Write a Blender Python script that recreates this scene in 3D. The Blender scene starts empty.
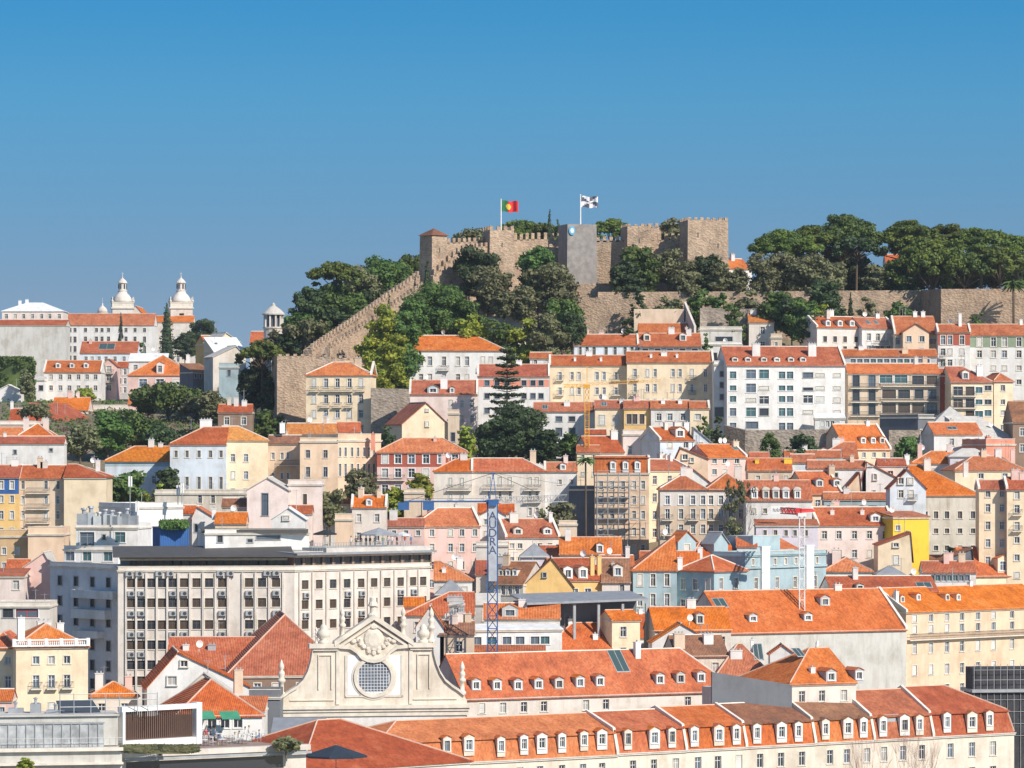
import bpy, math, random
from mathutils import Vector, Matrix

# ------------------------------------------------------------------ camera, sky, sun, exposure
F, CX, HY, CZ = 4000.0, 512.0, 450.0, 80.0      # focal length (px), principal column, horizon row, eye height (m)
scene = bpy.context.scene
COL = scene.collection
cam_d = bpy.data.cameras.new('camera'); cam = bpy.data.objects.new('camera', cam_d); COL.objects.link(cam)
cam.location = (0, 0, CZ); cam.rotation_euler = (math.radians(90), 0, 0)
cam_d.sensor_width = 36.0; cam_d.lens = F / 1024 * 36.0; cam_d.shift_y = (HY - 384) / 1024
cam_d.clip_start = 1.0; cam_d.clip_end = 60000.0
scene.camera = cam
SUN_EL, SUN_AZ = math.radians(37), math.radians(43)      # azimuth: to the right of straight behind the camera
to_sun = Vector((math.sin(SUN_AZ) * math.cos(SUN_EL), -math.cos(SUN_AZ) * math.cos(SUN_EL), math.sin(SUN_EL)))
sun_d = bpy.data.lights.new('sun', 'SUN'); sun = bpy.data.objects.new('sun', sun_d); COL.objects.link(sun)
sun_d.energy = 4.9; sun_d.angle = math.radians(0.5); sun_d.color = (1.0, 0.92, 0.81)
sun.rotation_euler = to_sun.to_track_quat('Z', 'Y').to_euler()
world = bpy.data.worlds.new("World"); scene.world = world; world.use_nodes = True
wn = world.node_tree; wn.nodes.clear()
w_out = wn.nodes.new('ShaderNodeOutputWorld'); w_bg = wn.nodes.new('ShaderNodeBackground')
w_sky = wn.nodes.new('ShaderNodeTexSky'); w_sky.sky_type = 'NISHITA'; w_sky.sun_disc = False
w_sky.sun_elevation = SUN_EL; w_sky.sun_rotation = math.atan2(to_sun.x, to_sun.y)
w_sky.altitude = 100; w_sky.air_density = 1.0; w_sky.dust_density = 0.6; w_sky.ozone_density = 1.2
w_tc = wn.nodes.new('ShaderNodeTexCoord'); w_map = wn.nodes.new('ShaderNodeMapping'); w_nrm = wn.nodes.new('ShaderNodeVectorMath')
w_nrm.operation = 'NORMALIZE'; w_map.inputs['Scale'].default_value = (1, 1, 3.0); w_map.inputs['Location'].default_value = (0, 0, 0.25)
w_hs = wn.nodes.new('ShaderNodeHueSaturation'); w_hs.inputs['Saturation'].default_value = 1.0; w_hs.inputs['Hue'].default_value = 0.5
wn.links.new(w_tc.outputs['Generated'], w_map.inputs['Vector']); wn.links.new(w_map.outputs['Vector'], w_nrm.inputs[0])
wn.links.new(w_nrm.outputs['Vector'], w_sky.inputs['Vector']); wn.links.new(w_sky.outputs['Color'], w_hs.inputs['Color'])
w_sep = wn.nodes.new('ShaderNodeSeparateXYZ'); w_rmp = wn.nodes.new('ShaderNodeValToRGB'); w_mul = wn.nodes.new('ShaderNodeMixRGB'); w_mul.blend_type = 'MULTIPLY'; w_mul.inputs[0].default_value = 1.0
_e = w_rmp.color_ramp.elements                          # clear dry air: paler towards the horizon, azure above; top stop brightened for fill
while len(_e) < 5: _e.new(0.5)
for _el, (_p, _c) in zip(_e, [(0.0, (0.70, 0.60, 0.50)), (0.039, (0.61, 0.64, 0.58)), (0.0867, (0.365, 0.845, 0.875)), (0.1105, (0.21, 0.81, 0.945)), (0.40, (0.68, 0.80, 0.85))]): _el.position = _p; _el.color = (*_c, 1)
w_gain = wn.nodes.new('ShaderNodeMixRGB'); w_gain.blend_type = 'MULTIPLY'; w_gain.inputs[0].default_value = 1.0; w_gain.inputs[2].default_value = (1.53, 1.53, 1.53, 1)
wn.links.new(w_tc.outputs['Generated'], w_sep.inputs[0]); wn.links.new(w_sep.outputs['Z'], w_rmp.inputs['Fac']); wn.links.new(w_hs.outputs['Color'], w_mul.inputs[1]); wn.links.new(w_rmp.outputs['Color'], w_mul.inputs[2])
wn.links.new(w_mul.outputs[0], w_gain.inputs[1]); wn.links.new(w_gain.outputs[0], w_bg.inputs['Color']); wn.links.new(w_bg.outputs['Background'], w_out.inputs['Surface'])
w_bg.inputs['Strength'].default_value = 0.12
vs = scene.view_settings; vs.view_transform = 'Standard'; vs.look = 'None'; vs.gamma = 1.0; vs.exposure = 0.18; vs.use_curve_mapping = False

rnd = random.Random(7)

# ------------------------------------------------------------------ helpers
def P(px, py, Y): return Vector(((px - CX) / F * Y, Y, CZ + (HY - py) / F * Y))
def Zof(py, Y): return CZ + (HY - py) / F * Y
def lerp(a, b, t): return a + (b - a) * t
def interp(tab, x):
    if x <= tab[0][0]: return tab[0][1]
    for (a, va), (b, vb) in zip(tab, tab[1:]):
        if x <= b: return va + (vb - va) * (x - a) / (b - a)
    return tab[-1][1]
DYT = [(230, 955), (310, 915), (350, 872), (400, 820), (450, 768), (500, 718), (560, 674), (620, 640), (690, 590), (735, 560), (770, 520)]
def DY(y): return interp(DYT, y)

class MB:
    def __init__(s): s.v = []; s.f = []; s.m = []
    def face(s, pts, m=0):
        n = len(s.v); s.v.extend(tuple(p) for p in pts); s.f.append(tuple(range(n, n + len(pts)))); s.m.append(m)
    def box(s, x0, x1, y0, y1, z0, z1, m=0):
        n = len(s.v)
        s.v += [(x0,y0,z0),(x1,y0,z0),(x1,y1,z0),(x0,y1,z0),(x0,y0,z1),(x1,y0,z1),(x1,y1,z1),(x0,y1,z1)]
        for q in ((0,3,2,1),(4,5,6,7),(0,1,5,4),(1,2,6,5),(2,3,7,6),(3,0,4,7)):
            s.f.append(tuple(n + i for i in q)); s.m.append(m)
    def prism(s, base, top, m=0):          # two rings of equal length
        n = len(s.v); k = len(base); s.v += [tuple(p) for p in base] + [tuple(p) for p in top]
        s.f.append(tuple(n + i for i in reversed(range(k)))); s.m.append(m)
        s.f.append(tuple(n + k + i for i in range(k))); s.m.append(m)
        for i in range(k):
            j = (i + 1) % k; s.f.append((n + i, n + j, n + k + j, n + k + i)); s.m.append(m)
    def slab(s, pts, t, m=0):              # a sloping slab: polygon pts lifted by t
        s.prism(pts, [(p[0], p[1], p[2] + t) for p in pts], m)
    def tube(s, p, q, r, n=5, m=0, r2=None):
        p = Vector(p); q = Vector(q); d = (q - p)
        if d.length < 1e-6: return
        d.normalize(); a = d.orthogonal().normalized(); b = d.cross(a); r2 = r if r2 is None else r2
        s.prism([p + (a * math.cos(6.2832 * i / n) + b * math.sin(6.2832 * i / n)) * r for i in range(n)],
                [q + (a * math.cos(6.2832 * i / n) + b * math.sin(6.2832 * i / n)) * r2 for i in range(n)], m)
    def lathe(s, c, prof, n=12, m=0):      # prof: (radius, z)
        base = len(s.v); cx, cy, cz = c
        for r, z in prof:
            for i in range(n):
                a = 6.2832 * i / n; s.v.append((cx + r * math.cos(a), cy + r * math.sin(a), cz + z))
        for k in range(len(prof) - 1):
            for i in range(n):
                j = (i + 1) % n
                s.f.append((base + k*n + i, base + k*n + j, base + (k+1)*n + j, base + (k+1)*n + i)); s.m.append(m)
        s.f.append(tuple(base + i for i in reversed(range(n)))); s.m.append(m)
        k = len(prof) - 1; s.f.append(tuple(base + k*n + i for i in range(n))); s.m.append(m)
    def mesh(s, name, mats, smooth=False):
        me = bpy.data.meshes.new(name); me.from_pydata(s.v, [], s.f)
        for mt in (mats if isinstance(mats, (list, tuple)) else [mats]): me.materials.append(mt)
        me.polygons.foreach_set('material_index', s.m)
        if smooth: me.polygons.foreach_set('use_smooth', [True] * len(s.f))
        me.update(); return me
    def build(s, name, mats, parent=None, M=None, smooth=False):
        return ob(name, s.mesh(name, mats, smooth), parent, M)

def ob(name, data, parent=None, M=None):
    o = bpy.data.objects.new(name, data); COL.objects.link(o)
    if parent is not None: o.parent = parent
    if M is not None: o.matrix_basis = M
    return o
def tag(o, label, cat, group=None, kind=None):
    if label: o['label'] = label
    if cat: o['category'] = cat
    if group: o['group'] = group
    if kind: o['kind'] = kind
    return o
def thing(name, label, cat, loc, rz=0.0, group=None):
    o = ob(name, None, None, Matrix.Translation(loc) @ Matrix.Rotation(rz, 4, 'Z'))
    return tag(o, label, cat, group)
def TR(x, y, z, rz=0.0): return Matrix.Translation((x, y, z)) @ Matrix.Rotation(rz, 4, 'Z')

# ------------------------------------------------------------------ materials
def new_mat(name):
    m = bpy.data.materials.new(name); m.use_nodes = True; nt = m.node_tree
    return m, nt, nt.nodes['Principled BSDF']
def nd(nt, t, **kw):
    n = nt.nodes.new(t)
    for k, v in kw.items(): setattr(n, k, v)
    return n
def coords(nt, scale=(1, 1, 1), rnd_off=True):
    tc = nd(nt, 'ShaderNodeTexCoord'); mp = nd(nt, 'ShaderNodeMapping'); mp.inputs['Scale'].default_value = scale
    nt.links.new(tc.outputs['Object'], mp.inputs['Vector'])
    if rnd_off:
        oi = nd(nt, 'ShaderNodeObjectInfo'); ml = nd(nt, 'ShaderNodeMath', operation='MULTIPLY'); ml.inputs[1].default_value = 91.0
        nt.links.new(oi.outputs['Random'], ml.inputs[0]); cb = nd(nt, 'ShaderNodeCombineXYZ')
        for k in range(3): nt.links.new(ml.outputs[0], cb.inputs[k])
        nt.links.new(cb.outputs[0], mp.inputs['Location'])
    return mp.outputs['Vector']
def noise(nt, vec, scale, detail=4, rough=0.6):
    n = nd(nt, 'ShaderNodeTexNoise'); n.inputs['Scale'].default_value = scale; n.inputs['Detail'].default_value = detail
    n.inputs['Roughness'].default_value = rough; nt.links.new(vec, n.inputs['Vector']); return n.outputs['Fac']
def ramp(nt, fac, stops):
    r = nd(nt, 'ShaderNodeValToRGB'); e = r.color_ramp.elements
    while len(e) < len(stops): e.new(0.5)
    for el, (p, c) in zip(e, stops): el.position = p; el.color = (c[0], c[1], c[2], 1)
    nt.links.new(fac, r.inputs['Fac']); return r.outputs['Color']
def mix(nt, fac, a, b, mode='MIX'):
    n = nd(nt, 'ShaderNodeMixRGB', blend_type=mode)
    for sock, val in ((n.inputs[0], fac), (n.inputs[1], a), (n.inputs[2], b)):
        if hasattr(val, 'is_linked'): nt.links.new(val, sock)
        elif isinstance(val, (int, float)): sock.default_value = val
        else: sock.default_value = (val[0], val[1], val[2], 1)
    return n.outputs[0]
def bump(nt, bsdf, h, strength=0.4, dist=0.1):
    b = nd(nt, 'ShaderNodeBump'); b.inputs['Strength'].default_value = strength; b.inputs['Distance'].default_value = dist
    nt.links.new(h, b.inputs['Height']); nt.links.new(b.outputs['Normal'], bsdf.inputs['Normal'])
def jitter(nt, col, amt=0.16):          # a slightly different tone for each object
    oi = nd(nt, 'ShaderNodeObjectInfo'); mr = nd(nt, 'ShaderNodeMapRange')
    mr.inputs['To Min'].default_value = 1 - amt; mr.inputs['To Max'].default_value = 1 + amt * 0.6
    nt.links.new(oi.outputs['Random'], mr.inputs['Value'])
    cb = nd(nt, 'ShaderNodeCombineXYZ')
    for k in range(3): nt.links.new(mr.outputs[0], cb.inputs[k])
    n = nd(nt, 'ShaderNodeMixRGB', blend_type='MULTIPLY'); n.inputs[0].default_value = 1
    nt.links.new(col, n.inputs[1]); nt.links.new(cb.outputs[0], n.inputs[2]); return n.outputs[0]

def plaster(name, rgb, dirt=0.35, rough=0.85):
    m, nt, b = new_mat(name); v = coords(nt); vz = coords(nt, (1, 1, 0.16))
    d = tuple(c * k for c, k in zip(rgb, (0.66, 0.62, 0.58)))
    f = ramp(nt, noise(nt, vz, 0.9, 6, 0.68), [(0.46, (0, 0, 0)), (0.72, (1, 1, 1))])
    n = nd(nt, 'ShaderNodeMath', operation='MULTIPLY'); n.inputs[1].default_value = min(0.95, dirt * 1.35); nt.links.new(f, n.inputs[0])
    c = mix(nt, n.outputs[0], rgb, d)
    f2 = ramp(nt, noise(nt, v, 0.30, 5, 0.65), [(0.34, (0.82, 0.80, 0.77)), (0.52, (1, 1, 1)), (0.68, (1.05, 1.05, 1.05))])
    c = mix(nt, 1.0, c, f2, 'MULTIPLY')
    nt.links.new(jitter(nt, c, 0.06), b.inputs['Base Color']); b.inputs['Roughness'].default_value = rough
    bump(nt, b, noise(nt, v, 6.0, 4), 0.15, 0.05)
    return m
def tiles(name, a, bb, c, bias=0.5):
    m, nt, b = new_mat(name); v = coords(nt)
    f = noise(nt, v, 0.35, 6, 0.7)
    col = ramp(nt, f, [(0.30, a), (0.30 + 0.4 * bias, bb), (0.74, c)])
    # single tiles of other firings
    vo = nd(nt, 'ShaderNodeTexVoronoi'); vo.inputs['Scale'].default_value = 1.0
    nt.links.new(coords(nt, (4.0, 2.4, 2.4)), vo.inputs['Vector'])
    sep = nd(nt, 'ShaderNodeSeparateColor'); nt.links.new(vo.outputs['Color'], sep.inputs[0])
    t = ramp(nt, sep.outputs[0], [(0.0, (0.72, 0.68, 0.66)), (0.5, (1, 1, 1)), (1.0, (1.2, 1.24, 1.28))])
    col = mix(nt, 0.75, col, t, 'MULTIPLY')
    st = ramp(nt, noise(nt, coords(nt, (1.6, 0.25, 0.25)), 0.8, 5, 0.7), [(0.5, (1, 1, 1)), (0.78, (0.55, 0.52, 0.5))])
    col = mix(nt, 0.55, col, st, 'MULTIPLY')
    fd = ramp(nt, noise(nt, coords(nt, (0.5, 0.5, 0.5)), 0.16, 4, 0.6), [(0.42, (1, 1, 1)), (0.66, (0.84, 0.86, 0.88))])
    col = mix(nt, 0.4, col, fd, 'MULTIPLY')
    oi = nd(nt, 'ShaderNodeObjectInfo'); hs = nd(nt, 'ShaderNodeHueSaturation'); mr = nd(nt, 'ShaderNodeMapRange'); mr.inputs['To Min'].default_value = 0.501; mr.inputs['To Max'].default_value = 0.514
    m2 = nd(nt, 'ShaderNodeMath', operation='FRACT'); m3 = nd(nt, 'ShaderNodeMath', operation='MULTIPLY'); m3.inputs[1].default_value = 17.3; nt.links.new(oi.outputs['Random'], m3.inputs[0]); nt.links.new(m3.outputs[0], m2.inputs[0])
    m4 = nd(nt, 'ShaderNodeMapRange'); m4.inputs['To Min'].default_value = 0.94; m4.inputs['To Max'].default_value = 1.07; nt.links.new(m2.outputs[0], m4.inputs['Value']); nt.links.new(m4.outputs[0], hs.inputs['Saturation'])
    nt.links.new(oi.outputs['Random'], mr.inputs['Value']); nt.links.new(mr.outputs[0], hs.inputs['Hue']); nt.links.new(col, hs.inputs['Color'])
    nt.links.new(jitter(nt, hs.outputs[0], 0.14), b.inputs['Base Color']); b.inputs['Roughness'].default_value = 0.82
    wv = nd(nt, 'ShaderNodeTexWave', wave_type='BANDS', bands_direction='X'); wv.inputs['Scale'].default_value = 1.25
    wv.inputs['Distortion'].default_value = 0.4
    nt.links.new(coords(nt, (1, 1, 1), False), wv.inputs['Vector'])
    bump(nt, b, wv.outputs['Fac'], 0.55, 0.12)
    return m
def plain(name, rgb, rough=0.6, metal=0.0, var=0.12):
    m, nt, b = new_mat(name); v = coords(nt)
    lo = tuple(c * (1 - var) for c in rgb); hi = tuple(min(1, c * (1 + var)) for c in rgb)
    nt.links.new(ramp(nt, noise(nt, v, 0.8, 4), [(0.35, lo), (0.65, hi)]), b.inputs['Base Color'])
    b.inputs['Roughness'].default_value = rough; b.inputs['Metallic'].default_value = metal
    return m
def stone(name, rgb, scale=1.0, contrast=1.0):
    m, nt, b = new_mat(name); v = coords(nt)
    lo = tuple(c * 0.66 for c in rgb); hi = tuple(min(1, c * 1.2) for c in rgb)
    c1 = ramp(nt, noise(nt, v, 0.22, 8, 0.72), [(0.32, lo), (0.5, rgb), (0.7, hi)])
    br = nd(nt, 'ShaderNodeTexVoronoi'); br.inputs['Scale'].default_value = 1.0
    nt.links.new(coords(nt, (1.3 * scale, 1.3 * scale, 2.1 * scale)), br.inputs['Vector'])
    sep = nd(nt, 'ShaderNodeSeparateColor'); nt.links.new(br.outputs['Color'], sep.inputs[0])
    c2 = ramp(nt, sep.outputs[0], [(0, (0.72, 0.7, 0.68)), (0.5, (1, 1, 1)), (1, (1.18, 1.17, 1.14))])
    c = mix(nt, 0.8 * contrast, c1, c2, 'MULTIPLY')
    st = ramp(nt, noise(nt, coords(nt, (1, 1, 0.12)), 0.7, 6, 0.7), [(0.5, (1, 1, 1)), (0.75, (0.5, 0.47, 0.43))])
    c = mix(nt, 0.6, c, st, 'MULTIPLY')
    nt.links.new(jitter(nt, c, 0.08), b.inputs['Base Color']); b.inputs['Roughness'].default_value = 0.92
    bump(nt, b, br.outputs['Distance'], 0.5, 0.25)
    return m
def leaf(name, dark, mid, light):
    m, nt, b = new_mat(name); v = coords(nt)
    c = ramp(nt, noise(nt, v, 5.0, 3), [(0.3, dark), (0.5, mid), (0.72, light)])
    oi = nd(nt, 'ShaderNodeObjectInfo'); hs = nd(nt, 'ShaderNodeHueSaturation'); mr = nd(nt, 'ShaderNodeMapRange')
    mr.inputs['To Min'].default_value = 0.475; mr.inputs['To Max'].default_value = 0.515
    nt.links.new(oi.outputs['Random'], mr.inputs['Value']); nt.links.new(mr.outputs[0], hs.inputs['Hue'])
    nt.links.new(jitter(nt, c, 0.25), hs.inputs['Color']); nt.links.new(hs.outputs[0], b.inputs['Base Color'])
    b.inputs['Roughness'].default_value = 0.7
    tr = nd(nt, 'ShaderNodeBsdfTranslucent'); nt.links.new(hs.outputs[0], tr.inputs['Color'])
    ms = nd(nt, 'ShaderNodeMixShader'); ms.inputs[0].default_value = 0.30
    out = nt.nodes['Material Output']
    nt.links.new(b.outputs[0], ms.inputs[1]); nt.links.new(tr.outputs[0], ms.inputs[2]); nt.links.new(ms.outputs[0], out.inputs['Surface'])
    return m
def glass(name, rgb, rough=0.12):
    m, nt, b = new_mat(name); b.inputs['Base Color'].default_value = (*rgb, 1); b.inputs['Roughness'].default_value = rough
    b.inputs['Specular IOR Level'].default_value = 0.6
    return m

WALL = {k: plaster('plaster_' + n, c, d) for k, (n, c, d) in {
    'W': ('white', (0.73, 0.71, 0.69), 0.32), 'O': ('offwhite', (0.68, 0.62, 0.56), 0.35), 'C': ('cream', (0.80, 0.655, 0.465), 0.25), 'F': ('warm_white', (0.72, 0.64, 0.54), 0.35),
    'Y': ('ochre', (0.80, 0.52, 0.20), 0.25), 'YB': ('bright_yellow', (0.80, 0.52, 0.05), 0.12), 'K': ('pink', (0.74, 0.51, 0.455), 0.25),
    'P': ('pale_pink', (0.78, 0.66, 0.61), 0.3), 'B': ('pale_blue', (0.37, 0.48, 0.52), 0.3), 'G': ('grey', (0.46, 0.46, 0.47), 0.3),
    'N': ('beige', (0.66, 0.52, 0.39), 0.35), 'S': ('weathered', (0.62, 0.57, 0.49), 0.8), 'L': ('lilac', (0.66, 0.60, 0.66), 0.25),
    'R': ('red', (0.42, 0.10, 0.06), 0.2), 'T': ('salmon', (0.72, 0.28, 0.19), 0.2), 'GN': ('green', (0.26, 0.32, 0.22), 0.2),
    'BB': ('blue', (0.03, 0.12, 0.36), 0.2), 'BW': ('bluewhite', (0.66, 0.71, 0.77), 0.3), 'A': ('peach', (0.76, 0.56, 0.40), 0.3),
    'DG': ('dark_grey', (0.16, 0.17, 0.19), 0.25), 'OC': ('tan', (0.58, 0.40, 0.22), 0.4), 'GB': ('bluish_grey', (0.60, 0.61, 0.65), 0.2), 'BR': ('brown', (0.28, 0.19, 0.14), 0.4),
    'CW': ('concrete', (0.58, 0.56, 0.52), 0.5)}.items()}
TILE = {'o': tiles('tiles_orange', (0.40, 0.082, 0.025), (0.58, 0.122, 0.034), (0.66, 0.20, 0.08)),
        'r': tiles('tiles_red', (0.29, 0.066, 0.032), (0.44, 0.098, 0.044), (0.54, 0.17, 0.09)),
        'b': tiles('tiles_weathered', (0.15, 0.075, 0.048), (0.27, 0.105, 0.06), (0.38, 0.16, 0.09)),
        'y': tiles('tiles_lichen', (0.46, 0.13, 0.03), (0.62, 0.20, 0.04), (0.46, 0.11, 0.03)),
        'g': plain('roof_zinc', (0.30, 0.31, 0.33), 0.5, 0.2), 'w': plain('roof_white', (0.72, 0.72, 0.71), 0.7),
        'd': plain('roof_dark', (0.075, 0.07, 0.068), 0.7), 'p': plain('roof_pale', (0.52, 0.49, 0.45), 0.8)}
M_STONE = plain('limestone_trim', (0.66, 0.60, 0.51), 0.8)
M_WHITE = plain('white_paint', (0.78, 0.77, 0.75), 0.5, 0, 0.04)
M_MORTAR = plain('mortar', (0.60, 0.40, 0.30), 0.9)
M_PALE = plain('pale_render', (0.70, 0.64, 0.56), 0.9)
M_IRON = plain('dark_iron', (0.05, 0.052, 0.055), 0.5)
M_STEEL = plain('galvanised_steel', (0.45, 0.46, 0.47), 0.45, 0.5)
M_BARK = plain('bark', (0.11, 0.075, 0.05), 0.9, 0, 0.3)
M_GREENP = plain('green_paint', (0.05, 0.16, 0.10), 0.6)
M_BROWNP = plain('brown_paint', (0.13, 0.075, 0.055), 0.6)
M_DKSASH = plain('dark_sash', (0.09, 0.078, 0.07), 0.6)
M_REDP = plain('red_paint', (0.55, 0.03, 0.03), 0.5)
M_BLUEP = plain('blue_paint', (0.035, 0.11, 0.28), 0.5)
M_YELLP = plain('yellow_paint', (0.72, 0.36, 0.04), 0.5)
M_GREYP = plain('grey_paint', (0.33, 0.34, 0.35), 0.6)
M_BLACK = plain('black_cloth', (0.02, 0.022, 0.026), 0.9)
M_CLOTH = plain('pale_cloth', (0.60, 0.60, 0.60), 0.9)
GLASS = [glass('glass_dark', (0.035, 0.04, 0.05)), glass('glass_blue', (0.10, 0.13, 0.17)), glass('glass_curtain', (0.36, 0.35, 0.33), 0.5),
         glass('glass_brown', (0.08, 0.055, 0.04)), glass('glass_teal', (0.05, 0.12, 0.13))]
# window styles: (surround, sash, panes to pick from)
STY = {'w': (M_STONE, M_WHITE, [0, 0, 0, 1, 1, 2]), 'W': (M_WHITE, M_WHITE, [0, 0, 1, 2]), 'd': (M_STONE, M_GREYP, [0, 0, 3]),
       'D': (M_GREYP, M_IRON, [0, 0, 1]), 'b': (M_STONE, M_DKSASH, [0, 3, 3]), 'g': (M_STONE, M_GREENP, [0, 0, 1]), 't': (M_WHITE, M_GREYP, [4, 4, 1]),
       'k': (M_DKSASH, M_DKSASH, [0, 3, 3]), 's': (M_STONE, M_WHITE, 'S'), 'r': (M_WHITE, M_REDP, [0, 1])}
M_SHUT = plain('closed_shutter', (0.62, 0.60, 0.56), 0.7)
# ------------------------------------------------------------------ terrain
TY = [50, 300, 560, 590, 640, 670, 720, 770, 820, 870, 905, 925, 940, 960, 990, 1050, 1200, 1500, 1650, 2500, 6000, 30000]
TC = {'c': [60, 12, 12, 14, 20, 32, 57, 67, 76, 86, 97, 106, 112, 115, 116, 105, 80, 70, 60, 40, 20, 0],
      'm': [60, 12, 12, 14, 22, 38, 55, 65, 73, 84, 94, 101, 105, 108, 107, 104, 92, 80, 70, 40, 20, 0],
      'l': [60, 12, 12, 14, 22, 36, 52, 63, 71, 79, 83, 85, 86, 87, 89, 92, 96, 104, 104, 40, 20, 0]}
TX = [(-3000, 'l'), (235, 'l'), (305, 'm'), (430, 'c'), (9000, 'c')]
def zterr(px, Y):
    v = [interp(list(zip(TY, TC[k])), Y) for _, k in TX]
    return interp([(x, z) for (x, _), z in zip(TX, v)], px)
def zter(X, Y): return zterr(X / Y * F + CX, Y)
def GY(px, py):              # depth at which the ground shows at this picture row
    best = None
    for Y in range(540, 1010, 3):
        if HY - F * (zterr(px, Y) - CZ) / Y <= py: return float(Y)
    return 985.0

# ------------------------------------------------------------------ windows (shared meshes)
WM = {}
def win_mesh(w, h, st, arch=False):
    k = (w, h, st, arch)
    if k not in WM:
        sur, sash, _ = STY[st]; mb = MB(); hw = w / 2; s = 0.15
        mb.box(-hw - s, -hw, -0.05, 0.22, 0, h, 0); mb.box(hw, hw + s, -0.05, 0.22, 0, h, 0)
        mb.box(-hw - s, hw + s, -0.05, 0.22, h, h + s, 0); mb.box(-hw - s - 0.05, hw + s + 0.05, -0.12, 0.22, -0.13, 0, 0)
        b = 0.08
        mb.box(-hw, -hw + b, 0.15, 0.21, 0, h, 1); mb.box(hw - b, hw, 0.15, 0.21, 0, h, 1)
        mb.box(-hw + b, hw - b, 0.15, 0.21, 0, b, 1); mb.box(-hw + b, hw - b, 0.15, 0.21, h - b, h, 1)
        mb.box(-b / 2, b / 2, 0.155, 0.205, b, h - b, 1)
        if h > 1.3: mb.box(-hw + b, hw - b, 0.157, 0.203, h * 0.66, h * 0.66 + b * 0.8, 1)
        fm = mb.mesh('window', [sur, sash]); ps = []
        p = MB(); p.face([(-hw, 0.18, 0), (hw, 0.18, 0), (hw, 0.18, h), (-hw, 0.18, h)], 0)
        ps = [p.mesh('pane', GLASS[i]) for i in range(5)]
        q = MB(); q.box(-hw + b, hw - b, 0.05, 0.14, b, h - b, 0)
        for i in range(1, 6): q.box(-hw + b, hw - b, 0.03, 0.05, h * i / 6.0, h * i / 6.0 + 0.05, 0)
        WM[k] = (fm, ps, q.mesh('shutter', M_SHUT))
    return WM[k]
def add_window(root, M, w, h, st):
    fm, ps, sh = win_mesh(w, h, st)
    f = ob('window', fm, root, M); pick = STY[st][2]
    if pick == 'S' or (st in 'wW' and rnd.random() < 0.14): ob('shutter', sh, f)
    ob('pane', ps[rnd.choice([0, 1] if pick == 'S' else pick)], f)
    return f
def holes_wall(mb, mp, W, z0, z1, holes, mat=0, rev=1, depth=0.24, bands=()):
    """vertical wall with real openings; mp(s, z, d) -> local point"""
    xs = sorted({0.0, W, *[h[0] for h in holes], *[h[1] for h in holes]}); zs = sorted({z0, z1, *[h[2] for h in holes], *[h[3] for h in holes], *[z for b in bands for z in b[:2] if z0 < z < z1]})
    mt = lambda z: next((b[2] for b in bands if b[0] < z < b[1]), mat)
    for a, b in zip(xs, xs[1:]):
        if b - a < 1e-4: continue
        run = None
        for c, d in zip(zs, zs[1:]):
            mx, mz = (a + b) / 2, (c + d) / 2
            inside = any(h[0] < mx < h[1] and h[2] < mz < h[3] for h in holes)
            if inside:
                if run: mb.face([mp(a, run[0], 0), mp(b, run[0], 0), mp(b, run[1], 0), mp(a, run[1], 0)], run[2]); run = None
            elif run and run[2] == mt(mz): run = (run[0], d, run[2])
            else:
                if run: mb.face([mp(a, run[0], 0), mp(b, run[0], 0), mp(b, run[1], 0), mp(a, run[1], 0)], run[2])
                run = (c, d, mt(mz))
        if run: mb.face([mp(a, run[0], 0), mp(b, run[0], 0), mp(b, run[1], 0), mp(a, run[1], 0)], run[2])
    for x0, x1, za, zb in holes:
        for A, B in (((x0, za), (x0, zb)), ((x0, zb), (x1, zb)), ((x1, zb), (x1, za)), ((x1, za), (x0, za))):
            mb.face([mp(A[0], A[1], 0), mp(B[0], B[1], 0), mp(B[0], B[1], depth), mp(A[0], A[1], depth)], rev)
def clean(holes, W, z0, z1):
    out = []
    for h in holes:
        if h[0] < 0.2 or h[1] > W - 0.2 or h[2] < z0 + 0.1 or h[3] > z1 - 0.12: continue
        if any(h[0] < o[1] + 0.1 and o[0] < h[1] + 0.1 and h[2] < o[3] + 0.1 and o[2] < h[3] + 0.1 for o in out): continue
        out.append(h)
    return out
def q(v, s=0.1): return max(s, round(v / s) * s)

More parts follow.
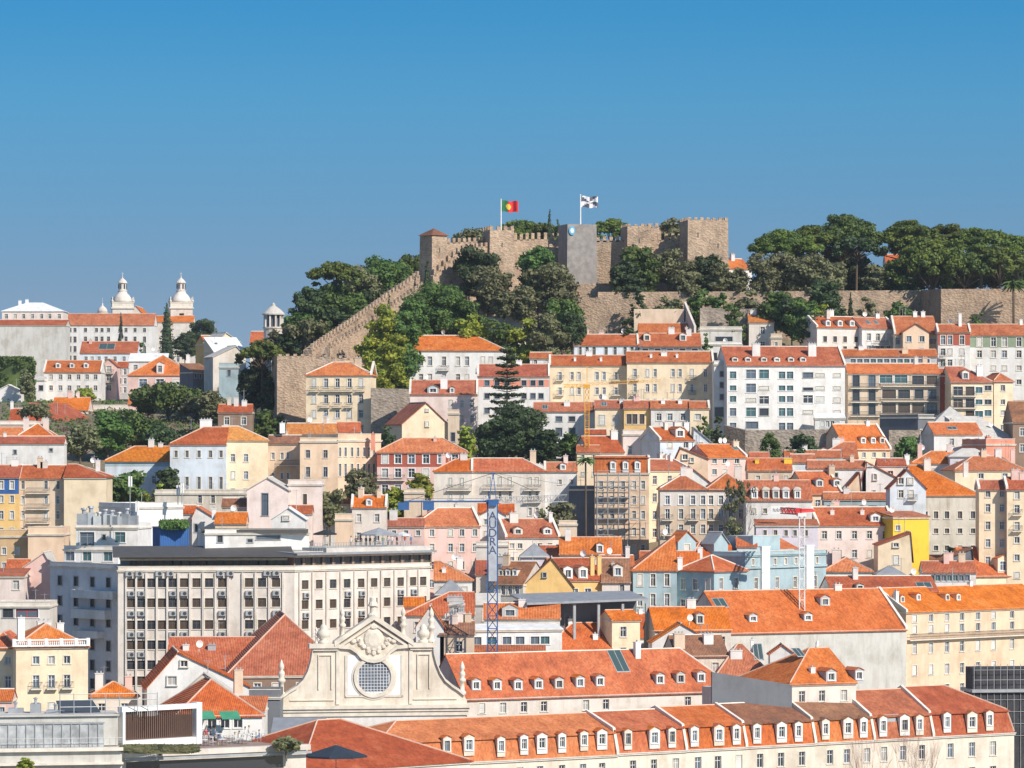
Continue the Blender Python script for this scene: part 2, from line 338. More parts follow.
# ------------------------------------------------------------------ roofs: rings of (x0, x1, y0, y1, z)
def roof_mesh(mb, rings, t=0.16, oh=0.35, soh=0.12, split=False):
    for k, (A, B) in enumerate(zip(rings, rings[1:])):
        a = [(A[0], A[2]), (A[1], A[2]), (A[1], A[3]), (A[0], A[3])]; b = [(B[0], B[2]), (B[1], B[2]), (B[1], B[3]), (B[0], B[3])]
        for i in range(4):
            j = (i + 1) % 4
            lo0, lo1, hi1, hi0 = a[i], a[j], b[j], b[i]
            inset = abs((hi0[1] - lo0[1]) if i in (0, 2) else (hi0[0] - lo0[0]))
            if inset < 0.02: continue                      # vertical gable end: the wall closes it
            p = (B[4] - A[4]) / inset; e = min(oh, 0.3 / max(p, 0.3)) if k == 0 else 0.38
            pts = [[lo0[0], lo0[1], A[4]], [lo1[0], lo1[1], A[4]], [hi1[0], hi1[1], B[4]], [hi0[0], hi0[1], B[4]]]
            hl = abs(B[0] - A[0]) > 0.02; hr = abs(B[1] - A[1]) > 0.02
            if i == 0:
                for n in (0, 1): pts[n][1] -= e; pts[n][2] -= p * e
                pts[0][0] -= e if hl else soh; pts[1][0] += e if hr else soh
                if not hl: pts[3][0] -= soh
                if not hr: pts[2][0] += soh
            elif i == 2:
                for n in (0, 1): pts[n][1] += e; pts[n][2] -= p * e
                pts[0][0] += e if hr else soh; pts[1][0] -= e if hl else soh
                if not hr: pts[3][0] += soh
                if not hl: pts[2][0] -= soh
            else:
                sx = 1 if i == 1 else -1
                for n in (0, 1): pts[n][0] += sx * e; pts[n][2] -= p * e
                fr = abs(B[2] - A[2]) > 0.02; bk = abs(B[3] - A[3]) > 0.02
                s0, s1 = (-1, 1) if i == 1 else (1, -1)
                pts[0][1] += s0 * ((e if fr else soh) if i == 1 else (e if bk else soh)); pts[1][1] += s1 * ((e if bk else soh) if i == 1 else (e if fr else soh))
            if Vector(pts[2]).xy == Vector(pts[3]).xy: pts = pts[:3]
            mb.slab(pts, t, 1 if split and k == 0 else 0)
def caps(mb, rings, r=0.13, t=0.16):
    for k, (A, B) in enumerate(zip(rings, rings[1:])):
        a = [(A[0], A[2]), (A[1], A[2]), (A[1], A[3]), (A[0], A[3])]; b = [(B[0], B[2]), (B[1], B[2]), (B[1], B[3]), (B[0], B[3])]
        for i in range(4):
            if abs(a[i][0] - b[i][0]) > 0.05 and abs(a[i][1] - b[i][1]) > 0.05:
                mb.tube((*a[i], A[4] + t), (*b[i], B[4] + t), r)
    T = rings[-1]
    if T[1] - T[0] > 0.1: mb.tube((T[0], T[2], T[4] + t), (T[1], T[2], T[4] + t), r)
    if T[3] - T[2] > 0.1: mb.tube((T[0], T[2], T[4] + t), (T[0], T[3], T[4] + t), r)

SKYGLASS = glass('skylight_glass', (0.05, 0.085, 0.085), 0.35)
ANT = []
def antenna_mesh():
    if not ANT:
        for s in range(3):
            r = random.Random(s); mb = MB(); h = 1.8 + s * 0.7; mb.tube((0, 0, -0.3), (0, 0, h), 0.05, 4)
            mb.tube((-0.6, 0, h - 0.2), (0.6, 0, h - 0.2), 0.025, 4)
            for i in range(6): mb.tube((-0.6 + i * 0.24, -0.3, h - 0.2), (-0.6 + i * 0.24, 0.3, h - 0.2), 0.02, 3)
            ANT.append(mb.mesh('antenna', M_STEEL))
        mb = MB(); mb.tube((0, 0, -0.3), (0, 0, 0.9), 0.05, 4); n = 10; R = 0.55
        ring = [(R * math.cos(6.2832 * i / n), -0.12 - 0.2, 0.9 + R * math.sin(6.2832 * i / n)) for i in range(n)]
        for i in range(n): mb.face([(0, -0.05, 0.9), ring[i], ring[(i + 1) % n]]); mb.face([(0, -0.02, 0.9), ring[(i + 1) % n], ring[i]])
        mb.tube((0, -0.1, 0.9), (0, -0.6, 0.8), 0.02, 3); ANT.append(mb.mesh('satellite_dish', M_WHITE))
    return ANT
def chimney_mb(w, d, h):
    mb = MB(); mb.box(-w/2, w/2, -d/2, d/2, -1.2, h, 0); mb.box(-w/2 - 0.07, w/2 + 0.07, -d/2 - 0.07, d/2 + 0.07, h, h + 0.12, 0)
    n = max(1, int(w / 0.5))
    for i in range(n):
        x = -w/2 + (i + 0.5) * w / n; mb.box(x - 0.11, x + 0.11, -0.13, 0.13, h + 0.12, h + 0.42, 1)
    return mb
DMC = {}
def dormer(root, M, w, h, p, wall, tile, st, arch=False):
    """dormer: pale cheeks and front, own small roof and window, its back running into the slope"""
    wall = rnd.choice(('W', 'W', 'O', 'F')) if wall == 'W' else wall; st = rnd.choice((st, st, 'W', 'd'))
    w, h = q(w), q(h); L = h / max(0.25, p) + 0.15; L = min(L, 6.0); k = (w, h, round(p, 2), wall, tile, arch)
    hw = w / 2; ww, wh = q(w * 0.58), q(h * 0.66); z0 = h * 0.14
    if k not in DMC:
        mb = MB(); holes = [(hw - ww/2, hw + ww/2, z0, z0 + wh)]
        holes_wall(mb, lambda s, z, d: (s - hw, d, z), w, -0.5, h, holes)
        for sx in (-hw, hw): mb.face([(sx, 0, -0.5), (sx, L, h - 0.02), (sx, L, h), (sx, 0, h)], 0)
        body = mb.mesh('dormer', [WALL[wall], M_STONE])
        r = MB()
        if arch:
            n = 7; ring = [(-hw - 0.1 + (w + 0.2) * (0.5 - 0.5 * math.cos(math.pi * i / n)), h + hw * 0.9 * math.sin(math.pi * i / n)) for i in range(n + 1)]
            r.prism([(x, -0.15, z) for x, z in ring], [(x, L, z) for x, z in ring], 0)
            rm = r.mesh('dormer_roof', WALL[wall])
        else:
            e = 0.14; gz = hw * 0.5
            r.slab([(-hw - e, -e, h - 0.05), (0, -e, h + gz), (0, L + hw, h + gz), (-hw - e, L + 0.3, h - 0.05)], 0.09)
            r.slab([(0, -e, h + gz), (hw + e, -e, h - 0.05), (hw + e, L + 0.3, h - 0.05), (0, L + hw, h + gz)], 0.09)
            r.face([(-hw, 0.01, h), (hw, 0.01, h), (0, 0.01, h + gz)], 1)
            rm = r.mesh('dormer_roof', [TILE[tile], WALL[wall]])
        DMC[k] = (body, rm)
    d = ob('dormer', DMC[k][0], root, M); ob('dormer_roof', DMC[k][1], d)
    fm, ps, sh = win_mesh(ww, wh, st); f = ob('window', fm, d, TR(0, 0, z0))
    g = MB()
    o = ob('window_pane', ps[rnd.choice([0, 0, 1])], d, TR(0, 0, z0))
    return d

FOOT = []          # footprints, for the clash check
ROOTS = {}
def H(label, x0, x1, ye, yr, roof='g', wall='W', tile='o', Y=None, dy=0.0, D=None, R=(), C=None, ws=(3.4, 6.0), st='w', CH=(), DM=(), dm=(5, 6, None),
      BL=(), X=(), SL=None, SR=None, name='house', cat='house', FW='', yb=None, ybk=None, ax=None, SK=(), root=None, hl=None, hr=None, trim=None,
      group=None, ant=None, dst='W', base=None, arch=False, p=0.52, stone_wall=None, oh=0.35, bands=(), auto=True, tile2=None):
    Y = DY(ye) if Y is None else Y
    P0 = P(x0, ye, Y); P1 = P(x1, ye, Y + dy); ze = P0.z
    ux, uy = P1.x - P0.x, P1.y - P0.y; W = math.hypot(ux, uy); ux /= W; uy /= W
    rise = lambda t: Zof(yr, Y + t) - ze
    if roof in 'gh':
        if D is None:
            den = p - (HY - yr) / F; t = ((ye - yr) / F * Y) / max(0.12, den); t = min(max(t, 2.6), 11.0); D = 2 * t
        zr = Zof(yr, Y + D / 2)
    elif roof == 's':
        if D is None:
            den = p * 0.8 - (HY - yr) / F; D = min(max(((ye - yr) / F * Y) / max(0.12, den), 3.0), 14)
        zr = Zof(yr, Y + D)
    elif roof == 'm':
        D = D or 13.0; zr = Zof(yr, Y + D / 2)
    elif roof == 'f': D = D or 11.0; zr = Zof(yr, Y)
    else: D = D or 11.0; zr = ze
    if zr < ze + 0.3: zr = ze + 0.3
    # local frame: x along the front, y to the back, z up from the base
    cs = [(P0.x + ux * a - uy * b, P0.y + uy * a + ux * b) for a, b in ((0, 0), (W, 0), (W, D), (0, D))]
    zb = min(zter(*c) for c in cs) - 0.6
    zb = min(zb, ze - 4.0)
    if base is not None: zb = Zof(base, Y)
    loc = Vector((P0.x, P0.y, zb)); M0 = Matrix.Translation(loc) @ Matrix.Rotation(math.atan2(uy, ux), 4, 'Z')
    root_is_new = root is None
    if root is None:
        root = thing(name, label, cat, loc, math.atan2(uy, ux), group); ROOTS[label] = root; FR = Matrix.Identity(4); root['_m'] = [c for r in M0 for c in r]
    else:
        R0 = Matrix([list(root['_m'])[i * 4:i * 4 + 4] for i in range(4)]); FR = R0.inverted() @ M0
    FOOT.append((label, cs, zb, max(ze, zr)))
    he = ze - zb; hr_ = zr - zb
    def uof(px, v=0.0):                       # picture column -> distance along the facade (on the line v behind it)
        k = (px - CX) / F; ax_, ay_ = P0.x - uy * v, P0.y + ux * v
        den = ux - k * uy
        return (k * ay_ - ax_) / den
    zloc = lambda py, dd=0.0: Zof(py, Y + dd) - zb
    # windows on the front
    hs = []; hst = []
    def add(u, z, w, h, s, L=hs, S=hst): L.append((u - q(w)/2, u + q(w)/2, z - q(h)/2, z - q(h)/2 + q(h))); S.append(s)
    mpp = Y / F
    cols = C if C is not None else []
    if isinstance(cols, int): cols = [x0 + (i + 0.5) * (x1 - x0) / cols for i in range(cols)]
    for r in R:
        rr = r if isinstance(r, (tuple, list)) else (r, ws[1])
        s_ = rr[2] if len(rr) > 2 else st
        for c in cols: add(uof(c), zloc(rr[0]), ws[0] * mpp, rr[1] * mpp, s_)
    R = list(R)
    if auto and root_is_new and 'blank' not in label and 'wrapped' not in label and roof in 'ghsm' and W > 3.2:
        if not R and not X:                   # plain old house fronts still have their small windows
            nn = max(1, int(W / 2.9)); cols = [x0 + (i + 0.5 + rnd.uniform(-.1, .1)) * (x1 - x0) / nn for i in range(nn)]; ws = (1.0 / mpp, 1.55 / mpp); R = [ye + 1.9 / mpp]
            for c in cols: add(uof(c), zloc(R[0]), ws[0] * mpp, ws[1] * mpp, st)
        if R and cols:
            ys = [r[0] if isinstance(r, (tuple, list)) else r for r in R]; stp = max(3.1 / mpp, ys[-1] - ys[-2]) if len(ys) > 1 else 3.3 / mpp
            hh = R[-1][1] if isinstance(R[-1], (tuple, list)) else ws[1]; y = ys[-1] + stp; n_ = 0
            while zloc(y) > 1.6 and n_ < 4:
                for c in cols: add(uof(c), zloc(y), ws[0] * mpp, hh * mpp, st)
                y += stp; n_ += 1
    for xw in X:
        add(uof(xw[0]), zloc(xw[1]), xw[2] * mpp, xw[3] * mpp, xw[4] if len(xw) > 4 else st)
    hi = [(h, s) for h, s in zip(hs, hst) if roof == 'a' and h[3] > he - 0.12]
    hs2 = clean(hs, W, 0.0, he); sts = [hst[hs.index(h)] for h in hs2]
    mb = MB()
    if roof == 'a':                           # gable towards us: holes only below the eaves plus those in the triangle
        apu = uof(ax) if ax is not None else W / 2; zr = Zof(yr, Y); hr_ = zr - zb
    bnd = [(zloc(b[1]), zloc(b[0]) , 2 + i) for i, b in enumerate(bands)]
    holes_wall(mb, lambda s, z, d: (s, d, z), W, 0, he, hs2, bands=bnd)
    def side(spec, mp):
        L = []; S = []
        if spec:
            n, rows = spec[0], spec[1]
            for r in rows:
                for i in range(n): add((i + 0.5) * D / n, zloc(r), ws[0] * mpp, ws[1] * mpp, st, L, S)
        c = clean(L, D, 0, he); holes_wall(mb, mp, D, 0, he, c); return c
    hL = side(SL, lambda s, z, d: (d, D - s, z)); hR = side(SR, lambda s, z, d: (W - d, s, z))
    mb.face([(W, D, 0), (0, D, 0), (0, D, he), (W, D, he)], 0)
    rings = None
    hl = (roof == 'h') if hl is None else hl; hr = (roof == 'h') if hr is None else hr
    if roof in 'ghm':
        if roof == 'h' and W < D:
            rings = [(0, W, 0, D, he), (W/2, W/2, W/2, D - W/2, hr_)]
        else:
            i = min(D / 2, W / 2 if (hl and hr) else W)
            if roof == 'm':
                zk = Zof(ybk, Y + 1.0) - zb; b = max(0.5, (zk - he) * 0.24)
                rings = [(0, W, 0, D, he), (b if hl else 0, W - (b if hr else 0), b, D - b, zk), (i if hl else 0, W - (i if hr else 0), D/2, D/2, hr_)]
            else: rings = [(0, W, 0, D, he), (i if hl else 0, W - (i if hr else 0), D/2, D/2, hr_)]
        for flag, xx in ((hl, 0), (hr, W)):
            if not flag and not (roof == 'h' and W < D):
                pts = [(xx, r[2], r[4]) for r in rings[:-1]] + [(xx, D/2, hr_)] + [(xx, r[3], r[4]) for r in reversed(rings[:-1])]
                mb.face(pts, 0)
    elif roof == 's':
        mb.face([(0, 0, he), (0, D, he), (0, D, hr_)], 0); mb.face([(W, 0, he), (W, D, hr_), (W, D, he)], 0); mb.face([(0, D, he), (W, D, he), (W, D, hr_), (0, D, hr_)], 0)
    elif roof == 'a':
        for v in (0, D): mb.face([(0, v, he), (W, v, he), (apu, v, hr_)], 0)
    elif roof == 'f':
        tpar = 0.3; zt = max(hr_, he + 0.5)
        mb.box(0, W, 0, tpar, he, zt, 0); mb.box(0, W, D - tpar, D, he, zt, 0); mb.box(0, tpar, tpar, D - tpar, he, zt, 0); mb.box(W - tpar, W, tpar, D - tpar, he, zt, 0)
        mb.box(-0.06, W + 0.06, -0.06, tpar + 0.04, zt, zt + 0.1, 1)
    wm = [WALL[wall] if stone_wall is None else stone_wall, M_STONE] + [WALL[b[2]] for b in bands]
    wo = mb.build('wall', wm, root, FR)
    for h, s in zip(hs2, sts): add_window(root, FR @ TR((h[0] + h[1]) / 2, 0, h[2]), q(h[1] - h[0]), q(h[3] - h[2]), s)
    for h, s in hi: add_window(root, FR @ TR((h[0] + h[1]) / 2, -0.19, h[2]), q(h[1] - h[0]), q(h[3] - h[2]), s)
    for h in hL: add_window(root, FR @ TR(0, D - (h[0] + h[1]) / 2, h[2], -math.pi / 2), q(h[1] - h[0]), q(h[3] - h[2]), st)
    for h in hR: add_window(root, FR @ TR(W, (h[0] + h[1]) / 2, h[2], math.pi / 2), q(h[1] - h[0]), q(h[3] - h[2]), st)
    # cornice
    if trim != '' and roof != 'a':
        c = MB(); c.box(-0.12, W + 0.12, -0.22, 0.0, he - 0.34, he - 0.02, 0); c.box(-0.2, W + 0.2, -0.32, 0.0, he - 0.13, he - 0.0, 0)
        c.box(-0.15, 0, 0.0, D, he - 0.3, he - 0.03, 0); c.box(W, W + 0.15, 0.0, D, he - 0.3, he - 0.03, 0)
        c.build('cornice', WALL[trim] if trim else M_STONE, root, FR)
    rm = MB()
    slope = None
    if rings:
        roof_mesh(rm, rings, oh=oh, split=bool(tile2)); ro = rm.build('roof', [TILE[tile]] + ([TILE[tile2]] if tile2 else []), root, FR)
        k = MB(); caps(k, rings)
        if k.v and tile in 'oryb': k.build('ridge_cap', M_MORTAR if rnd.random() < 0.6 else M_PALE, ro)
        if roof == 'm': slope = (rings[1][2], (rings[1][4] - rings[0][4]) / max(0.1, rings[1][2]))
        else: slope = (D/2, (hr_ - he) / max(0.1, rings[1][2]))
    elif roof == 's':
        e = oh; pp = (hr_ - he) / D
        rm.slab([(-0.15, -e, he - pp * e), (W + 0.15, -e, he - pp * e), (W + 0.15, D + 0.15, hr_ + pp * 0.15), (-0.15, D + 0.15, hr_ + pp * 0.15)], 0.16)
        ro = rm.build('roof', TILE[tile], root, FR); slope = (D, pp)
    elif roof == 'a':
        e = 0.3; pl = (hr_ - he) / max(0.2, apu); pr = (hr_ - he) / max(0.2, W - apu)
        rm.slab([(-e, -e, he - pl * e), (apu, -e, hr_), (apu, D + 0.1, hr_), (-e, D + 0.1, he - pl * e)], 0.16)
        rm.slab([(apu, -e, hr_), (W + e, -e, he - pr * e), (W + e, D + 0.1, he - pr * e), (apu, D + 0.1, hr_)], 0.16)
        ro = rm.build('roof', TILE[tile], root, FR); slope = (D, 0.01)
        k = MB(); k.tube((apu, -e, hr_ + 0.16), (apu, D, hr_ + 0.16), 0.13); k.build('ridge_cap', M_PALE, ro)
    else:
        rm.box(0.3, W - 0.3, 0.3, D - 0.3, he - 0.1, he + 0.05); ro = rm.build('roof', TILE[tile if tile in 'gwdp' else 'p'], root, FR); slope = (D, 0.0)
    zroof = (lambda v: he + slope[1] * min(v, slope[0])) if roof != 'a' else (lambda v: hr_)
    CH = list(CH)
    if root_is_new and roof in 'gh' and ant != 0 and len(CH) == 0 and W > 5 and tile in 'oryb':
        for _ in range(rnd.choice((1, 1, 2, 2, 3))): CH.append((lerp(x0, x1, rnd.uniform(0.12, 0.88)), yr - rnd.uniform(0.6, 1.5) / mpp, rnd.uniform(0.6, 1.5) / mpp, rnd.choice((0.5, 0.42, 0.58)), rnd.choice('WOWKNP')))
    for c in CH:
        vf = c[3] if len(c) > 3 else 0.5
        v = vf * D; u = uof(c[0], v); zt = Zof(c[1], Y + v) - zb; w = max(0.5, c[2] * mpp)
        zz = he + (hr_ - he) * (1 - abs(2 * vf - 1)) if rings else zroof(v)
        hh = max(0.7, zt - zz); cm = chimney_mb(w, min(w, 0.8), hh)
        cm.build('chimney', [WALL[c[4]] if len(c) > 4 else M_WHITE, M_GREYP], ro, TR(u, v, zz))
    for d_ in DM:
        w, h = dm[0] * mpp, dm[1] * mpp
        if len(d_) > 2: w, h = d_[2] * mpp, d_[3] * mpp
        v = 0.3
        for _ in range(12):
            u = uof(d_[0], v); Yh = P0.y + uy * u + ux * v
            zd = Zof(d_[1] + h / mpp / 2, Yh) - zb; v += (zd - zroof(v)) / max(0.2, slope[1]) * 0.9; v = min(max(v, 0.12), slope[0] * 0.86)
        dormer(root, FR @ TR(u, v - (0.34 if slope[1] > 1.2 else 0.12), zroof(v) + 0.1), w, h, slope[1], dm[2] or wall, tile, dst, arch)
    for s_ in SK:
        w = s_[2] * mpp; v = 1.0
        for _ in range(12):
            u = uof(s_[0], v); Yh = P0.y + uy * u + ux * v
            zd = Zof(s_[1], Yh) - zb; v += (zd - zroof(v)) / max(0.2, slope[1]) * 0.9; v = min(max(v, 0.2), slope[0] * 0.95)
        L = min((s_[3] * mpp) / max(0.3, slope[1]), slope[0] - 0.4) / 2; v = min(max(v, L), slope[0] - L)
        k = MB(); k.slab([(u - w/2, v - L, zroof(v - L) + 0.17), (u + w/2, v - L, zroof(v - L) + 0.17), (u + w/2, v + L, zroof(v + L) + 0.17), (u - w/2, v + L, zroof(v + L) + 0.17)], 0.06, 0)
        e = 0.12; g = [(u - w/2 + e, v - L + e), (u + w/2 - e, v - L + e), (u + w/2 - e, v + L - e), (u - w/2 + e, v + L - e)]
        k.slab([(a, b, zroof(b) + 0.235) for a, b in g], 0.02, 1); k.slab([(u - 0.05, v - L + e, zroof(v - L + e) + 0.262), (u + 0.05, v - L + e, zroof(v - L + e) + 0.262), (u + 0.05, v + L - e, zroof(v + L - e) + 0.262), (u - 0.05, v + L - e, zroof(v + L - e) + 0.262)], 0.03, 0)
        k.build('skylight', [M_GREYP, SKYGLASS], ro)
    for b_ in BL:
        a, b = uof(b_[0]), uof(b_[1]); z = zloc(b_[2]); k = MB(); a = max(a, 0.05); b = min(b, W - 0.05)
        k.box(a, b, -0.75, 0, z - 0.16, z, 0); bo = k.build('balcony', M_STONE, root, FR); k = MB()
        k.box(a, b, -0.75, -0.70, z + 0.92, z + 0.98); k.box(a, b, -0.75, -0.70, z + 0.08, z + 0.12)
        n = max(3, int((b - a) / 0.16))
        for i in range(n + 1): x = a + (b - a) * i / n; k.box(x - 0.016, x + 0.016, -0.742, -0.71, z + 0.1, z + 0.93)
        for x in (a, b): k.box(x - 0.02, x + 0.02, -0.72, -0.02, z + 0.92, z + 0.96)
        k.build('railing', M_IRON, bo)
    for side_, xx in (('l', 0.0), ('r', W)):
        if side_ in FW and rings:
            k = MB(); a0, a1 = xx - 0.22, xx + 0.22
            prof = [(r[2] - (0.25 if n == 0 else 0), r[4]) for n, r in enumerate(rings)] + [(r[3] + (0.25 if n == 0 else 0), r[4]) for n, r in reversed(list(enumerate(rings[:-1])))]
            for A, B in zip(prof, prof[1:]):
                k.prism([(a0, A[0], A[1] - 0.3), (a1, A[0], A[1] - 0.3), (a1, B[0], B[1] - 0.3), (a0, B[0], B[1] - 0.3)], [(a0, A[0], A[1] + 0.42), (a1, A[0], A[1] + 0.42), (a1, B[0], B[1] + 0.42), (a0, B[0], B[1] + 0.42)])
            k.build('parapet', M_PALE, root, FR)
    if ant is None: ant = 1 if (rnd.random() < 0.7 and W > 5) else 0
    if ant == 1: ant = rnd.choice((1, 1, 2, 3))
    for _ in range(ant):
        u = W * rnd.uniform(0.15, 0.85); v = D * 0.5
        z = (hr_ if rings and not (roof == 'h' and W < D) else zroof(v))
        am = rnd.choice(antenna_mesh()); ob(am.name.split('.')[0], am, ro, TR(u, v, z, rnd.uniform(-0.9, 0.9)))
    return root
# ------------------------------------------------------------------ ground
def ground():
    m, nt, b = new_mat('earth'); v = coords(nt, (1, 1, 1), False)
    c = ramp(nt, noise(nt, v, 0.08, 8, 0.7), [(0.3, (0.07, 0.07, 0.03)), (0.5, (0.20, 0.16, 0.10)), (0.7, (0.30, 0.25, 0.18))])
    nt.links.new(c, b.inputs['Base Color']); b.inputs['Roughness'].default_value = 0.95
    bump(nt, b, noise(nt, v, 0.6, 6), 0.6, 0.5)
    mb = MB(); xs = [-3500, -2500, -1200, -500] + list(range(-200, 1260, 20)) + [1600, 2400, 4500]
    ys = [50, 120, 300, 420, 520] + list(range(540, 1100, 8)) + [1150, 1200, 1300, 1400, 1500, 1600, 1800, 2200, 3000, 4500, 6000]
    for Y in ys:
        for px in xs: mb.v.append(((px - CX) / F * Y, Y, zterr(px, Y)))
    n = len(xs)
    for j in range(len(ys) - 1):
        for i in range(n - 1): mb.f.append((j*n + i, j*n + i + 1, (j+1)*n + i + 1, (j+1)*n + i)); mb.m.append(0)
    o = mb.build('ground', m, None, None, True); o['kind'] = 'structure'
ground()
def haze():
    m = bpy.data.materials.new('haze'); m.use_nodes = True; nt = m.node_tree; nt.nodes.clear()
    out = nt.nodes.new('ShaderNodeOutputMaterial'); v = nt.nodes.new('ShaderNodeVolumePrincipled'); v.inputs['Color'].default_value = (0.80, 0.88, 1.0, 1)
    v.inputs['Density'].default_value = 0.00005; v.inputs['Anisotropy'].default_value = 0.2; nt.links.new(v.outputs[0], out.inputs['Volume'])
    mb = MB(); mb.box(-6300, 6300, -150, 6300, -4, 165); o = mb.build('haze', m); o['kind'] = 'stuff'; o['label'] = 'thin pale haze in the air over the city'
haze()
# ------------------------------------------------------------------ houses, far to near (picture columns and rows give the measured bearings)
AB = 'apartment_building'; AC = 'apartment block'; TH = 'townhouse'
# --- the far left hill
H('long white convent wing with orange roof under the two church towers', 64, 154, 325, 314, 'g', 'W', 'r', Y=1500, D=14, R=[(330, 4), (339.5, 6)], C=[70, 75, 85.5, 96.5, 102, 108.5, 126, 135, 144.5], ws=(3.0, 4), st='d', name='convent', cat='convent', ant=0)
H('big building wrapped in pale grey netting at the far left edge', -30, 66, 325, 320, 'g', 'CW', 'r', Y=1330, D=13, ant=0, name='netted_building', cat='building')
H('pale pink building with a white raised roof behind the netted one', 2, 63, 311, 303, 'h', 'P', 'w', Y=1420, D=16, p=0.3, CH=[(20, 301, 3), (27, 300, 3)], name='building', cat='building')
H('low pale blue house with orange roof below the convent', 80, 137, 353, 342, 'g', 'BW', 'r', Y=1290, R=[359], C=[86, 92, 99, 106, 115, 124, 131], ws=(3, 5), SK=[(107, 347, 16, 6)])
H('white house with red roof and three small white dormers on the left hill', 44, 101, 372, 361, 'g', 'W', 'r', Y=1120, R=[377, 388], C=[51, 60.5, 69.5, 78.5, 87, 95.5], ws=(3.6, 5), DM=[(58, 366), (72, 366), (86, 366)], dm=(4.6, 5, 'W'), FW='lr', ant=0)
H('long low white wall wing joined to the white dormer house', -12, 44, 380, 377, 'g', 'W', 'p', Y=1115, D=7, X=[(41, 388, 4, 5, 'D')])
H('white gabled cottage at the left edge below a hedge', -4, 21, 391, 385, 'a', 'W', 'w', Y=1080, D=9)
H('narrow pink house with pointed gable beside the white dormer house', 101, 117, 366, 359, 'a', 'K', 'r', Y=1135, D=10, R=[369, 378, 388], C=[109], ws=(5, 6), BL=[(106, 114, 373), (106, 114, 382)])
H('narrow dark fronted house squeezed between two pink houses', 117, 128, 367, 362, 'g', 'G', 'r', Y=1145, R=[372, 381, 390], C=[120, 125], ws=(3, 6), st='W')
H('large pink house with hipped orange roof and one gabled dormer', 128, 192, 375, 356, 'h', 'K', 'o', Y=1100, R=[383], C=[143, 160, 177], ws=(8, 8), DM=[(160, 369, 7, 10)], dm=(7, 10, 'P'), CH=[(188, 355, 3.5, 0.3)], st='W')
H('white flat house behind the large pink house', 129, 167, 361, 354, 's', 'W', 'w', Y=1125)
H('small ochre house with pink roof at the top of the dark stepped street', 206, 220, 344, 336, 'g', 'Y', 'r', Y=1010, dy=2, R=[350], C=2, ws=(3, 4), D=6)
H('yellow gabled house with cream front above the dark stepped street', 217, 240, 342, 333, 'a', 'C', 'p', Y=990, dy=3, D=8, ax=226, X=[(224, 348, 3, 4), (232, 348, 3, 4)])
H('cream house with a slanting white parapet above the stepped street', 214, 246, 352, 338, 's', 'C', 'w', Y=972, dy=4, D=6, R=[(358, 4)], C=4, ws=(3, 4))
H('grey green house with rounded gable end above the stepped street', 213, 246, 357, 346, 'a', 'O', 'p', Y=958, dy=3, D=7, ax=236, X=[(229, 369, 3, 7), (238, 362, 3, 4)])
H('low blue grey house in shade along the stepped street', 193, 213, 372, 364, 's', 'DG', 'b', Y=985, dy=3, R=[376], C=4, ws=(2.6, 4), st='D', D=7)  # dark walls carry the street's shade in their colour
H('small white lodge with a terrace below the rounded gable', 219, 238, 367, 363, 'f', 'B', 'p', Y=935, D=5, X=[(229, 373, 3, 6, 'D')])
H('house with orange roof under the round white lantern pavilion', 250, 270, 342, 332, 'g', 'O', 'o', Y=985)
H('pale blue gabled house beside the round white lantern pavilion', 271, 292, 342, 334, 'a', 'B', 'b', Y=975, D=12)
H('small pink house with terracotta roof in front of the dark trees', 128, 141, 404, 398, 'g', 'K', 'o', Y=985, R=[411], C=2, ws=(3, 4))
H('low house with orange roof and dark doorways under the white wall', 52, 88, 410, 398, 'g', 'P', 'o', Y=990, R=[415], C=[61, 76], ws=(4, 6), st='D')
H('long shed with a red sloping roof climbing the left hill', 60, 98, 424, 404, 's', 'O', 'r', Y=955, dy=14, D=9)
H('pale retaining house front beside the left hill road', 86, 128, 409, 405, 'f', 'O', 'p', Y=1010, D=10)
H('low house with faded red roof at the left edge of the hill', 8, 40, 424, 409, 'g', 'P', 'r', Y=940, CH=[(12, 402, 3)])
H('pale pink flat house near the left edge above the white terrace house', -8, 36, 424, 421, 'f', 'P', 'p', Y=915, R=[430], C=4, ws=(4, 4), D=9)
H('white house with an orange pyramid roof at the left edge', 18, 53, 436, 424, 'h', 'W', 'o', Y=880, R=[439], C=3, ws=(3, 3), D=9)
H('long white terrace house with red roof strip at the left edge', -10, 64, 443, 437, 'g', 'W', 'r', Y=830, X=[(15, 452, 3, 4, 'D'), (51, 450, 3, 3, 'D')], CH=[(5, 434, 3)])
H('house with orange roof behind the white terrace house', -10, 20, 437, 428, 'g', 'O', 'o', Y=890)
# --- castle slope and the rows beneath it
H('white house with a red roof peeping behind the square keep', 724, 752, 268, 259, 'g', 'W', 'o', Y=985, dy=4, FW='l')
H('orange house glimpsed between the umbrella pines', 886, 901, 262, 255, 'g', 'A', 'o', Y=990, R=[267], C=2, ws=(3, 4))
H('flat terrace house with brick red roof under the castle wall', 639, 692, 333, 324, 'g', 'C', 'r', Y=905, ant=0, CH=[(683, 325, 8, 0.6)])
H('grey concrete terrace house with a white ledge below the gardens', 700, 742, 329, 327, 'f', 'CW', 'p', Y=903, X=[(724, 340, 17, 6, 'D'), (712, 357, 6, 6, 'D')])
H('white walled yard building in front of the concrete terrace house', 701, 742, 344, 343, 'f', 'W', 'p', Y=892, D=8, X=[(714, 357, 6, 8, 'D')])
H('ruined orange hut on the bare slope below the pines', 749, 774, 322, 315, 'g', 'O', 'y', Y=905, D=8)
H('tiny beige hut with a post beside the bare slope', 771, 782, 337, 334, 'f', 'N', 'p', Y=893, D=5, X=[(776, 345, 3, 6)])
H('white house with red roof left of the dormered dark house', 574, 638, 345, 335, 'g', 'BW', 'r', Y=885, R=[351], C=[580, 587, 594, 606, 615, 625, 632], ws=(3.2, 8), st='d', FW='lr')
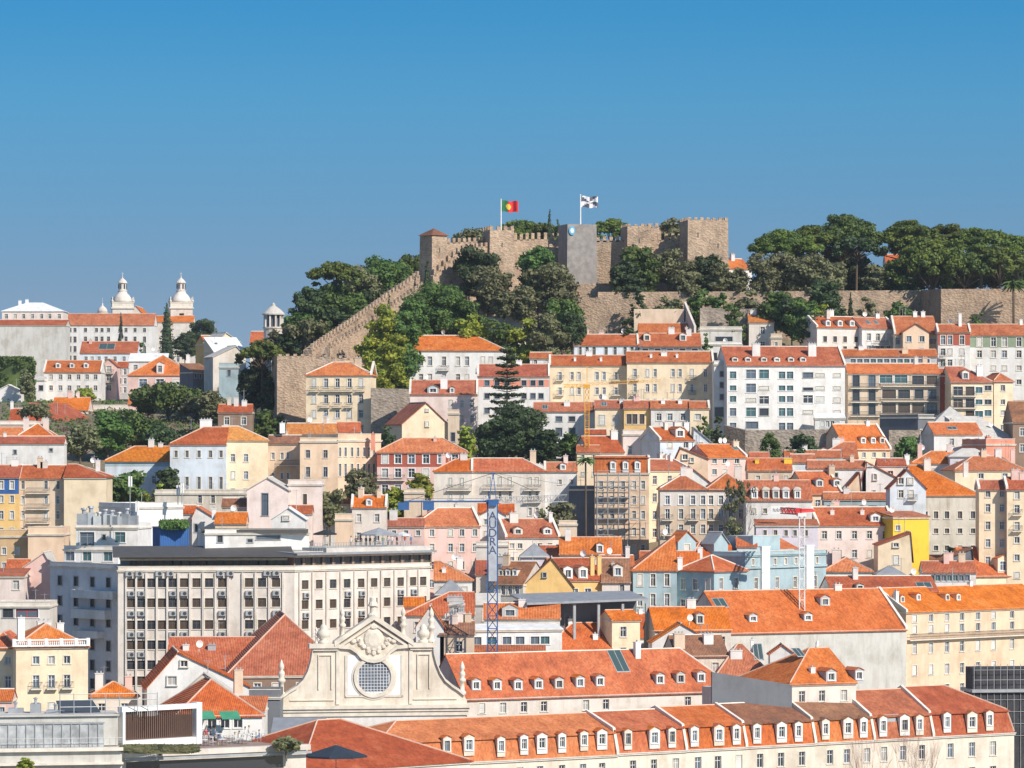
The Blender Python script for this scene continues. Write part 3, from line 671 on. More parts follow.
H('dark fronted house with red roof and two square dormers', 639, 701, 346, 334, 'g', 'DG', 'r', Y=884, R=[352], C=5, ws=(6, 7), st='D', DM=[(647, 338), (683, 338)], dm=(7, 7, 'W'))
H('big white three storey house with broad orange hip roof under the trees', 386, 506, 350, 336, 'h', 'W', 'o', Y=880, dy=2, R=[(361, 9), (378, 8)], C=[402, 421, 430, 444, 458, 467, 483, 491], ws=(4, 9), BL=[(396, 409, 370), (438, 449, 370), (478, 495, 370)], CH=[(408, 333, 2, 0.4)], trim='G', FW='')
H('yellow apartment house with red roof left of the orange crane jib', 550, 627, 365, 356, 'g', 'C', 'r', Y=858, R=[(376, 8), (391, 7)], C=[560, 572, 579, 597, 604, 616], ws=(3.4, 8), BL=[(556, 564, 380), (612, 620, 380), (556, 564, 395), (612, 620, 395)], CH=[(589, 352, 6), (575, 359, 1.5, 0.2), (601, 359, 1.5, 0.2)], FW='l', yb=402)
H('wide yellow apartment house with red roof beside the white apartment block', 627, 713, 362, 352, 'g', 'C', 'r', Y=856, R=[(373, 8), (388, 8)], C=[635, 647.5, 655, 673, 680, 692, 705.5], ws=(3.2, 8), BL=[(631, 639, 380), (688, 696, 380), (631, 639, 395), (688, 696, 395)], CH=[(664, 356, 6, 0.3), (677, 358, 1.5, 0.2), (651, 358, 1.5, 0.2)], FW='r', yb=402)
H('white house with red window panels behind the tall monkey puzzle tree', 478, 549, 376, 365, 'g', 'W', 'r', Y=848, bands=[(379.5, 387, 'T')], R=[(383, 5), (396, 5)], C=[487, 497, 507, 524, 533, 541], ws=(4.5, 5), st='D', CH=[(519, 361, 6)], FW='lr')
H('pale pink house with blue dormer and a broad white chimney', 410, 477, 394, 381, 'g', 'P', 'r', Y=832, R=[(404, 8), (419, 8)], C=[451, 462, 472], ws=(4, 8), DM=[(433, 391, 11, 6), (452, 391, 5, 6)], dm=(11, 6, 'B'), CH=[(444, 378, 7, 0.2)], FW='lr')
H('cream gabled house with blank end wall below the big white house', 402, 448, 424, 403, 'a', 'C', 'r', Y=815, dy=3, D=12, ax=426, X=[(427, 410, 2.5, 2.5), (427, 424, 3, 5, 's'), (452, 434, 4, 8)], SR=None)
H('low annexe with dark door right of the cream gable', 448, 459, 413, 410, 'f', 'N', 'p', Y=817, D=8, X=[(453, 437, 4, 9, 'D'), (452, 407, 4, 8)])
H('red roofed garden house left of the yellow apartments', 530, 552, 358, 353, 'g', 'W', 'r', Y=878, R=[362], C=2, ws=(3, 4))
H('cream three storey house with balconies in front of the tawny bastion', 306, 371, 375, 363, 'g', 'C', 'o', Y=850, dy=-1, hr=True, hl=True, R=[(383, 9), (399, 9), (414, 8)], C=[314, 326, 337.5, 349.5, 361], ws=(4.2, 9), BL=[(310, 319, 391), (321, 353, 391), (356, 365, 391), (321, 330, 407), (333, 342, 407), (345, 353, 407)], FW='r')
# white apartment block
H('big white apartment block with strip balconies and two white chimneys', 727, 845, 365, 347, 'g', 'W', 'r', Y=842, dy=3, D=14, p=0.5,
  R=[(375, 7), (388, 5), (399, 6), (412, 8)], C=[733, 782, 790], ws=(6.5, 6), st='t', X=[(751, 374, 10, 9, 't'), (764, 374, 10, 9, 't'), (751, 388, 10, 9, 't'), (751, 412, 10, 9, 't'), (764, 412, 9, 7, 'D'), (764, 400, 10, 8, 'W'), (764, 388, 10, 4, 's'), (751, 400, 10, 4, 's'), (808, 375, 10, 5, 'D'), (808, 389, 10, 3, 'D'), (808, 399, 10, 8, 'W'), (808, 412, 10, 4, 's'), (820, 375, 9, 4, 's'), (820, 388, 9, 4, 's'), (820, 399, 9, 6, 'W'), (837, 375, 7, 4, 's'), (837, 388, 7, 4, 's'), (837, 400, 7, 5, 's'), (837, 413, 7, 5, 's'), (752, 425, 12, 6, 'D')],
  CH=[(756, 344, 8, 0.25, 'W'), (812, 344, 8, 0.25, 'W')], DM=[(735, 360), (748, 360), (764, 360), (777, 360), (791, 360), (803, 360)], dm=(6, 4, 'W'), name=AB, cat=AC, trim='W', FW='r')
H('slim white stair wing at the left of the white apartment block', 714, 726, 364, 361, 'f', 'W', 'p', Y=846, D=10, X=[(722, 374, 4, 5, 'D'), (722, 385, 4, 5, 'D'), (722, 397, 4, 5, 'D'), (720, 412, 10, 9, 'D')], name=AB, cat=AC)
H('white conservatory leaning on the right end of the white block', 815, 845, 418, 414, 's', 'W', 'w', Y=838, D=3.5, R=[424], C=6, ws=(4, 6), st='W', name='conservatory', cat='conservatory', ant=0)
# row beneath the rampart on the right
H('grey pink house with three white dormers under the rampart', 817, 862, 327, 317, 'g', 'P', 'r', Y=890, dy=4, R=[(339, 6), (349, 6)], C=[825, 835, 845, 856], ws=(4, 6), st='b', DM=[(828, 324), (840, 324), (852, 324)], dm=(5.5, 6, 'W'), FW='l')
H('white house with one wide green balcony under the rampart', 862, 895, 328, 318, 'g', 'W', 'r', Y=892, dy=3, R=[(337, 7), (348, 5)], C=[869, 878, 882.5, 889], ws=(4, 7), BL=[(872, 887, 345)], CH=[(877, 314, 4)], SK=[(868, 323, 4, 4), (876, 323, 4, 4)], FW='r')
H('cream house with red roof behind the peach gable', 895, 937, 334, 317, 'g', 'C', 'r', Y=889, R=[(341, 7)], C=[898, 932], ws=(4, 8), CH=[(915, 312, 4), (923, 312, 4)], BL=[(928, 936, 344)], FW='l')
H('peach gabled house front under the two white chimneys', 903, 929, 332, 324, 'a', 'A', 'r', Y=885, D=4, X=[(909, 339, 5, 6), (922, 339, 5, 6), (922, 350, 4, 4)])
H('white house with a red top storey under the rampart', 938, 970, 332, 325, 'g', 'W', 'r', Y=884, bands=[(332, 345.5, 'R')], R=[(340, 9), (352, 7), (363, 7)], C=[943, 950, 962], ws=(4.4, 8), BL=[(939, 946, 358), (939, 946, 368)], FW='lr', CH=[(960, 314, 3, 0.4)])
H('white house with a green tiled top storey under the rampart', 970, 1034, 335, 325, 'g', 'W', 'r', Y=886, bands=[(335, 347.5, 'GN')], R=[(342, 9), (354, 7), (368, 5)], C=[979.5, 993.5, 1004.5, 1019], ws=(4.8, 8), FW='r', CH=[(1021, 320, 3)])
H('long low building with strip windows behind the balcony block', 843, 937, 356, 350, 'g', 'G', 'r', Y=872, R=[(361, 4, 't')], C=14, ws=(5.4, 4), CH=[(905, 349, 6, 0.2, 'A'), (861, 349, 5)], trim='W')
H('balcony block with dark glazed loggias and an orange roof', 848, 940, 373, 364, 'g', 'N', 'o', Y=856, dy=2, R=[], name=AB, cat=AC, ant=1,
  X=[(x, y, 7, 11, s) for y in (381, 395, 409) for x, s in ((856, 'D'), (872, 'D'))] + [(886, 379, 13, 8, 't'), (901, 379, 13, 8, 't'), (918, 380, 12, 9, 'b'), (932, 380, 11, 9, 'b'), (889, 394, 14, 9, 'b'), (904, 394, 12, 9, 'b'), (919, 394, 9, 9, 'D'), (932, 394, 8, 9, 'D'), (889, 408, 14, 10, 'b'), (904, 408, 12, 10, 'b'), (918, 408, 12, 10, 'b'), (932, 408, 10, 10, 'D')],
  BL=[(850, 880, 388), (850, 880, 402), (850, 880, 416), (882, 938, 386), (882, 938, 401), (882, 938, 415)], trim='O')
H('cream block with open balconies and a red tiled side under a red hip roof', 951, 993, 382, 367, 'g', 'C', 'r', Y=852, dy=1, D=11, hr=True,
  X=[(958, 391, 10, 9, 'd'), (970, 391, 9, 9, 'b'), (979, 390, 7, 6, 't'), (988, 388, 7, 5, 'd'), (958, 403, 10, 9, 'd'), (970, 403, 9, 9, 'b'), (979, 402, 7, 5, 't'), (988, 402, 7, 5, 'd'), (970, 415, 9, 9, 'b'), (979, 414, 8, 6, 't'), (988, 413, 7, 6, 't')],
  BL=[(953, 976, 396), (953, 976, 408), (964, 976, 420)], CH=[(979.5, 366, 6, 0.2), ], DM=[(965.5, 376, 7, 8)], dm=(7, 8, 'W'), name=AB, cat=AC)
H('cream stair tower with small windows right of the red tiled block', 994, 1013, 381, 374, 'h', 'C', 'r', Y=853, dy=1, D=9, R=[(388, 6), (402, 5), (413, 5)], C=[1003], ws=(4, 5), name=AB, cat=AC)
H('red tile hung house left of the cream balcony block', 939, 951, 375, 369, 'g', 'R', 'r', Y=858, D=10)
# --- row of houses below the yellow apartments
H('white house with red roof partly behind the big dark tree', 534, 595, 411, 403, 'g', 'W', 'r', Y=812, R=[(419, 5), (432, 8)], C=[559, 572], ws=(6, 5), FW='r', st='D', CH=[(567, 402, 6, 0.3)], SK=[(545, 408, 6, 4)])
H('yellow house with red roof behind the orange crane mast', 595, 624, 408, 401, 'g', 'C', 'r', Y=806, R=[(420, 10, 's')], C=[602, 616], ws=(6, 8), CH=[(622, 402, 5, 0.3)], SK=[(604, 405, 6, 4)])
H('ochre yellow house with brown shutters and red roof', 624, 651, 408, 401, 'g', 'Y', 'r', Y=804, R=[(419, 10)], C=[629, 635, 642], ws=(5, 10), st='b')
H('white house with awning and red roof in the middle terrace', 651, 690, 408, 401, 'g', 'W', 'r', Y=803, R=[(417, 7), (430, 7)], C=[659, 670, 683], ws=(5, 7), CH=[(680, 400, 4, 0.3), (663, 403, 4, 0.3)])
H('cream end house of the middle terrace beside the round bush', 690, 709, 408, 402, 'g', 'C', 'r', Y=802, R=[(417, 6)], C=[698], ws=(6, 6), FW='r')
H('pink house with small blue awning among red roofs', 623, 646, 434, 430, 'f', 'P', 'p', Y=790, D=9, X=[(634, 436, 11, 4, 't'), (630, 450, 4, 8)])
H('house with big orange roof left of the pink house', 590, 624, 452, 437, 'g', 'O', 'r', Y=778, dy=2)
H('narrow house wrapped in dark blue netting beside the tall palm', 569, 596, 489, 486, 'f', 'DG', 'p', Y=741, D=7)  # windowless flat box in one even dark grey
H('cream garden house at the foot of the yellow crane', 577, 600, 452, 446, 'g', 'C', 'r', Y=772, R=[457], C=2, ws=(3, 4))
H('tiny red roof hut beneath the yellow house', 585, 606, 434, 430, 'g', 'C', 'r', Y=792)
H('brown narrow house in a gap right of the pink house', 646, 660, 434, 431, 'f', 'OC', 'p', Y=792, D=8, R=[445, 455], C=2, ws=(3, 6), st='D')
H('small white blue house with gable dormer and red roof', 660, 694, 440, 428, 'g', 'BW', 'r', Y=782, dy=3, R=[(445, 6)], C=[670, 686], ws=(5, 6), DM=[(680, 434, 10, 8)], dm=(10, 8, 'W'), FW='l')
H('white gabled side house right of the gable dormer house', 693, 712, 443, 428, 'a', 'BW', 'g', Y=785, D=10, ax=694, X=[(701, 444, 4, 3)])
H('pale peach house with low gable facing the pink house', 676, 708, 459, 448, 'a', 'A', 'r', Y=764, D=8, ax=681, X=[(685, 457, 5, 5), (692, 460, 3, 4)])
H('pink house with orange roof and a skylight below the stone wall', 708, 746, 457, 445, 'g', 'K', 'o', Y=766, dy=4, R=[(461, 5), (472, 6)], C=[714.5, 725, 737], ws=(5, 6), SK=[(736, 449, 8, 4)], FW='r')
H('orange roofed beige house right of the skylight house', 748, 792, 470, 459, 'g', 'N', 'o', Y=754, R=[(478, 5)], C=[758, 774, 786], ws=(4, 5), CH=[(788, 459, 8, 0.3, 'YB'), (757, 463, 4, 0.3, 'YB')])
H('low orange roof between the skylight house and the trees', 750, 770, 461, 453, 'g', 'O', 'o', Y=772)
H('pale blue white house below the stone wall trees', 791, 816, 462, 455, 'g', 'BW', 'r', Y=757, R=[(479, 7)], C=[800], ws=(5, 7))
H('long red roof house under the trees by the stone wall', 785, 842, 457, 451, 'g', 'O', 'r', Y=776)
H('orange roofed cottage left of the three dormer house', 816, 858, 458, 443, 'g', 'O', 'r', Y=788, DM=[(824, 452, 5, 5)], dm=(5, 5, 'N'), hl=True)
H('orange house with three dormers beneath the balcony block', 846, 890, 449, 425, 'g', 'A', 'o', Y=800, dy=5, D=10, R=[(455, 5)], C=[864, 874, 884], ws=(4, 6), DM=[(863, 441), (873, 441), (882, 441)], dm=(6, 6, 'N'), CH=[(867, 424, 4)], FW='r', SL=(2, [449]))
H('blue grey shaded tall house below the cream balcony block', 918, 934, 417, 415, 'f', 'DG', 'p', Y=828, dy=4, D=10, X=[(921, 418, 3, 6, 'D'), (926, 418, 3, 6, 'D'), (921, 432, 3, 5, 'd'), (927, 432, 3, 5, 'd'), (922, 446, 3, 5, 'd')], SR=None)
H('white house with orange roof left of the salmon house', 934, 982, 434, 423, 'g', 'W', 'o', Y=815, dy=2, R=[(442, 7)], C=[952, 968, 977], ws=(4, 7), SK=[(952, 429, 10, 3)])
H('grey gabled barn roof house behind the orange roofed white house', 936, 970, 422, 407, 'g', 'S', 'p', Y=832, hl=True, hr=True)
H('pale sloping wall house beside the right edge', 982, 1016, 440, 417, 's', 'O', 'p', Y=820, dy=6, D=11)
H('salmon pink house end near the right edge', 986, 1015, 444, 439, 'f', 'T', 'p', Y=806, dy=3, D=9, CH=[(988, 437, 5, 0.2, 'T')])
H('brown tall chimney house at the right edge', 1013, 1032, 422, 402, 'g', 'BR', 'b', Y=822, R=[(432, 8)], C=1, ws=(5, 8))
H('house with faded red hip roofs at the right edge', 955, 1026, 470, 457, 'h', 'C', 'r', Y=768, dy=2, R=[(476, 5)], C=[981, 1005], ws=(5, 6))
H('red hip roof behind the salmon house', 986, 1018, 468, 456, 'h', 'O', 'r', Y=780)
H('market roof of grey awnings near the salmon house', 950, 990, 456, 449, 'h', 'L', 'p', Y=792)
H('low red roofed house between the market and the white gable', 912, 956, 463, 452, 'g', 'P', 'o', Y=795, hl=True)
# --- middle left
H('long pale blue house with red roof and tall dark windows', 170, 226, 444, 428, 'g', 'BW', 'r', Y=762, R=[(454, 7), (483, 12)], C=[176, 187, 199, 210.5, 221], ws=(3.4, 7), st='d', hl=True, CH=[(206, 420, 12, 0.6)], base=495)
H('cream tower wing with orange roof in the peach terrace', 226, 268, 440, 427, 'g', 'C', 'y', Y=764, dy=2, R=[(458, 8)], C=[233, 246, 270], ws=(4.4, 8), CH=[(282, 424, 5)], X=[(246, 475, 5, 3, 's')], hr=True)
H('set back beige wing with weathered balconies', 268, 301, 443, 436, 'g', 'N', 'b', Y=770, R=[(456, 7), (476, 7)], C=[273, 282, 288], ws=(3, 7), BL=[(278, 300, 465)])
H('low white house with orange roof and blue band', 105, 170, 461, 447, 'g', 'BW', 'y', Y=772, bands=[(461, 466.5, 'B')], R=[(480, 8)], C=[128, 142, 154], ws=(4.4, 8), hl=True, trim='B', SK=[])
H('long peach palace front with rows of slim windows', 338, 381, 440, 434, 'f', 'A', 'p', Y=757, dy=6, D=12, R=[(452, 9), (470, 12)], C=[340, 345.5, 352, 358, 364, 369, 374], ws=(2.4, 9), st='d')
H('peach corner house joined to the palace front', 300, 338, 441, 438, 'f', 'A', 'p', Y=757, dy=0, D=12, R=[(454, 8), (472, 10)], C=[308, 325.5], ws=(4.4, 8), st='d')
H('orange roofed house behind the peach palace', 286, 336, 434, 424, 'g', 'A', 'y', Y=785)
H('second orange roof rising behind the peach palace', 318, 360, 432, 423, 'h', 'N', 'o', Y=792, hr=False)
H('cottage with red tiled roof beneath the bastion', 218, 252, 412, 405, 'g', 'BR', 'r', Y=850)
H('red house with white windows and an orange hip roof', 377, 467, 452, 439, 'h', 'K', 'o', Y=757, bands=[(452, 467, 'R')], R=[(459, 9), (473, 9)], C=[385, 398, 411.5, 426, 441, 455], ws=(6.2, 9), st='W', BL=[(377, 405, 480)], CH=[(373, 434, 4, 0.3, 'T'), (435, 440, 3, 0.4, 'K')], trim='K')
H('pale chapel like house with pointed gable and a black pipe', 247, 288, 490, 478, 'a', 'P', 'p', Y=722, D=16, X=[(265, 504.5, 6, 22, 'D')])
H('pink walled yard house right of the pale chapel', 288, 322, 484, 480, 'f', 'P', 'p', Y=728, D=9, X=[(290, 500, 3, 7, 'D'), (305, 500, 4, 12, 'b')])
H('small white house with orange roof beside the autumn tree', 352, 386, 507, 496, 'g', 'O', 'o', Y=712, R=[(518, 8)], C=[359, 377], ws=(4.6, 8), DM=[(369, 503, 6, 7)], dm=(6, 7, 'W'), FW='lr')
H('white shed with low gable behind the hotel roof bar', 272, 305, 519, 508, 'a', 'W', 'w', Y=695, D=8, X=[(286, 518, 6, 4, 's')])
H('orange roofed shed left of the white shed', 215, 246, 523, 513, 'g', 'N', 'o', Y=700, CH=[(214, 510, 4)])
H('white gable cottage by the orange shed', 192, 215, 518, 507, 'a', 'W', 'o', Y=706, D=8, ax=197, X=[(196, 528, 3, 8, 'D')])
H('small orange roof cottage above the black hotel roof', 183, 198, 513, 506, 'g', 'W', 'o', Y=715)
H('pale kiosk house right of the chapel', 335, 352, 519, 514, 'f', 'A', 'p', Y=700, D=6)
H('red brown low roof right of the rooftop bar', 388, 424, 526, 519, 'g', 'K', 'r', Y=690, R=[533], C=3, ws=(4, 5))
H('stone box house with a blue band by the autumn tree', 404, 424, 492, 491, 'f', 'N', 'p', Y=735, D=8)
H('long white house with two orange roofs behind the blue crane', 434, 472, 471, 460, 'g', 'O', 'o', Y=742, R=[(482, 8), (495, 8)], C=[450.5, 462, 473], ws=(3.4, 8), st='s', BL=[(447, 472, 490)], FW='r', hl=True)
H('white house with bright orange roof behind the blue crane jib', 472, 545, 471, 459, 'g', 'O', 'o', Y=743, R=[(481, 8, 's'), (495, 8)], C=[489, 500, 510, 530, 537], ws=(3.4, 8), BL=[(483, 514, 490), (524, 541, 490), (524, 541, 502)], hr=True)
H('white end house with dark red roof and one round dormer', 545, 577, 471, 463, 'g', 'W', 'r', Y=744, DM=[(563, 467.5, 6, 6)], dm=(6, 6, 'W'), R=[(482, 5)], C=[560, 572], ws=(3, 5), FW='l')
# --- centre
H('peach apartment house behind steel scaffolding', 595, 649, 473, 457, 'm', 'A', 'r', Y=735, ybk=458, R=[(485, 8), (500, 8), (515, 8)], C=[601, 612, 623, 634, 643], ws=(4, 8), D=11, DM=[(613, 467), (625.5, 467), (637.5, 467)], dm=(6, 8, 'W'), FW='r', name=AB, cat=AC, SR=(3, [490, 505]))
H('house with red roof running back right of the scaffolded house', 648, 690, 470, 460, 'g', 'C', 'r', Y=748, dy=7, D=10, FW='r')
H('white walled house between the red roof and the pink skylight house', 684, 712, 484, 467, 'a', 'W', 'r', Y=744, ax=690, D=8)
H('big beige apartment house with two red hip roofs', 660, 707, 489, 475, 'h', 'N', 'r', Y=716, bands=[(489, 506, 'O')], R=[(500, 9, 'W'), (514, 10), (529, 9)], C=[667.5, 681, 693, 703], ws=(4.6, 9), BL=[(662, 673, 520), (688, 699, 520), (662, 673, 535)], yb=555, name=AB, cat=AC)
H('right half of the beige apartment house behind the bare tree', 707, 748, 489, 474, 'h', 'N', 'r', Y=717, bands=[(489, 506, 'O')], R=[(500, 9, 'W'), (514, 10), (529, 9)], C=[711, 721, 731, 741], ws=(4.4, 9), BL=[(706, 720, 520)], name=AB, cat=AC)
H('white house with five round topped dormers and red roof', 746, 812, 500, 481, 'g', 'W', 'r', Y=708, DM=[(754.5, 495), (766, 495), (776, 495), (786, 495), (797.5, 495)], dm=(7, 9, 'W'), arch=True, X=[(754, 511, 4, 5), (765, 511, 4, 5), (800, 512, 4, 5)], D=12)
H('lilac house with flat roof below the round topped dormers', 756, 818, 525, 520, 's', 'L', 'r', Y=698, D=5, R=[(533, 6)], C=[765, 775.5, 786, 795, 806], ws=(3.2, 6), st='d')
H('long pink house with red roof and a white box dormer', 818, 894, 525, 508, 'g', 'P', 'r', Y=707, dy=2, R=[(535, 8), (554, 8)], C=[824.5, 839, 854.5, 869.5, 885], ws=(5, 8), DM=[(875.5, 519, 10, 7)], dm=(10, 7, 'W'), CH=[(832, 515, 4, 0.3, 'P'), (862, 515, 4, 0.3, 'P')], FW='lr')
H('house with long red roof above the pink house', 820, 878, 514, 507, 'g', 'R', 'r', Y=722)
H('blue grey strip window house with a red roof', 824, 892, 499, 493, 'g', 'B', 'r', Y=732, R=[(503, 7, 't')], C=10, ws=(5.4, 7))
H('house with two lead dormers and peach gable end', 808, 842, 494, 472, 'g', 'A', 'o', Y=740, dy=2, D=13, DM=[(819.5, 484), (837, 484)], dm=(8, 7, 'B'), FW='r')
H('peach gable end wall beside the white walled house', 842, 862, 494, 473, 'a', 'A', 'r', Y=741, D=12, ax=860, X=[])
H('white walled house with small windows above the peach gable', 862, 901, 480, 462, 'a', 'W', 'r', Y=748, D=10, ax=866, X=[(870, 465, 5, 2), (875, 477, 3, 6), (874, 492, 3, 3)])
H('narrow long red roof on the white house with three small windows', 808, 866, 468, 461, 'g', 'W', 'r', Y=748, R=[(475, 4)], C=[815, 822, 829, 836], ws=(3.4, 3.4), st='D')
H('red roof cottage between the white walls', 878, 906, 465, 459, 'g', 'O', 'r', Y=752, CH=[(907, 463, 5)])
H('lilac white gabled house with four windows beside the stone palace', 890, 926, 488, 470, 'a', 'BW', 'r', Y=716, D=8, ax=908, X=[(901, 481, 5, 6), (910.5, 481, 5, 6), (901, 494, 5, 8), (911, 494, 5, 8)], BL=[(907, 917, 500)])
H('weathered stone palace with tall orange roof and small dark windows', 917, 979, 495, 466, 'g', 'S', 'o', Y=725, dy=1, D=18, R=[(515, 7), (531, 5)], C=[925.5, 936, 947, 960, 973], ws=(4.2, 7), st='d', FW='', hl=False, hr=True)
H('cream tall house with glazed veranda at the right', 979, 1007, 489, 481, 'g', 'C', 'r', Y=706, R=[(494, 6), (508, 8)], C=[988, 1002], ws=(4.6, 7), X=[(993, 524, 22, 9, 't'), (988, 541, 8, 6), (1001, 541, 8, 6)], FW='l')
H('cream tall house with balconies at the right edge', 1007, 1036, 489, 478, 'g', 'C', 'r', Y=704, R=[(495, 8), (509, 8), (526, 8), (540, 6)], C=[1017], ws=(5, 8), BL=[(1012, 1022, 515), (1012, 1022, 531)], FW='l')
H('bright yellow blank end wall of a tall house', 893, 929, 517, 512, 's', 'YB', 'r', Y=706, dy=3, D=6, X=[(898, 528, 5, 5)])
H('cream sloping gable house below the yellow wall', 878, 912, 545, 533, 'a', 'C', 'r', Y=696, D=8, ax=911, X=[(896, 545, 5, 4), (896, 560, 6, 9)])
H('house with small orange pyramid roof below the pink house', 824, 872, 571, 558, 'h', 'O', 'o', Y=690, D=12)
H('pale blue skylight house left of the grey roof', 878, 904, 574, 566, 'h', 'B', 'g', Y=688)
H('row house with low red roof below the weathered palace', 923, 976, 572, 562, 'g', 'W', 'r', Y=690, R=[(578, 6, 't')], C=9, ws=(5, 6), trim='W')
H('house with dark gable beside the low red roof', 938, 974, 562, 549, 'a', 'DG', 'b', Y=700, D=8, ax=972)
H('tall orange roofed house with a cream dormer at the right', 972, 1022, 576, 548, 'g', 'C', 'o', Y=702, dy=3, D=14, R=[(590, 8), (605, 8)], C=[984, 1005, 1018], ws=(5, 8), DM=[(1003, 566, 12, 14)], dm=(12, 14, 'C'), FW='r')
H('cottage with a brown roof at the foot of the yellow wall', 924, 952, 562, 556, 'g', 'N', 'b', Y=712)
H('long red roof with grey skylights behind the beige block', 832, 938, 592, 577, 'g', 'O', 'r', Y=670, dy=3, SK=[(924, 586, 16, 5)], DM=[(860, 590, 8, 6)], dm=(8, 6, 'B'))
# --- blue mansion
bm = H('pale blue mansion with attic windows, white chimney bands and orange hip roofs', 745, 826, 555, 554, 'f', 'B', 'p', Y=666, dy=16, D=7, R=[], X=[(753, 562.5, 3.4, 6), (775, 562.5, 3.4, 6), (785.5, 562.5, 3.4, 6), (796, 562.5, 3.4, 6), (817, 562.5, 3.4, 6)] + [(x, y, 5.4, 11) for x in (756, 777, 795, 815) for y in (584, 606)], name='mansion', cat='mansion', trim='B', ant=0)
H('', 714, 747, 571, 556.5, 'h', 'B', 'o', Y=659, dy=6.3, D=8, root=bm, ant=0, R=[(584, 11), (606, 11)], C=[721, 736], ws=(5.4, 11), SL=(3, [585, 606]), trim='G')
H('', 688, 744, 563, 543, 'g', 'B', 'o', Y=673, dy=5, D=11, root=bm, ant=0, hl=True)
H('', 753, 780, 555, 536, 'f', 'B', 'p', Y=680, dy=5, D=6, root=bm, ant=0, base=585)
H('', 780, 803, 552, 538, 's', 'B', 'o', Y=685, dy=4, D=6, root=bm, ant=0, base=585)
H('', 678, 696, 541, 531.5, 'a', 'B', 'o', Y=676, dy=2, D=3, root=bm, ant=0, base=572, X=[(687, 548, 7, 7)])
H('', 714, 728, 543, 533, 'a', 'B', 'g', Y=677, dy=2, D=3, root=bm, ant=0, base=572)
H('shaded blue front wing of the mansion with orange roof', 633, 677, 570, 537, 'g', 'B', 'o', Y=662, D=20, R=[(580, 12)], C=[640, 653, 667], ws=(5, 12), name='mansion', cat='mansion', trim='G', hl=True, CH=[(680, 558, 5, 0.1)])
H('orange roofed link between the wings of the blue mansion', 676, 700, 571, 552, 'g', 'B', 'o', Y=667, D=8, name='mansion', cat='mansion', CH=[(700, 560, 5)])
# --- yellow gables and roofs round the blue crane
H('pink house with orange hip roof left of the blue crane', 414, 480, 526, 509, 'g', 'K', 'o', Y=694, dy=3, hl=True, R=[(533, 7), (548, 8)], C=[432, 450.5, 462, 475], ws=(4.4, 8), FW='r')
H('white house with red roof and two low dormers', 506, 559, 537, 520, 'g', 'O', 'r', Y=690, dy=2, R=[(546, 5), (560, 6)], C=[512, 520, 540, 550], ws=(4.4, 5), DM=[(518, 532), (547.5, 532)], dm=(9, 6, 'W'), FW='lr')
H('white narrow house with broken gables behind the blue crane', 480, 506, 515, 508, 'a', 'W', 'r', Y=700, D=10, R=[(522, 6), (534, 6)], C=[486, 500], ws=(4, 6))
H('red roof peeping behind the crane cab', 478, 514, 512, 504, 'g', 'O', 'o', Y=714)
H('beige blank box house right of the two dormer house', 559, 577, 524, 521, 'f', 'N', 'p', Y=696, D=9)
H('orange roof house behind the yellow gables', 560, 622, 554, 538, 'g', 'P', 'o', Y=678, DM=[(600, 551, 7, 9)], dm=(7, 9, 'W'), hr=False)
H('low red roof house beside the little grey hip roof', 540, 578, 555, 546, 'g', 'C', 'r', Y=684)
H('little grey hip roofed house behind the yellow gable wall', 521, 548, 556, 544, 'h', 'L', 'g', Y=676)
H('golden yellow gable wall with one small window', 523, 573, 586, 559, 'a', 'Y', 'b', Y=655, D=11, ax=552, X=[(544.5, 575, 3, 4, 'D')])
H('grey house with brown mansard and three dormers beside the yellow gable', 494, 523, 584, 562, 'g', 'CW', 'b', Y=656, dy=-2, D=11, R=[(590, 9)], C=[503, 510, 517], ws=(4, 9), DM=[(508, 573), (515, 573), (501, 573)], dm=(5, 7, 'W'))
H('yellow house with two white gable dormers', 557, 602, 580, 559, 'g', 'Y', 'r', Y=656, dy=2, D=13, R=[(592, 6)], C=[575, 588], ws=(6, 5), DM=[(568, 575), (583, 574)], dm=(10, 11, 'W'), CH=[(592, 557, 4, 0.1, 'Y'), (599, 557, 4, 0.1, 'Y')])
H('cream house with one white gable dormer right of the yellow house', 602, 630, 582, 559, 'g', 'O', 'b', Y=657, D=12, R=[(588, 8)], C=[605, 622], ws=(4, 8), DM=[(618, 572)], dm=(10, 11, 'W'), CH=[(613, 566, 3, 0.3, 'O')])
H('small orange roof house with a white chimney left of the crane', 434, 472, 580, 562, 'g', 'W', 'o', Y=660, CH=[(460, 560, 6), (444, 571, 4, 0.2)], hr=True)
H('red roof sliver beside the crane mast', 476, 508, 574, 561, 'g', 'O', 'r', Y=664)
H('white flat house strip beside the crane mast', 476, 508, 545, 543, 'f', 'O', 'p', Y=680, D=6)
H('red roof cottage just right of the crane lettering', 490, 508, 552, 542, 'g', 'O', 'o', Y=686)
H('grey hip roof cottage in front of the small orange roof', 436, 464, 594, 580, 'h', 'W', 'g', Y=652)
H('wide orange roof house right of the hotel', 404, 474, 615, 593, 'g', 'O', 'o', Y=630, hl=True, D=14, CH=[(455, 597, 16, 0.3, 'G')])
H('weathered grey roof annexe between crane and yellow gable', 470, 500, 604, 594, 'g', 'G', 'p', Y=642)
H('orange roof house in front of the grey mansard house', 484, 560, 618, 604, 'g', 'O', 'o', Y=626, X=[], DM=[(510, 616, 16, 9)], dm=(16, 9, 'G'), CH=[(522, 600, 7, 0.4, 'W')])
H('white veranda house with blue blinds right of the church gable', 470, 562, 630, 625, 's', 'W', 'w', Y=618, dy=3, D=5, R=[(641, 8, 't')], C=[477, 492, 507, 520, 535, 545], ws=(9, 8), ant=0)
H('orange terrace roof before the veranda house', 455, 545, 652, 646, 's', 'K', 'r', Y=610, D=6)
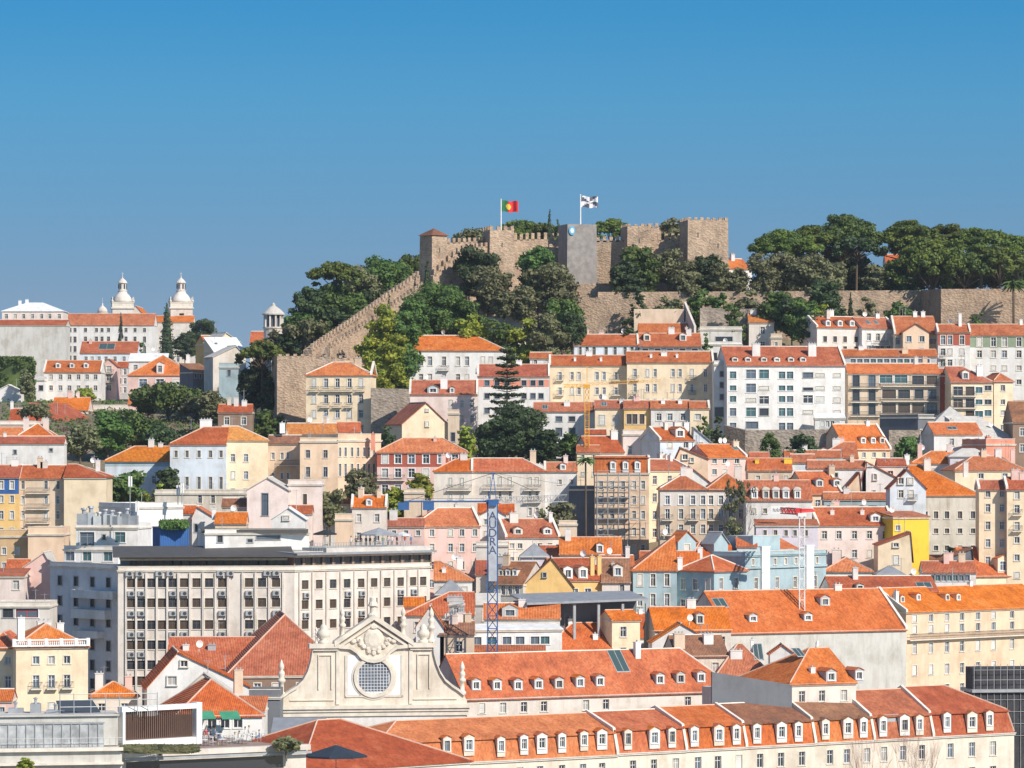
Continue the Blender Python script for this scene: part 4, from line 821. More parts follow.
H('house with jumbled orange roofs right of the veranda', 545, 612, 650, 624, 'g', 'O', 'o', Y=628, dy=2, D=11, hl=True, CH=[(577, 611, 8, 0.7, 'C'), (570, 625, 4), (595, 640, 5, 0.2)])
H('orange roof house behind the glass rooftop skylight', 590, 660, 638, 615, 'g', 'W', 'o', Y=640, dy=4, D=14, CH=[(606, 630, 9, 0.2), (640, 622, 4)])
H('white gable house behind the long dormered roof', 652, 712, 642, 624, 'a', 'W', 'o', Y=625, dy=1, D=4, ax=681)
H('red roof house linking to the great white walled building', 655, 731, 630, 608, 'g', 'O', 'o', Y=630, dy=2, D=9, DM=[(700, 620, 8, 10)], dm=(8, 10, 'B'), CH=[(691, 600, 9, 0.5, 'W'), (660, 607, 12, 0.6, 'G')])
H('brown weathered roof house with a stone chimney', 676, 728, 656, 636, 'g', 'S', 'b', Y=617, dy=2, D=8, CH=[(679, 634, 11, 0.2, 'N'), (708, 635, 10, 0.3, 'W')])
H('orange roof house with a white box chimney', 716, 772, 676, 645, 'g', 'O', 'r', Y=616, dy=1, D=8, hl=True, hr=True, CH=[(736, 651, 12, 0.3, 'W'), (752, 648, 3)], SK=[(758, 652, 10, 16)])
H('white gabled house right of the white box chimney', 770, 795, 654, 645, 'a', 'W', 'o', Y=612, dy=0, D=4)
H('orange gabled house with lead dormers behind the front row', 790, 856, 684, 650, 'g', 'O', 'o', Y=588, dy=5, D=16, hl=True, DM=[(831, 678, 12, 10), (859, 676, 10, 10)], dm=(12, 10, 'G'), CH=[(812, 678, 5, 0.15)], SK=[(798, 653, 10, 8)])
H('great orange roof over a blank white wall above the front row', 729, 906, 633, 592, 'g', 'CW', 'o', Y=641, dy=14, auto=False, D=17, DM=[(753, 619, 10, 7), (808, 618, 10, 7), (825, 602, 11, 9)], dm=(10, 7, 'G'), SK=[(720, 604, 14, 9)], hl=False, FW='r', trim='CW', ant=2)
H('long beige palace block with an iron balcony and round dormers', 906, 1050, 612, 589, 'g', 'A', 'o', Y=661, dy=24, D=13, R=[(619, 7), (630, 8), (649, 10), (671, 10), (691, 9)], C=[914.6, 931, 947, 962, 978, 993.5, 1012, 1030], ws=(6.2, 10), BL=[(907, 1040, 640)], DM=[(902, 600), (918, 598), (947, 598), (958, 598)], dm=(6, 6, 'C'), CH=[(896, 592, 4, 0.2), (970, 586, 4, 0.5)], name='palace_block', cat='apartment block', FW='l')
H('white flared gable front right of the church pinnacles', 416, 444, 627, 607, 'a', 'W', 'o', Y=606, D=8, X=[(430, 634, 5, 6)])
H('lead grey roof cabin beside the white flared gable', 449, 464, 604, 602, 'f', 'G', 'p', Y=622, D=4, X=[(456, 611, 5, 7)])
H('rusty roof cottage under the lead grey cabin', 440, 474, 634, 622, 'g', 'N', 'b', Y=606)
H('small salmon house wedged behind the white flared gable', 404, 424, 606, 598, 'g', 'T', 'o', Y=634)
H('cream cottage with a crooked orange roof below the metal canopy', 612, 640, 620, 611, 'g', 'C', 'o', Y=630, dy=2)
H('tiny white house with an orange roof left of the lilac house', 737, 757, 546, 538, 'g', 'W', 'o', Y=680)
H('white terrace house below the beige apartment house', 640, 668, 560, 552, 'g', 'W', 'r', Y=690)
H('peach cottage with a faded roof under the scaffolded house', 600, 634, 566, 556, 'g', 'A', 'r', Y=672)
H('pale pink cottage with a red roof beside the chapel', 288, 312, 513, 506, 'g', 'P', 'r', Y=705)
H('stone cottage with a weathered roof by the pale chapel', 222, 248, 506, 499, 'g', 'S', 'b', Y=724)
H('white lean to house with a red roof under the peach palace', 318, 352, 503, 497, 's', 'W', 'r', Y=746)
# long roof with dormers
H('long orange roof with ten lead grey dormers above the front row', 465, 738, 699, 655, 'g', 'O', 'o', Y=588, dy=21, D=13, R=[(709, 10)], C=[482, 503, 524, 544, 586, 606, 688, 708, 727], ws=(7, 10), st='w',
  DM=[(476, 686), (497, 686), (518, 686), (538.5, 685), (559, 684.5), (580, 683), (600, 682), (660, 680), (680.5, 679), (701, 678)], dm=(10, 10, 'G'), CH=[(637, 647, 6, 0.42)], SK=[(617, 659, 16, 22)], hr=True, trim='CW', ant=0, p=0.6)
# front row
def YL(px):
    A, B = P(400, 500, 545), P(1014, 500, 603); k = (px - CX) / F
    t = (k * A.y - A.x) / ((B.x - A.x) - k * (B.y - A.y)); return A.y + (B.y - A.y) * t
def CL(px): return 762 - (px - 458) * 30 / 556
FRONT = [(377, 617, 'o', 'leftmost front row townhouse with a long orange mansard and hipped end', [(446, 746), (468, 745), (500, 746), (523, 744), (541, 743), (561, 742), (583, 740), (601, 739)], [440, 458, 483, 500, 520, 540, 562, 583, 602], 43),
  (617, 686, 'o', 'orange mansard front townhouse second from the hipped left end', [(627, 739), (653.5, 738), (671, 737)], [633, 654, 676], 41),
  (686, 746, 'o', 'orange mansard front townhouse left of the brown roofed one', [(693.5, 736), (718, 735), (735.5, 734)], [698, 718, 739], 42),
  (746, 815, 'b', 'front townhouse with a weathered brown upper roof and orange mansard', [(756, 733), (780.5, 732), (797.5, 731)], [760, 781, 802], 42),
  (815, 874, 'b', 'front townhouse with patched brown roof and a small orange dormer roof', [(824.5, 729), (847, 728), (862.5, 727)], [830, 847, 867], 45),
  (874, 933, 'r', 'red orange mansard front townhouse with a rooftop skylight', [(882, 726), (903.5, 725), (918.5, 724.5)], [884, 903, 922], 48),
  (933, 1014, 'r', 'rightmost front row townhouse with a red hipped mansard', [(946, 722), (971, 722), (988.5, 720)], [950.5, 972, 993], 49)]
for k, (a, b, til, lab, dms, cols, rise) in enumerate(FRONT):
    Ya, Yb = YL(a), YL(b); ca = CL(a); sc_ = Ya / 560.0
    H(lab, a, b, ca, ca - rise, 'm', 'F', til, tile2='o' if til != 'r' else 'r', Y=Ya, dy=Yb - Ya, D=15, ybk=ca - 23, R=[(ca + 15, 14), (ca + 40, 14)], C=cols, ws=(7.4, 14), st='w',
      DM=[(x, y, 12.5 if i % 3 == 1 else 9.5, 15.5) for i, (x, y) in enumerate(dms)], dm=(9, 14, 'W'), FW=('' if k == 0 else 'l'), hl=(k == 0), hr=(k == 6), name=TH, cat='townhouse', group='mansard townhouses of the front row', trim='O', oh=0.2, ant=0,
      SK=([(a + 18, ca - 44, 22, 7)] if k in (5,) else []))
# left foreground houses
H('cream classical house with a balustrade and orange pyramid roofs', 16, 88, 647, 625, 'h', 'C', 'o', Y=568, dy=3, D=12, R=[(660.5, 8), (682, 13), (708, 10)], C=[36, 51.5, 67], ws=(6, 10), BL=[(30, 42, 689), (46, 57, 689), (61, 73, 689)], CH=[(21, 618, 7, 0.1, 'W'), (60, 624, 7, 0.4, 'W'), (44, 622, 14, 0.7, 'W')], SR=(2, [662, 684]), ant=0)
H('left wing of the cream classical house at the picture edge', -14, 16, 647, 632, 'h', 'C', 'o', Y=571, D=12, R=[(660.5, 8), (682, 12)], C=[8], ws=(6.5, 9))
H('white house with a low asymmetric gable and steep orange side', 147, 250, 688, 653, 'a', 'W', 'o', Y=575, dy=2, D=16, ax=178, X=[(184, 664, 7, 6), (172, 681, 9, 9)])
H('small orange hipped roof between grey block and white gable', 91, 138, 696, 683, 'h', 'O', 'o', Y=583, dy=1)
H('garden pavilion with orange hip roof and green awnings', 176, 262, 716, 680, 'h', 'W', 'o', Y=538, dy=3, D=16, R=[(723, 12, 'W')], C=[184, 198, 212, 225, 238], ws=(9, 12), oh=0.7)
H('low orange annexe roof beside the garden pavilion', 236, 264, 711, 697, 's', 'W', 'o', Y=552, D=8)
H('pale arched wall house behind the garden pavilion', 182, 232, 692, 673, 'a', 'O', 'p', Y=560, D=3, ax=204)
H('great red brown hipped roof at the bottom edge', 300, 470, 772, 724, 'h', 'O', 'r', Y=500, dy=18, D=24, p=0.45, ant=0)
H('zinc roofed link building beside the red brown roof', 270, 322, 745, 719, 's', 'CW', 'g', Y=528, D=10, ant=0)
H('pink house with orange roof at the bottom left edge', -8, 12, 700, 690, 'g', 'K', 'o', Y=552, R=[710], C=1, ws=(5, 6))
# left modern group
H('old beige house with purple balconies beneath a red roof', 19, 64, 478, 466, 'g', 'N', 'r', Y=740, R=[(485, 8, 'd'), (500, 8), (515, 8)], C=[23, 46, 58], ws=(3.4, 8), X=[(38, 486, 16, 8, 'b'), (38, 503, 14, 8, 'b'), (38, 518, 14, 8, 'b')], BL=[(27, 50, 493), (27, 50, 509), (27, 50, 523)], FW='l')
H('blue topped yellow house at the left edge', -14, 19, 477, 466, 'g', 'Y', 'r', Y=739, bands=[(477, 494, 'BB')], R=[(485, 8), (499, 7), (515, 8)], C=[1.5, 12], ws=(3.6, 8))
H('beige house with a blank end wall and red hip roof', 64, 106, 477, 465, 'g', 'C', 'r', Y=738, hr=True, D=12)
H('ochre house with dark roof terrace at the left edge', -10, 28, 536, 530, 'f', 'OC', 'p', Y=700, D=10, R=[(551, 7), (566, 7)], C=[4, 17], ws=(4, 7), X=[(17, 533, 18, 6, 'D')])
H('beige veranda house with arched front below the purple balconies', 28, 64, 534, 527, 'f', 'A', 'p', Y=697, D=10, X=[(47, 535.5, 22, 6, 't')])
H('blank pink gable house left of the grey block', 24, 52, 567, 553, 'a', 'K', 'p', Y=668, D=10, ax=44)
H('pale pink low house at the left edge', -8, 24, 576, 569, 's', 'P', 'r', Y=660, D=8, R=[(585, 9)], C=[16], ws=(6, 9))
H('small orange roof behind the pink gable', 6, 28, 568, 560, 'g', 'O', 'o', Y=684)
H('low flat building with red shutters below the pink houses', -8, 50, 606, 602, 'f', 'O', 'p', Y=628, D=10, X=[(8, 613, 10, 9, 'D'), (27, 613, 22, 9, 'r'), (45, 613, 8, 9, 'W')])
gb = H('grey office block in shade with stacked side balconies', 50, 118, 565, 562, 'f', 'GB', 'p', Y=658, dy=-15, D=11, R=[(580, 9), (600, 9), (619, 9), (642, 10), (662, 10), (680, 9)], C=[60, 76, 92.5, 108.5], ws=(7.4, 10), st='D', BL=[], name='office_block', cat='office block', ant=0)
H('', 64, 118, 549, 546, 'f', 'W', 'p', Y=659, dy=-3, D=9, R=[(556, 9, 't')], C=[70, 87, 108], ws=(10, 8), root=gb, ant=0, base=566)
H('', 76, 138, 527, 523, 'f', 'W', 'p', Y=661, dy=-2, D=8, R=[], X=[(87, 539, 15, 14, 't'), (104, 537, 3, 5, 'D'), (120, 537, 11, 10, 't'), (120, 544, 10, 3, 'W')], root=gb, ant=2, base=550)
H('long white flat roofed terrace building behind the grey block', 137, 183, 507, 503, 'f', 'W', 'p', Y=690, D=12, dy=6)
H('retaining garden terrace house under the pale blue house', 155, 245, 493, 490, 'f', 'S', 'p', Y=738, D=14, R=[(499, 8, 'd')], C=[200, 213], ws=(4, 8))
# ------------------------------------------------------------------ free blocks given by picture bearings
class Frame:
    """a facade frame: x along the front, y back, z up from the base"""
    def __init__(s, x0, x1, Y, dy=0.0, ybase=None, zbase=None):
        a = P(x0, 0, Y); b = P(x1, 0, Y + dy); s.a = a; s.W = math.hypot(b.x - a.x, b.y - a.y); s.ux, s.uy = (b.x - a.x) / s.W, (b.y - a.y) / s.W
        s.Y = Y; s.zb = Zof(ybase, Y) if ybase is not None else (zbase if zbase is not None else min(zter(a.x, a.y), zter(b.x, b.y)) - 0.8)
        s.rz = math.atan2(s.uy, s.ux); s.loc = Vector((a.x, a.y, s.zb)); s.m = Y / F
    def u(s, px, v=0.0):
        k = (px - CX) / F; ax, ay = s.a.x - s.uy * v, s.a.y + s.ux * v
        return (k * ay - ax) / (s.ux - k * s.uy)
    def z(s, py, v=0.0): return Zof(py, s.Y + v) - s.zb
    def thing(s, name, label, cat, group=None): return thing(name, label, cat, s.loc, s.rz, group)

CASTLE = stone('castle_stone', (0.43, 0.315, 0.225), 1.5); CASTLE2 = stone('rampart_stone', (0.42, 0.305, 0.215), 1.4); ROUGH = stone('retaining_stone', (0.31, 0.26, 0.215), 1.3)
NET = plain('scaffold_netting', (0.27, 0.245, 0.23), 0.9, 0, 0.18); NETD = plain('black_netting', (0.045, 0.043, 0.048), 0.9, 0, 0.3)
FACADE = plaster('church_limestone', (0.70, 0.63, 0.53), 0.55)

def rampart(root, R0, pts, thick, drop=None, name='curtain_wall', mer=(0.8, 1.0, 0.65), mat=None, zbase=None):
    """wall through points (column, top row, depth); merlons along its top; R0 = world location of the root"""
    mb = MB(); bt = MB(); mat = mat or CASTLE
    for A, B in zip(pts, pts[1:]):
        a = P(*A) - R0; b = P(*B) - R0; d = Vector((b.x - a.x, b.y - a.y, 0)); L = d.length; d /= L; n = Vector((-d.y, d.x, 0)) * thick
        za = (zterr(A[0], A[2]) - 2 if zbase is None else zbase) - R0.z; zb_ = (zterr(B[0], B[2]) - 2 if zbase is None else zbase) - R0.z
        za = min(za, a.z - 3); zb_ = min(zb_, b.z - 3)
        mb.prism([(a.x, a.y, za), (b.x, b.y, zb_), (b.x + n.x, b.y + n.y, zb_), (a.x + n.x, a.y + n.y, za)],
                 [(a.x, a.y, a.z), (b.x, b.y, b.z), (b.x + n.x, b.y + n.y, b.z), (a.x + n.x, a.y + n.y, a.z)])
        if mer:
            k = max(1, int(L / (mer[0] + mer[2]))); st = L / k
            for i in range(k):
                p0 = a + (b - a) * ((i + 0.2) / k); p1 = a + (b - a) * ((i + 0.2) / k + mer[0] / L); t = Vector((-d.y, d.x, 0)) * 0.55
                z0, z1 = min(p0.z, p1.z) - 0.3, max(p0.z, p1.z) + mer[1] * rnd.uniform(0.85, 1.05)
                bt.prism([(p0.x, p0.y, z0), (p1.x, p1.y, z0), (p1.x + t.x, p1.y + t.y, z0), (p0.x + t.x, p0.y + t.y, z0)],
                         [(p0.x, p0.y, z1), (p1.x, p1.y, z1), (p1.x + t.x, p1.y + t.y, z1), (p0.x + t.x, p0.y + t.y, z1)])
    w = mb.build(name, mat, root)
    if bt.v: bt.build('battlement', mat, w)
    return w
def castle_tower(root, R0, x0, x1, ytop, Y, dy, D, mat=None, mer=(0.8, 1.0, 0.65), name='tower', depth=14):
    a = P(x0, ytop, Y); b = P(x1, ytop, Y + dy); d = Vector((b.x - a.x, b.y - a.y, 0)); W = d.length; rz = math.atan2(d.y, d.x); mat = mat or CASTLE
    M = Matrix.Translation(Vector((a.x, a.y, a.z)) - R0) @ Matrix.Rotation(rz, 4, 'Z')
    h = a.z - zterr(x0, Y) + 3; h = max(h, depth); mb = MB(); mb.prism([(-0.35, -0.35, -h), (W + 0.35, -0.35, -h), (W + 0.35, D + 0.35, -h), (-0.35, D + 0.35, -h)], [(0, 0, 0), (W, 0, 0), (W, D, 0), (0, D, 0)])
    t = mb.build(name, mat, root, M)
    if mer:
        bt = MB()
        for L, f in ((W, lambda s, e: (s, s + e, 0, 0.5)), (W, lambda s, e: (s, s + e, D - 0.5, D)), (D, lambda s, e: (0, 0.5, s, s + e)), (D, lambda s, e: (W - 0.5, W, s, s + e))):
            n = max(2, round(L / (mer[0] + mer[2]))); e = mer[0]
            for i in range(n):
                s_ = (L - e) * i / (n - 1) if n > 1 else 0; x0_, x1_, y0_, y1_ = f(s_, e)
                if f(0, 1)[1] == 0.5 or (f(0, 1)[1] != 1 and f(0, 1)[0] > 1):
                    if i in (0, n - 1): continue
                bt.box(x0_, x1_, y0_, y1_, -0.2, mer[1] * rnd.uniform(0.8, 1.05))
        bt.build('battlement', mat, t)
    # arrow slits
    sl = MB()
    for i in range(max(1, int(W / 4))):
        x = W * (i + 0.5) / max(1, int(W / 4)); z = -4 - (i % 2) * 2.5; sl.box(x - 0.12, x + 0.12, -0.35 * (-z / h) - 0.03, 0.1, z, z + 1.1)
    if mat is CASTLE: sl.build('arrow_slit', M_IRON, t)
    return t

R0 = P(560, 280, 945)
castle = thing('castle', 'medieval stone castle with battlements and towers crowning the wooded hill', 'castle', R0)
tt = castle_tower(castle, R0, 432, 447, 235, 928, 3.2, 4.2, mer=None)
mb = MB(); mb.prism([(-0.4, -0.4, 0), (5.2, -0.4, 0), (5.2, 4.6, 0), (-0.4, 4.6, 0)], [(2.35, 2.05, 1.7), (2.45, 2.05, 1.7), (2.45, 2.15, 1.7), (2.35, 2.15, 1.7)]); mb.build('turret_roof', TILE['b'], tt)
rampart(castle, R0, [(441, 243, 936), (488, 241, 944)], 1.6)
rampart(castle, R0, [(433, 276, 927), (452, 258, 931), (466, 248, 934), (489, 246, 940)], 1.5, mer=(0.75, 0.9, 0.65))
castle_tower(castle, R0, 490, 514, 230, 939, 1.5, 7)
rampart(castle, R0, [(513, 240, 943), (536, 239, 945), (563, 240, 947)], 2.0, mer=(0.75, 1.6, 0.65))
castle_tower(castle, R0, 567.5, 596.5, 224, 934, 2.0, 7, mat=NET, mer=None, name='netted_tower')
rampart(castle, R0, [(595, 241, 945), (628, 240, 945)], 2.0)
castle_tower(castle, R0, 627.5, 651, 226, 941, 1.0, 8, mer=(0.75, 0.6, 0.65))
rampart(castle, R0, [(650, 240, 944), (690, 240, 945)], 2.0, mer=(0.75, 1.5, 0.65))
rampart(castle, R0, [(648, 227, 958), (690, 225, 960)], 2.0, mer=(0.75, 0.8, 0.65))
castle_tower(castle, R0, 688, 728, 220, 932, 1.6, 9, mer=(0.75, 0.7, 0.65), name='keep')
rampart(castle, R0, [(562, 284, 930), (630, 283, 930)], 1.5, mer=None, name='barbican_wall')
sg = MB(); sg.prism([(0.9 + 0.75 * math.cos(t), -0.30, -1.2 + 1.05 * math.sin(t)) for t in [i * 0.5236 for i in range(12)]], [(0.9 + 0.75 * math.cos(t), -0.12, -1.2 + 1.05 * math.sin(t)) for t in [i * 0.5236 for i in range(12)]], 0)
sg.prism([(0.9 + 0.42 * math.cos(t), -0.36, -1.2 + 0.6 * math.sin(t)) for t in [i * 0.5236 for i in range(12)]], [(0.9 + 0.42 * math.cos(t), -0.28, -1.2 + 0.6 * math.sin(t)) for t in [i * 0.5236 for i in range(12)]], 1)
a = P(567.5, 224, 934); b = P(596.5, 224, 936)
so = sg.build('hanging_sign', [plain('sign_blue', (0.10, 0.38, 0.62)), plain('sign_pale', (0.62, 0.76, 0.82))], None, Matrix.Translation(P(568, 225.5, 934)) @ Matrix.Rotation(math.atan2(b.y - a.y, b.x - a.x), 4, 'Z'))
tag(so, 'blue oval sign with a pale centre on the netted castle tower', 'sign')
# the walls round the castle
R1 = P(800, 290, 925)
tw = thing('terrace_wall', 'long tawny terrace wall below the castle and umbrella pines', 'wall', R1)
rampart(tw, R1, [(598, 292, 922), (700, 291.5, 924), (806, 291, 924), (921, 290, 925), (941, 289, 905), (1060, 288.5, 903)], 1.5, mer=None, name='wall_face', mat=CASTLE2)
tw['kind'] = 'thing'
R2 = P(340, 330, 900)
cw = thing('city_wall', 'old stepped city wall climbing the hill to the castle corner turret', 'wall', R2)
cw['kind'] = 'thing'
rampart(cw, R2, [(312, 350, 884), (330, 337, 892), (356, 320, 902), (385, 299, 914), (420, 275, 927)], 2.2, name='wall_face', mer=(0.75, 1.1, 0.65))
rampart(cw, R2, [(330, 347, 882), (356, 331, 893), (385, 311, 905), (424, 284, 920)], 1.2, name='outer_wall_face', mer=(0.75, 0.7, 0.65))
rampart(cw, R2, [(277, 356, 868), (307, 356, 869), (345, 358, 870), (368, 362, 872)], 12.0, name='bastion', mer=(0.75, 0.5, 0.65), zbase=70)
def wall_thing(label, pts, thick=0.8, mat=None, name='retaining_wall'):
    r = P(*pts[0]); t = MB(); o = thing(name, label, 'wall', r); o['kind'] = 'thing'; rampart(o, r, pts, thick, mer=None, name='wall_face', mat=mat or ROUGH); return o
wall_thing('rough stone retaining wall right of the balconied cream house', [(371, 388, 846), (412, 389, 847)])
wall_thing('long stone retaining wall under the white apartment block', [(724, 425, 812), (745, 430, 808), (850, 429, 806)])
wall_thing('old stone wall between the three dormer house and shaded block', [(889, 430, 818), (920, 430, 820)])
wall_thing('pale garden terrace wall above the brick red terrace house', [(634, 309, 912), (684, 309, 912)], mat=WALL['N'])
wall_thing('slanting white garden wall right of the pale terrace wall', [(684, 302, 915), (694, 326, 899)], 0.5, mat=WALL['O'])
wall_thing('grey stone slope wall below the netted tower', [(566, 297, 921), (636, 299, 919)], mat=CASTLE2)
wall_thing('low white wall among the bushes under the castle', [(481, 317, 913), (526, 317, 913)], 0.5, mat=WALL['O'])
wall_thing('mossy garden wall with dry plants under the bare slope', [(700, 308, 911), (760, 309, 911)])

# ------------------------------------------------------------------ flags
def flag_cloth(w, h, nx=16, ny=8):
    return [[(w * i / nx, 0.35 * math.sin(i * 0.75) * (i / nx), -h * j / ny - 0.12 * i / nx * h * 0.6 + 0.05 * h * math.sin(i * 0.6)) for j in range(ny + 1)] for i in range(nx + 1)]
def flagpole(label, px, ytop, ybot, Y, kind):
    r = P(px, ybot, Y); o = thing('flagpole', label, 'flag', r, 0, 'flags over the castle'); H_ = P(px, ytop, Y).z - r.z
    mb = MB(); mb.tube((0, 0, -2), (0, 0, H_), 0.17, 8, 0, 0.13); mb.lathe((0, 0, H_), [(0.05, 0), (0.2, 0.12), (0.05, 0.3)], 8); mb.build('pole', M_WHITE, o)
    w, h = 3.9, 2.6; g = flag_cloth(w, h); fm = MB()
    for i in range(16):
        for j in range(8):
            x, y = (i + 0.5) / 16, (j + 0.5) / 8
            if kind == 'pt': k = 2 if (x - 0.4) ** 2 * 2.2 + (y - 0.5) ** 2 < 0.05 else (0 if x < 0.4 else 1)
            else: k = int((math.atan2((y - 0.5), (x - 0.5)) + math.pi) / (math.pi / 4)) % 2; k = 2 if abs(x - 0.5) < 0.09 and abs(y - 0.5) < 0.15 else k
            fm.face([g[i][j], g[i + 1][j], g[i + 1][j + 1], g[i][j + 1]], k)
    mats = [plain('flag_green', (0.02, 0.16, 0.05)), plain('flag_red', (0.62, 0.015, 0.02)), plain('flag_yellow', (0.75, 0.5, 0.05))] if kind == 'pt' else [plain('flag_black', (0.09, 0.09, 0.12)), plain('flag_white', (0.8, 0.8, 0.84)), plain('flag_grey', (0.5, 0.45, 0.48))]
    fm.build('flag', mats, o, TR(0.17, 0, H_ - 0.15))
flagpole('tall white pole flying a green and red national flag', 501, 200, 230, 943, 'pt')
flagpole('tall white pole flying a black and white quartered city flag', 580.5, 195.5, 225, 938, 'lx')

# ------------------------------------------------------------------ the far church
def bell_tower(label, px, wpx, ybody, Y, zb):
    r = P(px, ybody, Y); m = Y / F; o = thing('bell_tower', label, 'church tower', Vector((r.x, r.y, zb)), math.radians(8), 'domed bell towers of the far church')
    hb = r.z - zb; w = wpx * m / 2; lt = WALL['O']; mb = MB()
    holes = [(w - 0.9, w + 0.9, hb - 5.4, hb - 1.8)]
    for rz in range(4):
        c, s_ = math.cos(rz * math.pi / 2), math.sin(rz * math.pi / 2)
        def mp(s, z, d, c=c, s_=s_): x, y = s - w, -w + d; return (x * c - y * s_, x * s_ + y * c, z)
        holes_wall(mb, mp, 2 * w, 0, hb, holes, 0, 0, 0.8)
    mb.build('wall', lt, o)
    for z, e, hh in ((hb, 0.45, 0.5), (hb - 6.6, 0.3, 0.4), (hb + 2.2, 0.25, 0.3)): k = MB(); k.box(-w - e, w + e, -w - e, w + e, z, z + hh); k.build('cornice', M_STONE, o)
    k = MB(); k.box(-w - 0.1, w + 0.1, -w - 0.1, w + 0.1, hb + 0.5, hb + 2.2); k.build('parapet', M_STONE, o)
    for sx in (-1, 1):
        for sy in (-1, 1): k = MB(); k.lathe((sx * w, sy * w, hb + 2.5), [(0.35, 0), (0.5, 0.5), (0.15, 1.1), (0.25, 1.4), (0.02, 2.2)], 8); k.build('pinnacle', M_STONE, o)
    dk = MB(); dk.box(-w + 0.85, w - 0.85, -w + 0.85, w - 0.85, 0, hb - 0.3); dk.build('belfry_core', M_IRON, o)
    dm_ = MB(); R = w * 0.92
    dm_.lathe((0, 0, hb + 2.5), [(R, 0), (R * 0.98, 0.9), (R * 0.86, 2.0), (R * 0.66, 3.0), (R * 0.5, 3.6), (R * 0.44, 4.4)], 16); dm_.build('dome', lt, o, None, True)
    ln = MB(); ln.lathe((0, 0, hb + 6.9), [(R * 0.5, 0), (R * 0.5, 0.3), (R * 0.38, 0.35), (R * 0.38, 3.0), (R * 0.5, 3.1), (R * 0.48, 3.4), (R * 0.3, 4.3), (0.3, 5.0), (0.12, 5.4), (0.3, 5.7), (0.06, 6.0), (0.05, 7.4)], 12)
    ln.box(-0.45, 0.45, -0.05, 0.05, hb + 13.5, hb + 13.65); ln.build('lantern', lt, o)
    g = MB()
    for i in range(6):
        a = i * math.pi / 3; x, y = R * 0.385 * math.cos(a), R * 0.385 * math.sin(a); g.box(x - 0.25, x + 0.25, y - 0.25, y + 0.25, hb + 7.8, hb + 9.6)
    g.build('lantern_opening', M_IRON, o)
bell_tower('left domed white bell tower rising behind the convent roof', 122.5, 21, 309, 1545, 98)
bell_tower('right domed white bell tower beside the tall cypress', 181, 22, 309, 1540, 98)
r = P(102.5, 318, 1560); o = thing('lantern_dome', 'little white dome with a spike left of the far bell towers', 'dome', r)
mb = MB(); mb.lathe((0, 0, -4), [(2.1, 0), (2.1, 5.5), (2.35, 5.6), (2.3, 6.0)], 12); mb.build('drum', WALL['O'], o); mb = MB(); mb.lathe((0, 0, 2), [(2.1, 0), (1.9, 1.0), (1.4, 1.9), (0.7, 2.5), (0.3, 2.8), (0.25, 3.6), (0.05, 3.8), (0.04, 6.0)], 12); mb.build('dome', WALL['O'], o, None, True)
H('pale stone church body between the cypress and the right bell tower', 150, 193, 322, 316, 'g', 'O', 'o', Y=1530, D=12, R=[(333, 6)], C=[163, 178], ws=(3, 6), name='church', cat='church', ant=0)
H('church nave with an orange roof behind the convent', 128, 150, 322, 306, 'a', 'O', 'o', Y=1552, D=30, ax=136, name='church_nave', cat='church', ant=0)
# round lantern pavilion
r = P(273.5, 329, 968); m = 968 / F; o = thing('lantern_pavilion', 'round white pavilion with dark openings and pale conical roof on the skyline', 'pavilion', r)
mb = MB(); mb.lathe((0, 0, -6), [(2.4, 0), (2.4, 6.0), (2.6, 6.1), (2.6, 6.5)], 16); mb.build('base', WALL['O'], o)
cl = MB()
for i in range(10):
    a = i * 0.6283; cl.box(2.2 * math.cos(a) - 0.2, 2.2 * math.cos(a) + 0.2, 2.2 * math.sin(a) - 0.2, 2.2 * math.sin(a) + 0.2, 0.5, 3.4)
cl.build('column', WALL['O'], o); mb = MB(); mb.lathe((0, 0, 0.4), [(1.7, 0), (1.7, 3.0)], 12); mb.build('core', GLASS[1], o)
mb = MB(); mb.lathe((0, 0, 3.4), [(2.75, 0), (2.75, 0.3), (1.5, 1.5), (0.5, 2.2), (0.45, 2.6), (0.05, 3.0)], 16); mb.build('roof', TILE['p'], o)

# ------------------------------------------------------------------ the office hotel with air conditioners
HB = H('wide white hotel with rows of brown windows and window air conditioners', 118, 294, 570, 569, 'f', 'O', 'p', Y=628, dy=3, D=16, R=[(583, 9, 'b'), (603, 9, 'b'), (625, 9, 'b'), (645, 9, 'b'), (665, 9, 'b'), (681, 9, 'b')], C=[131, 141, 151.5, 162, 172.5, 184, 196.5, 209, 222, 249, 262, 276], ws=(8.2, 9), name='hotel', cat='hotel', ant=0)
H('', 294.2, 430, 569.5, 568.5, 'f', 'O', 'p', Y=631, dy=20, D=15, R=[(585, 9, 'b'), (605, 9, 'b'), (625, 9, 'b')], C=[305, 319, 333, 347, 361, 374, 387, 400.5, 413, 423], ws=(9, 9), ant=0, root=HB)
H('', 121, 293, 558.5, 557.8, 'f', 'DG', 'd', Y=630.5, dy=3, D=11, R=[(563, 6.5, 'k')], C=20, ws=(7.4, 6.5), ant=0, root=HB, base=571)
H('', 294, 432, 555.5, 555, 'f', 'BR', 'd', Y=632, dy=20, D=11, R=[(562, 9, 'k')], C=14, ws=(8.4, 9), ant=0, root=HB, base=571)
H('', 205, 309, 533, 532, 'f', 'W', 'd', Y=636, dy=4, D=7, R=[], X=[(220, 539, 5, 7, 'D'), (250, 541, 5, 3, 'D'), (268, 538, 24, 4, 'D')], ant=1, root=HB, base=552)
Rm = Matrix([list(HB['_m'])[i * 4:i * 4 + 4] for i in range(4)])
def hotel_part(name, mb, mats, fr): return mb.build(name, mats, HB, Rm.inverted() @ Matrix.Translation(fr.loc) @ Matrix.Rotation(fr.rz, 4, 'Z'))
f1 = Frame(118, 294, 628, 3, 700); f2 = Frame(294.2, 430, 631, 20, 700)
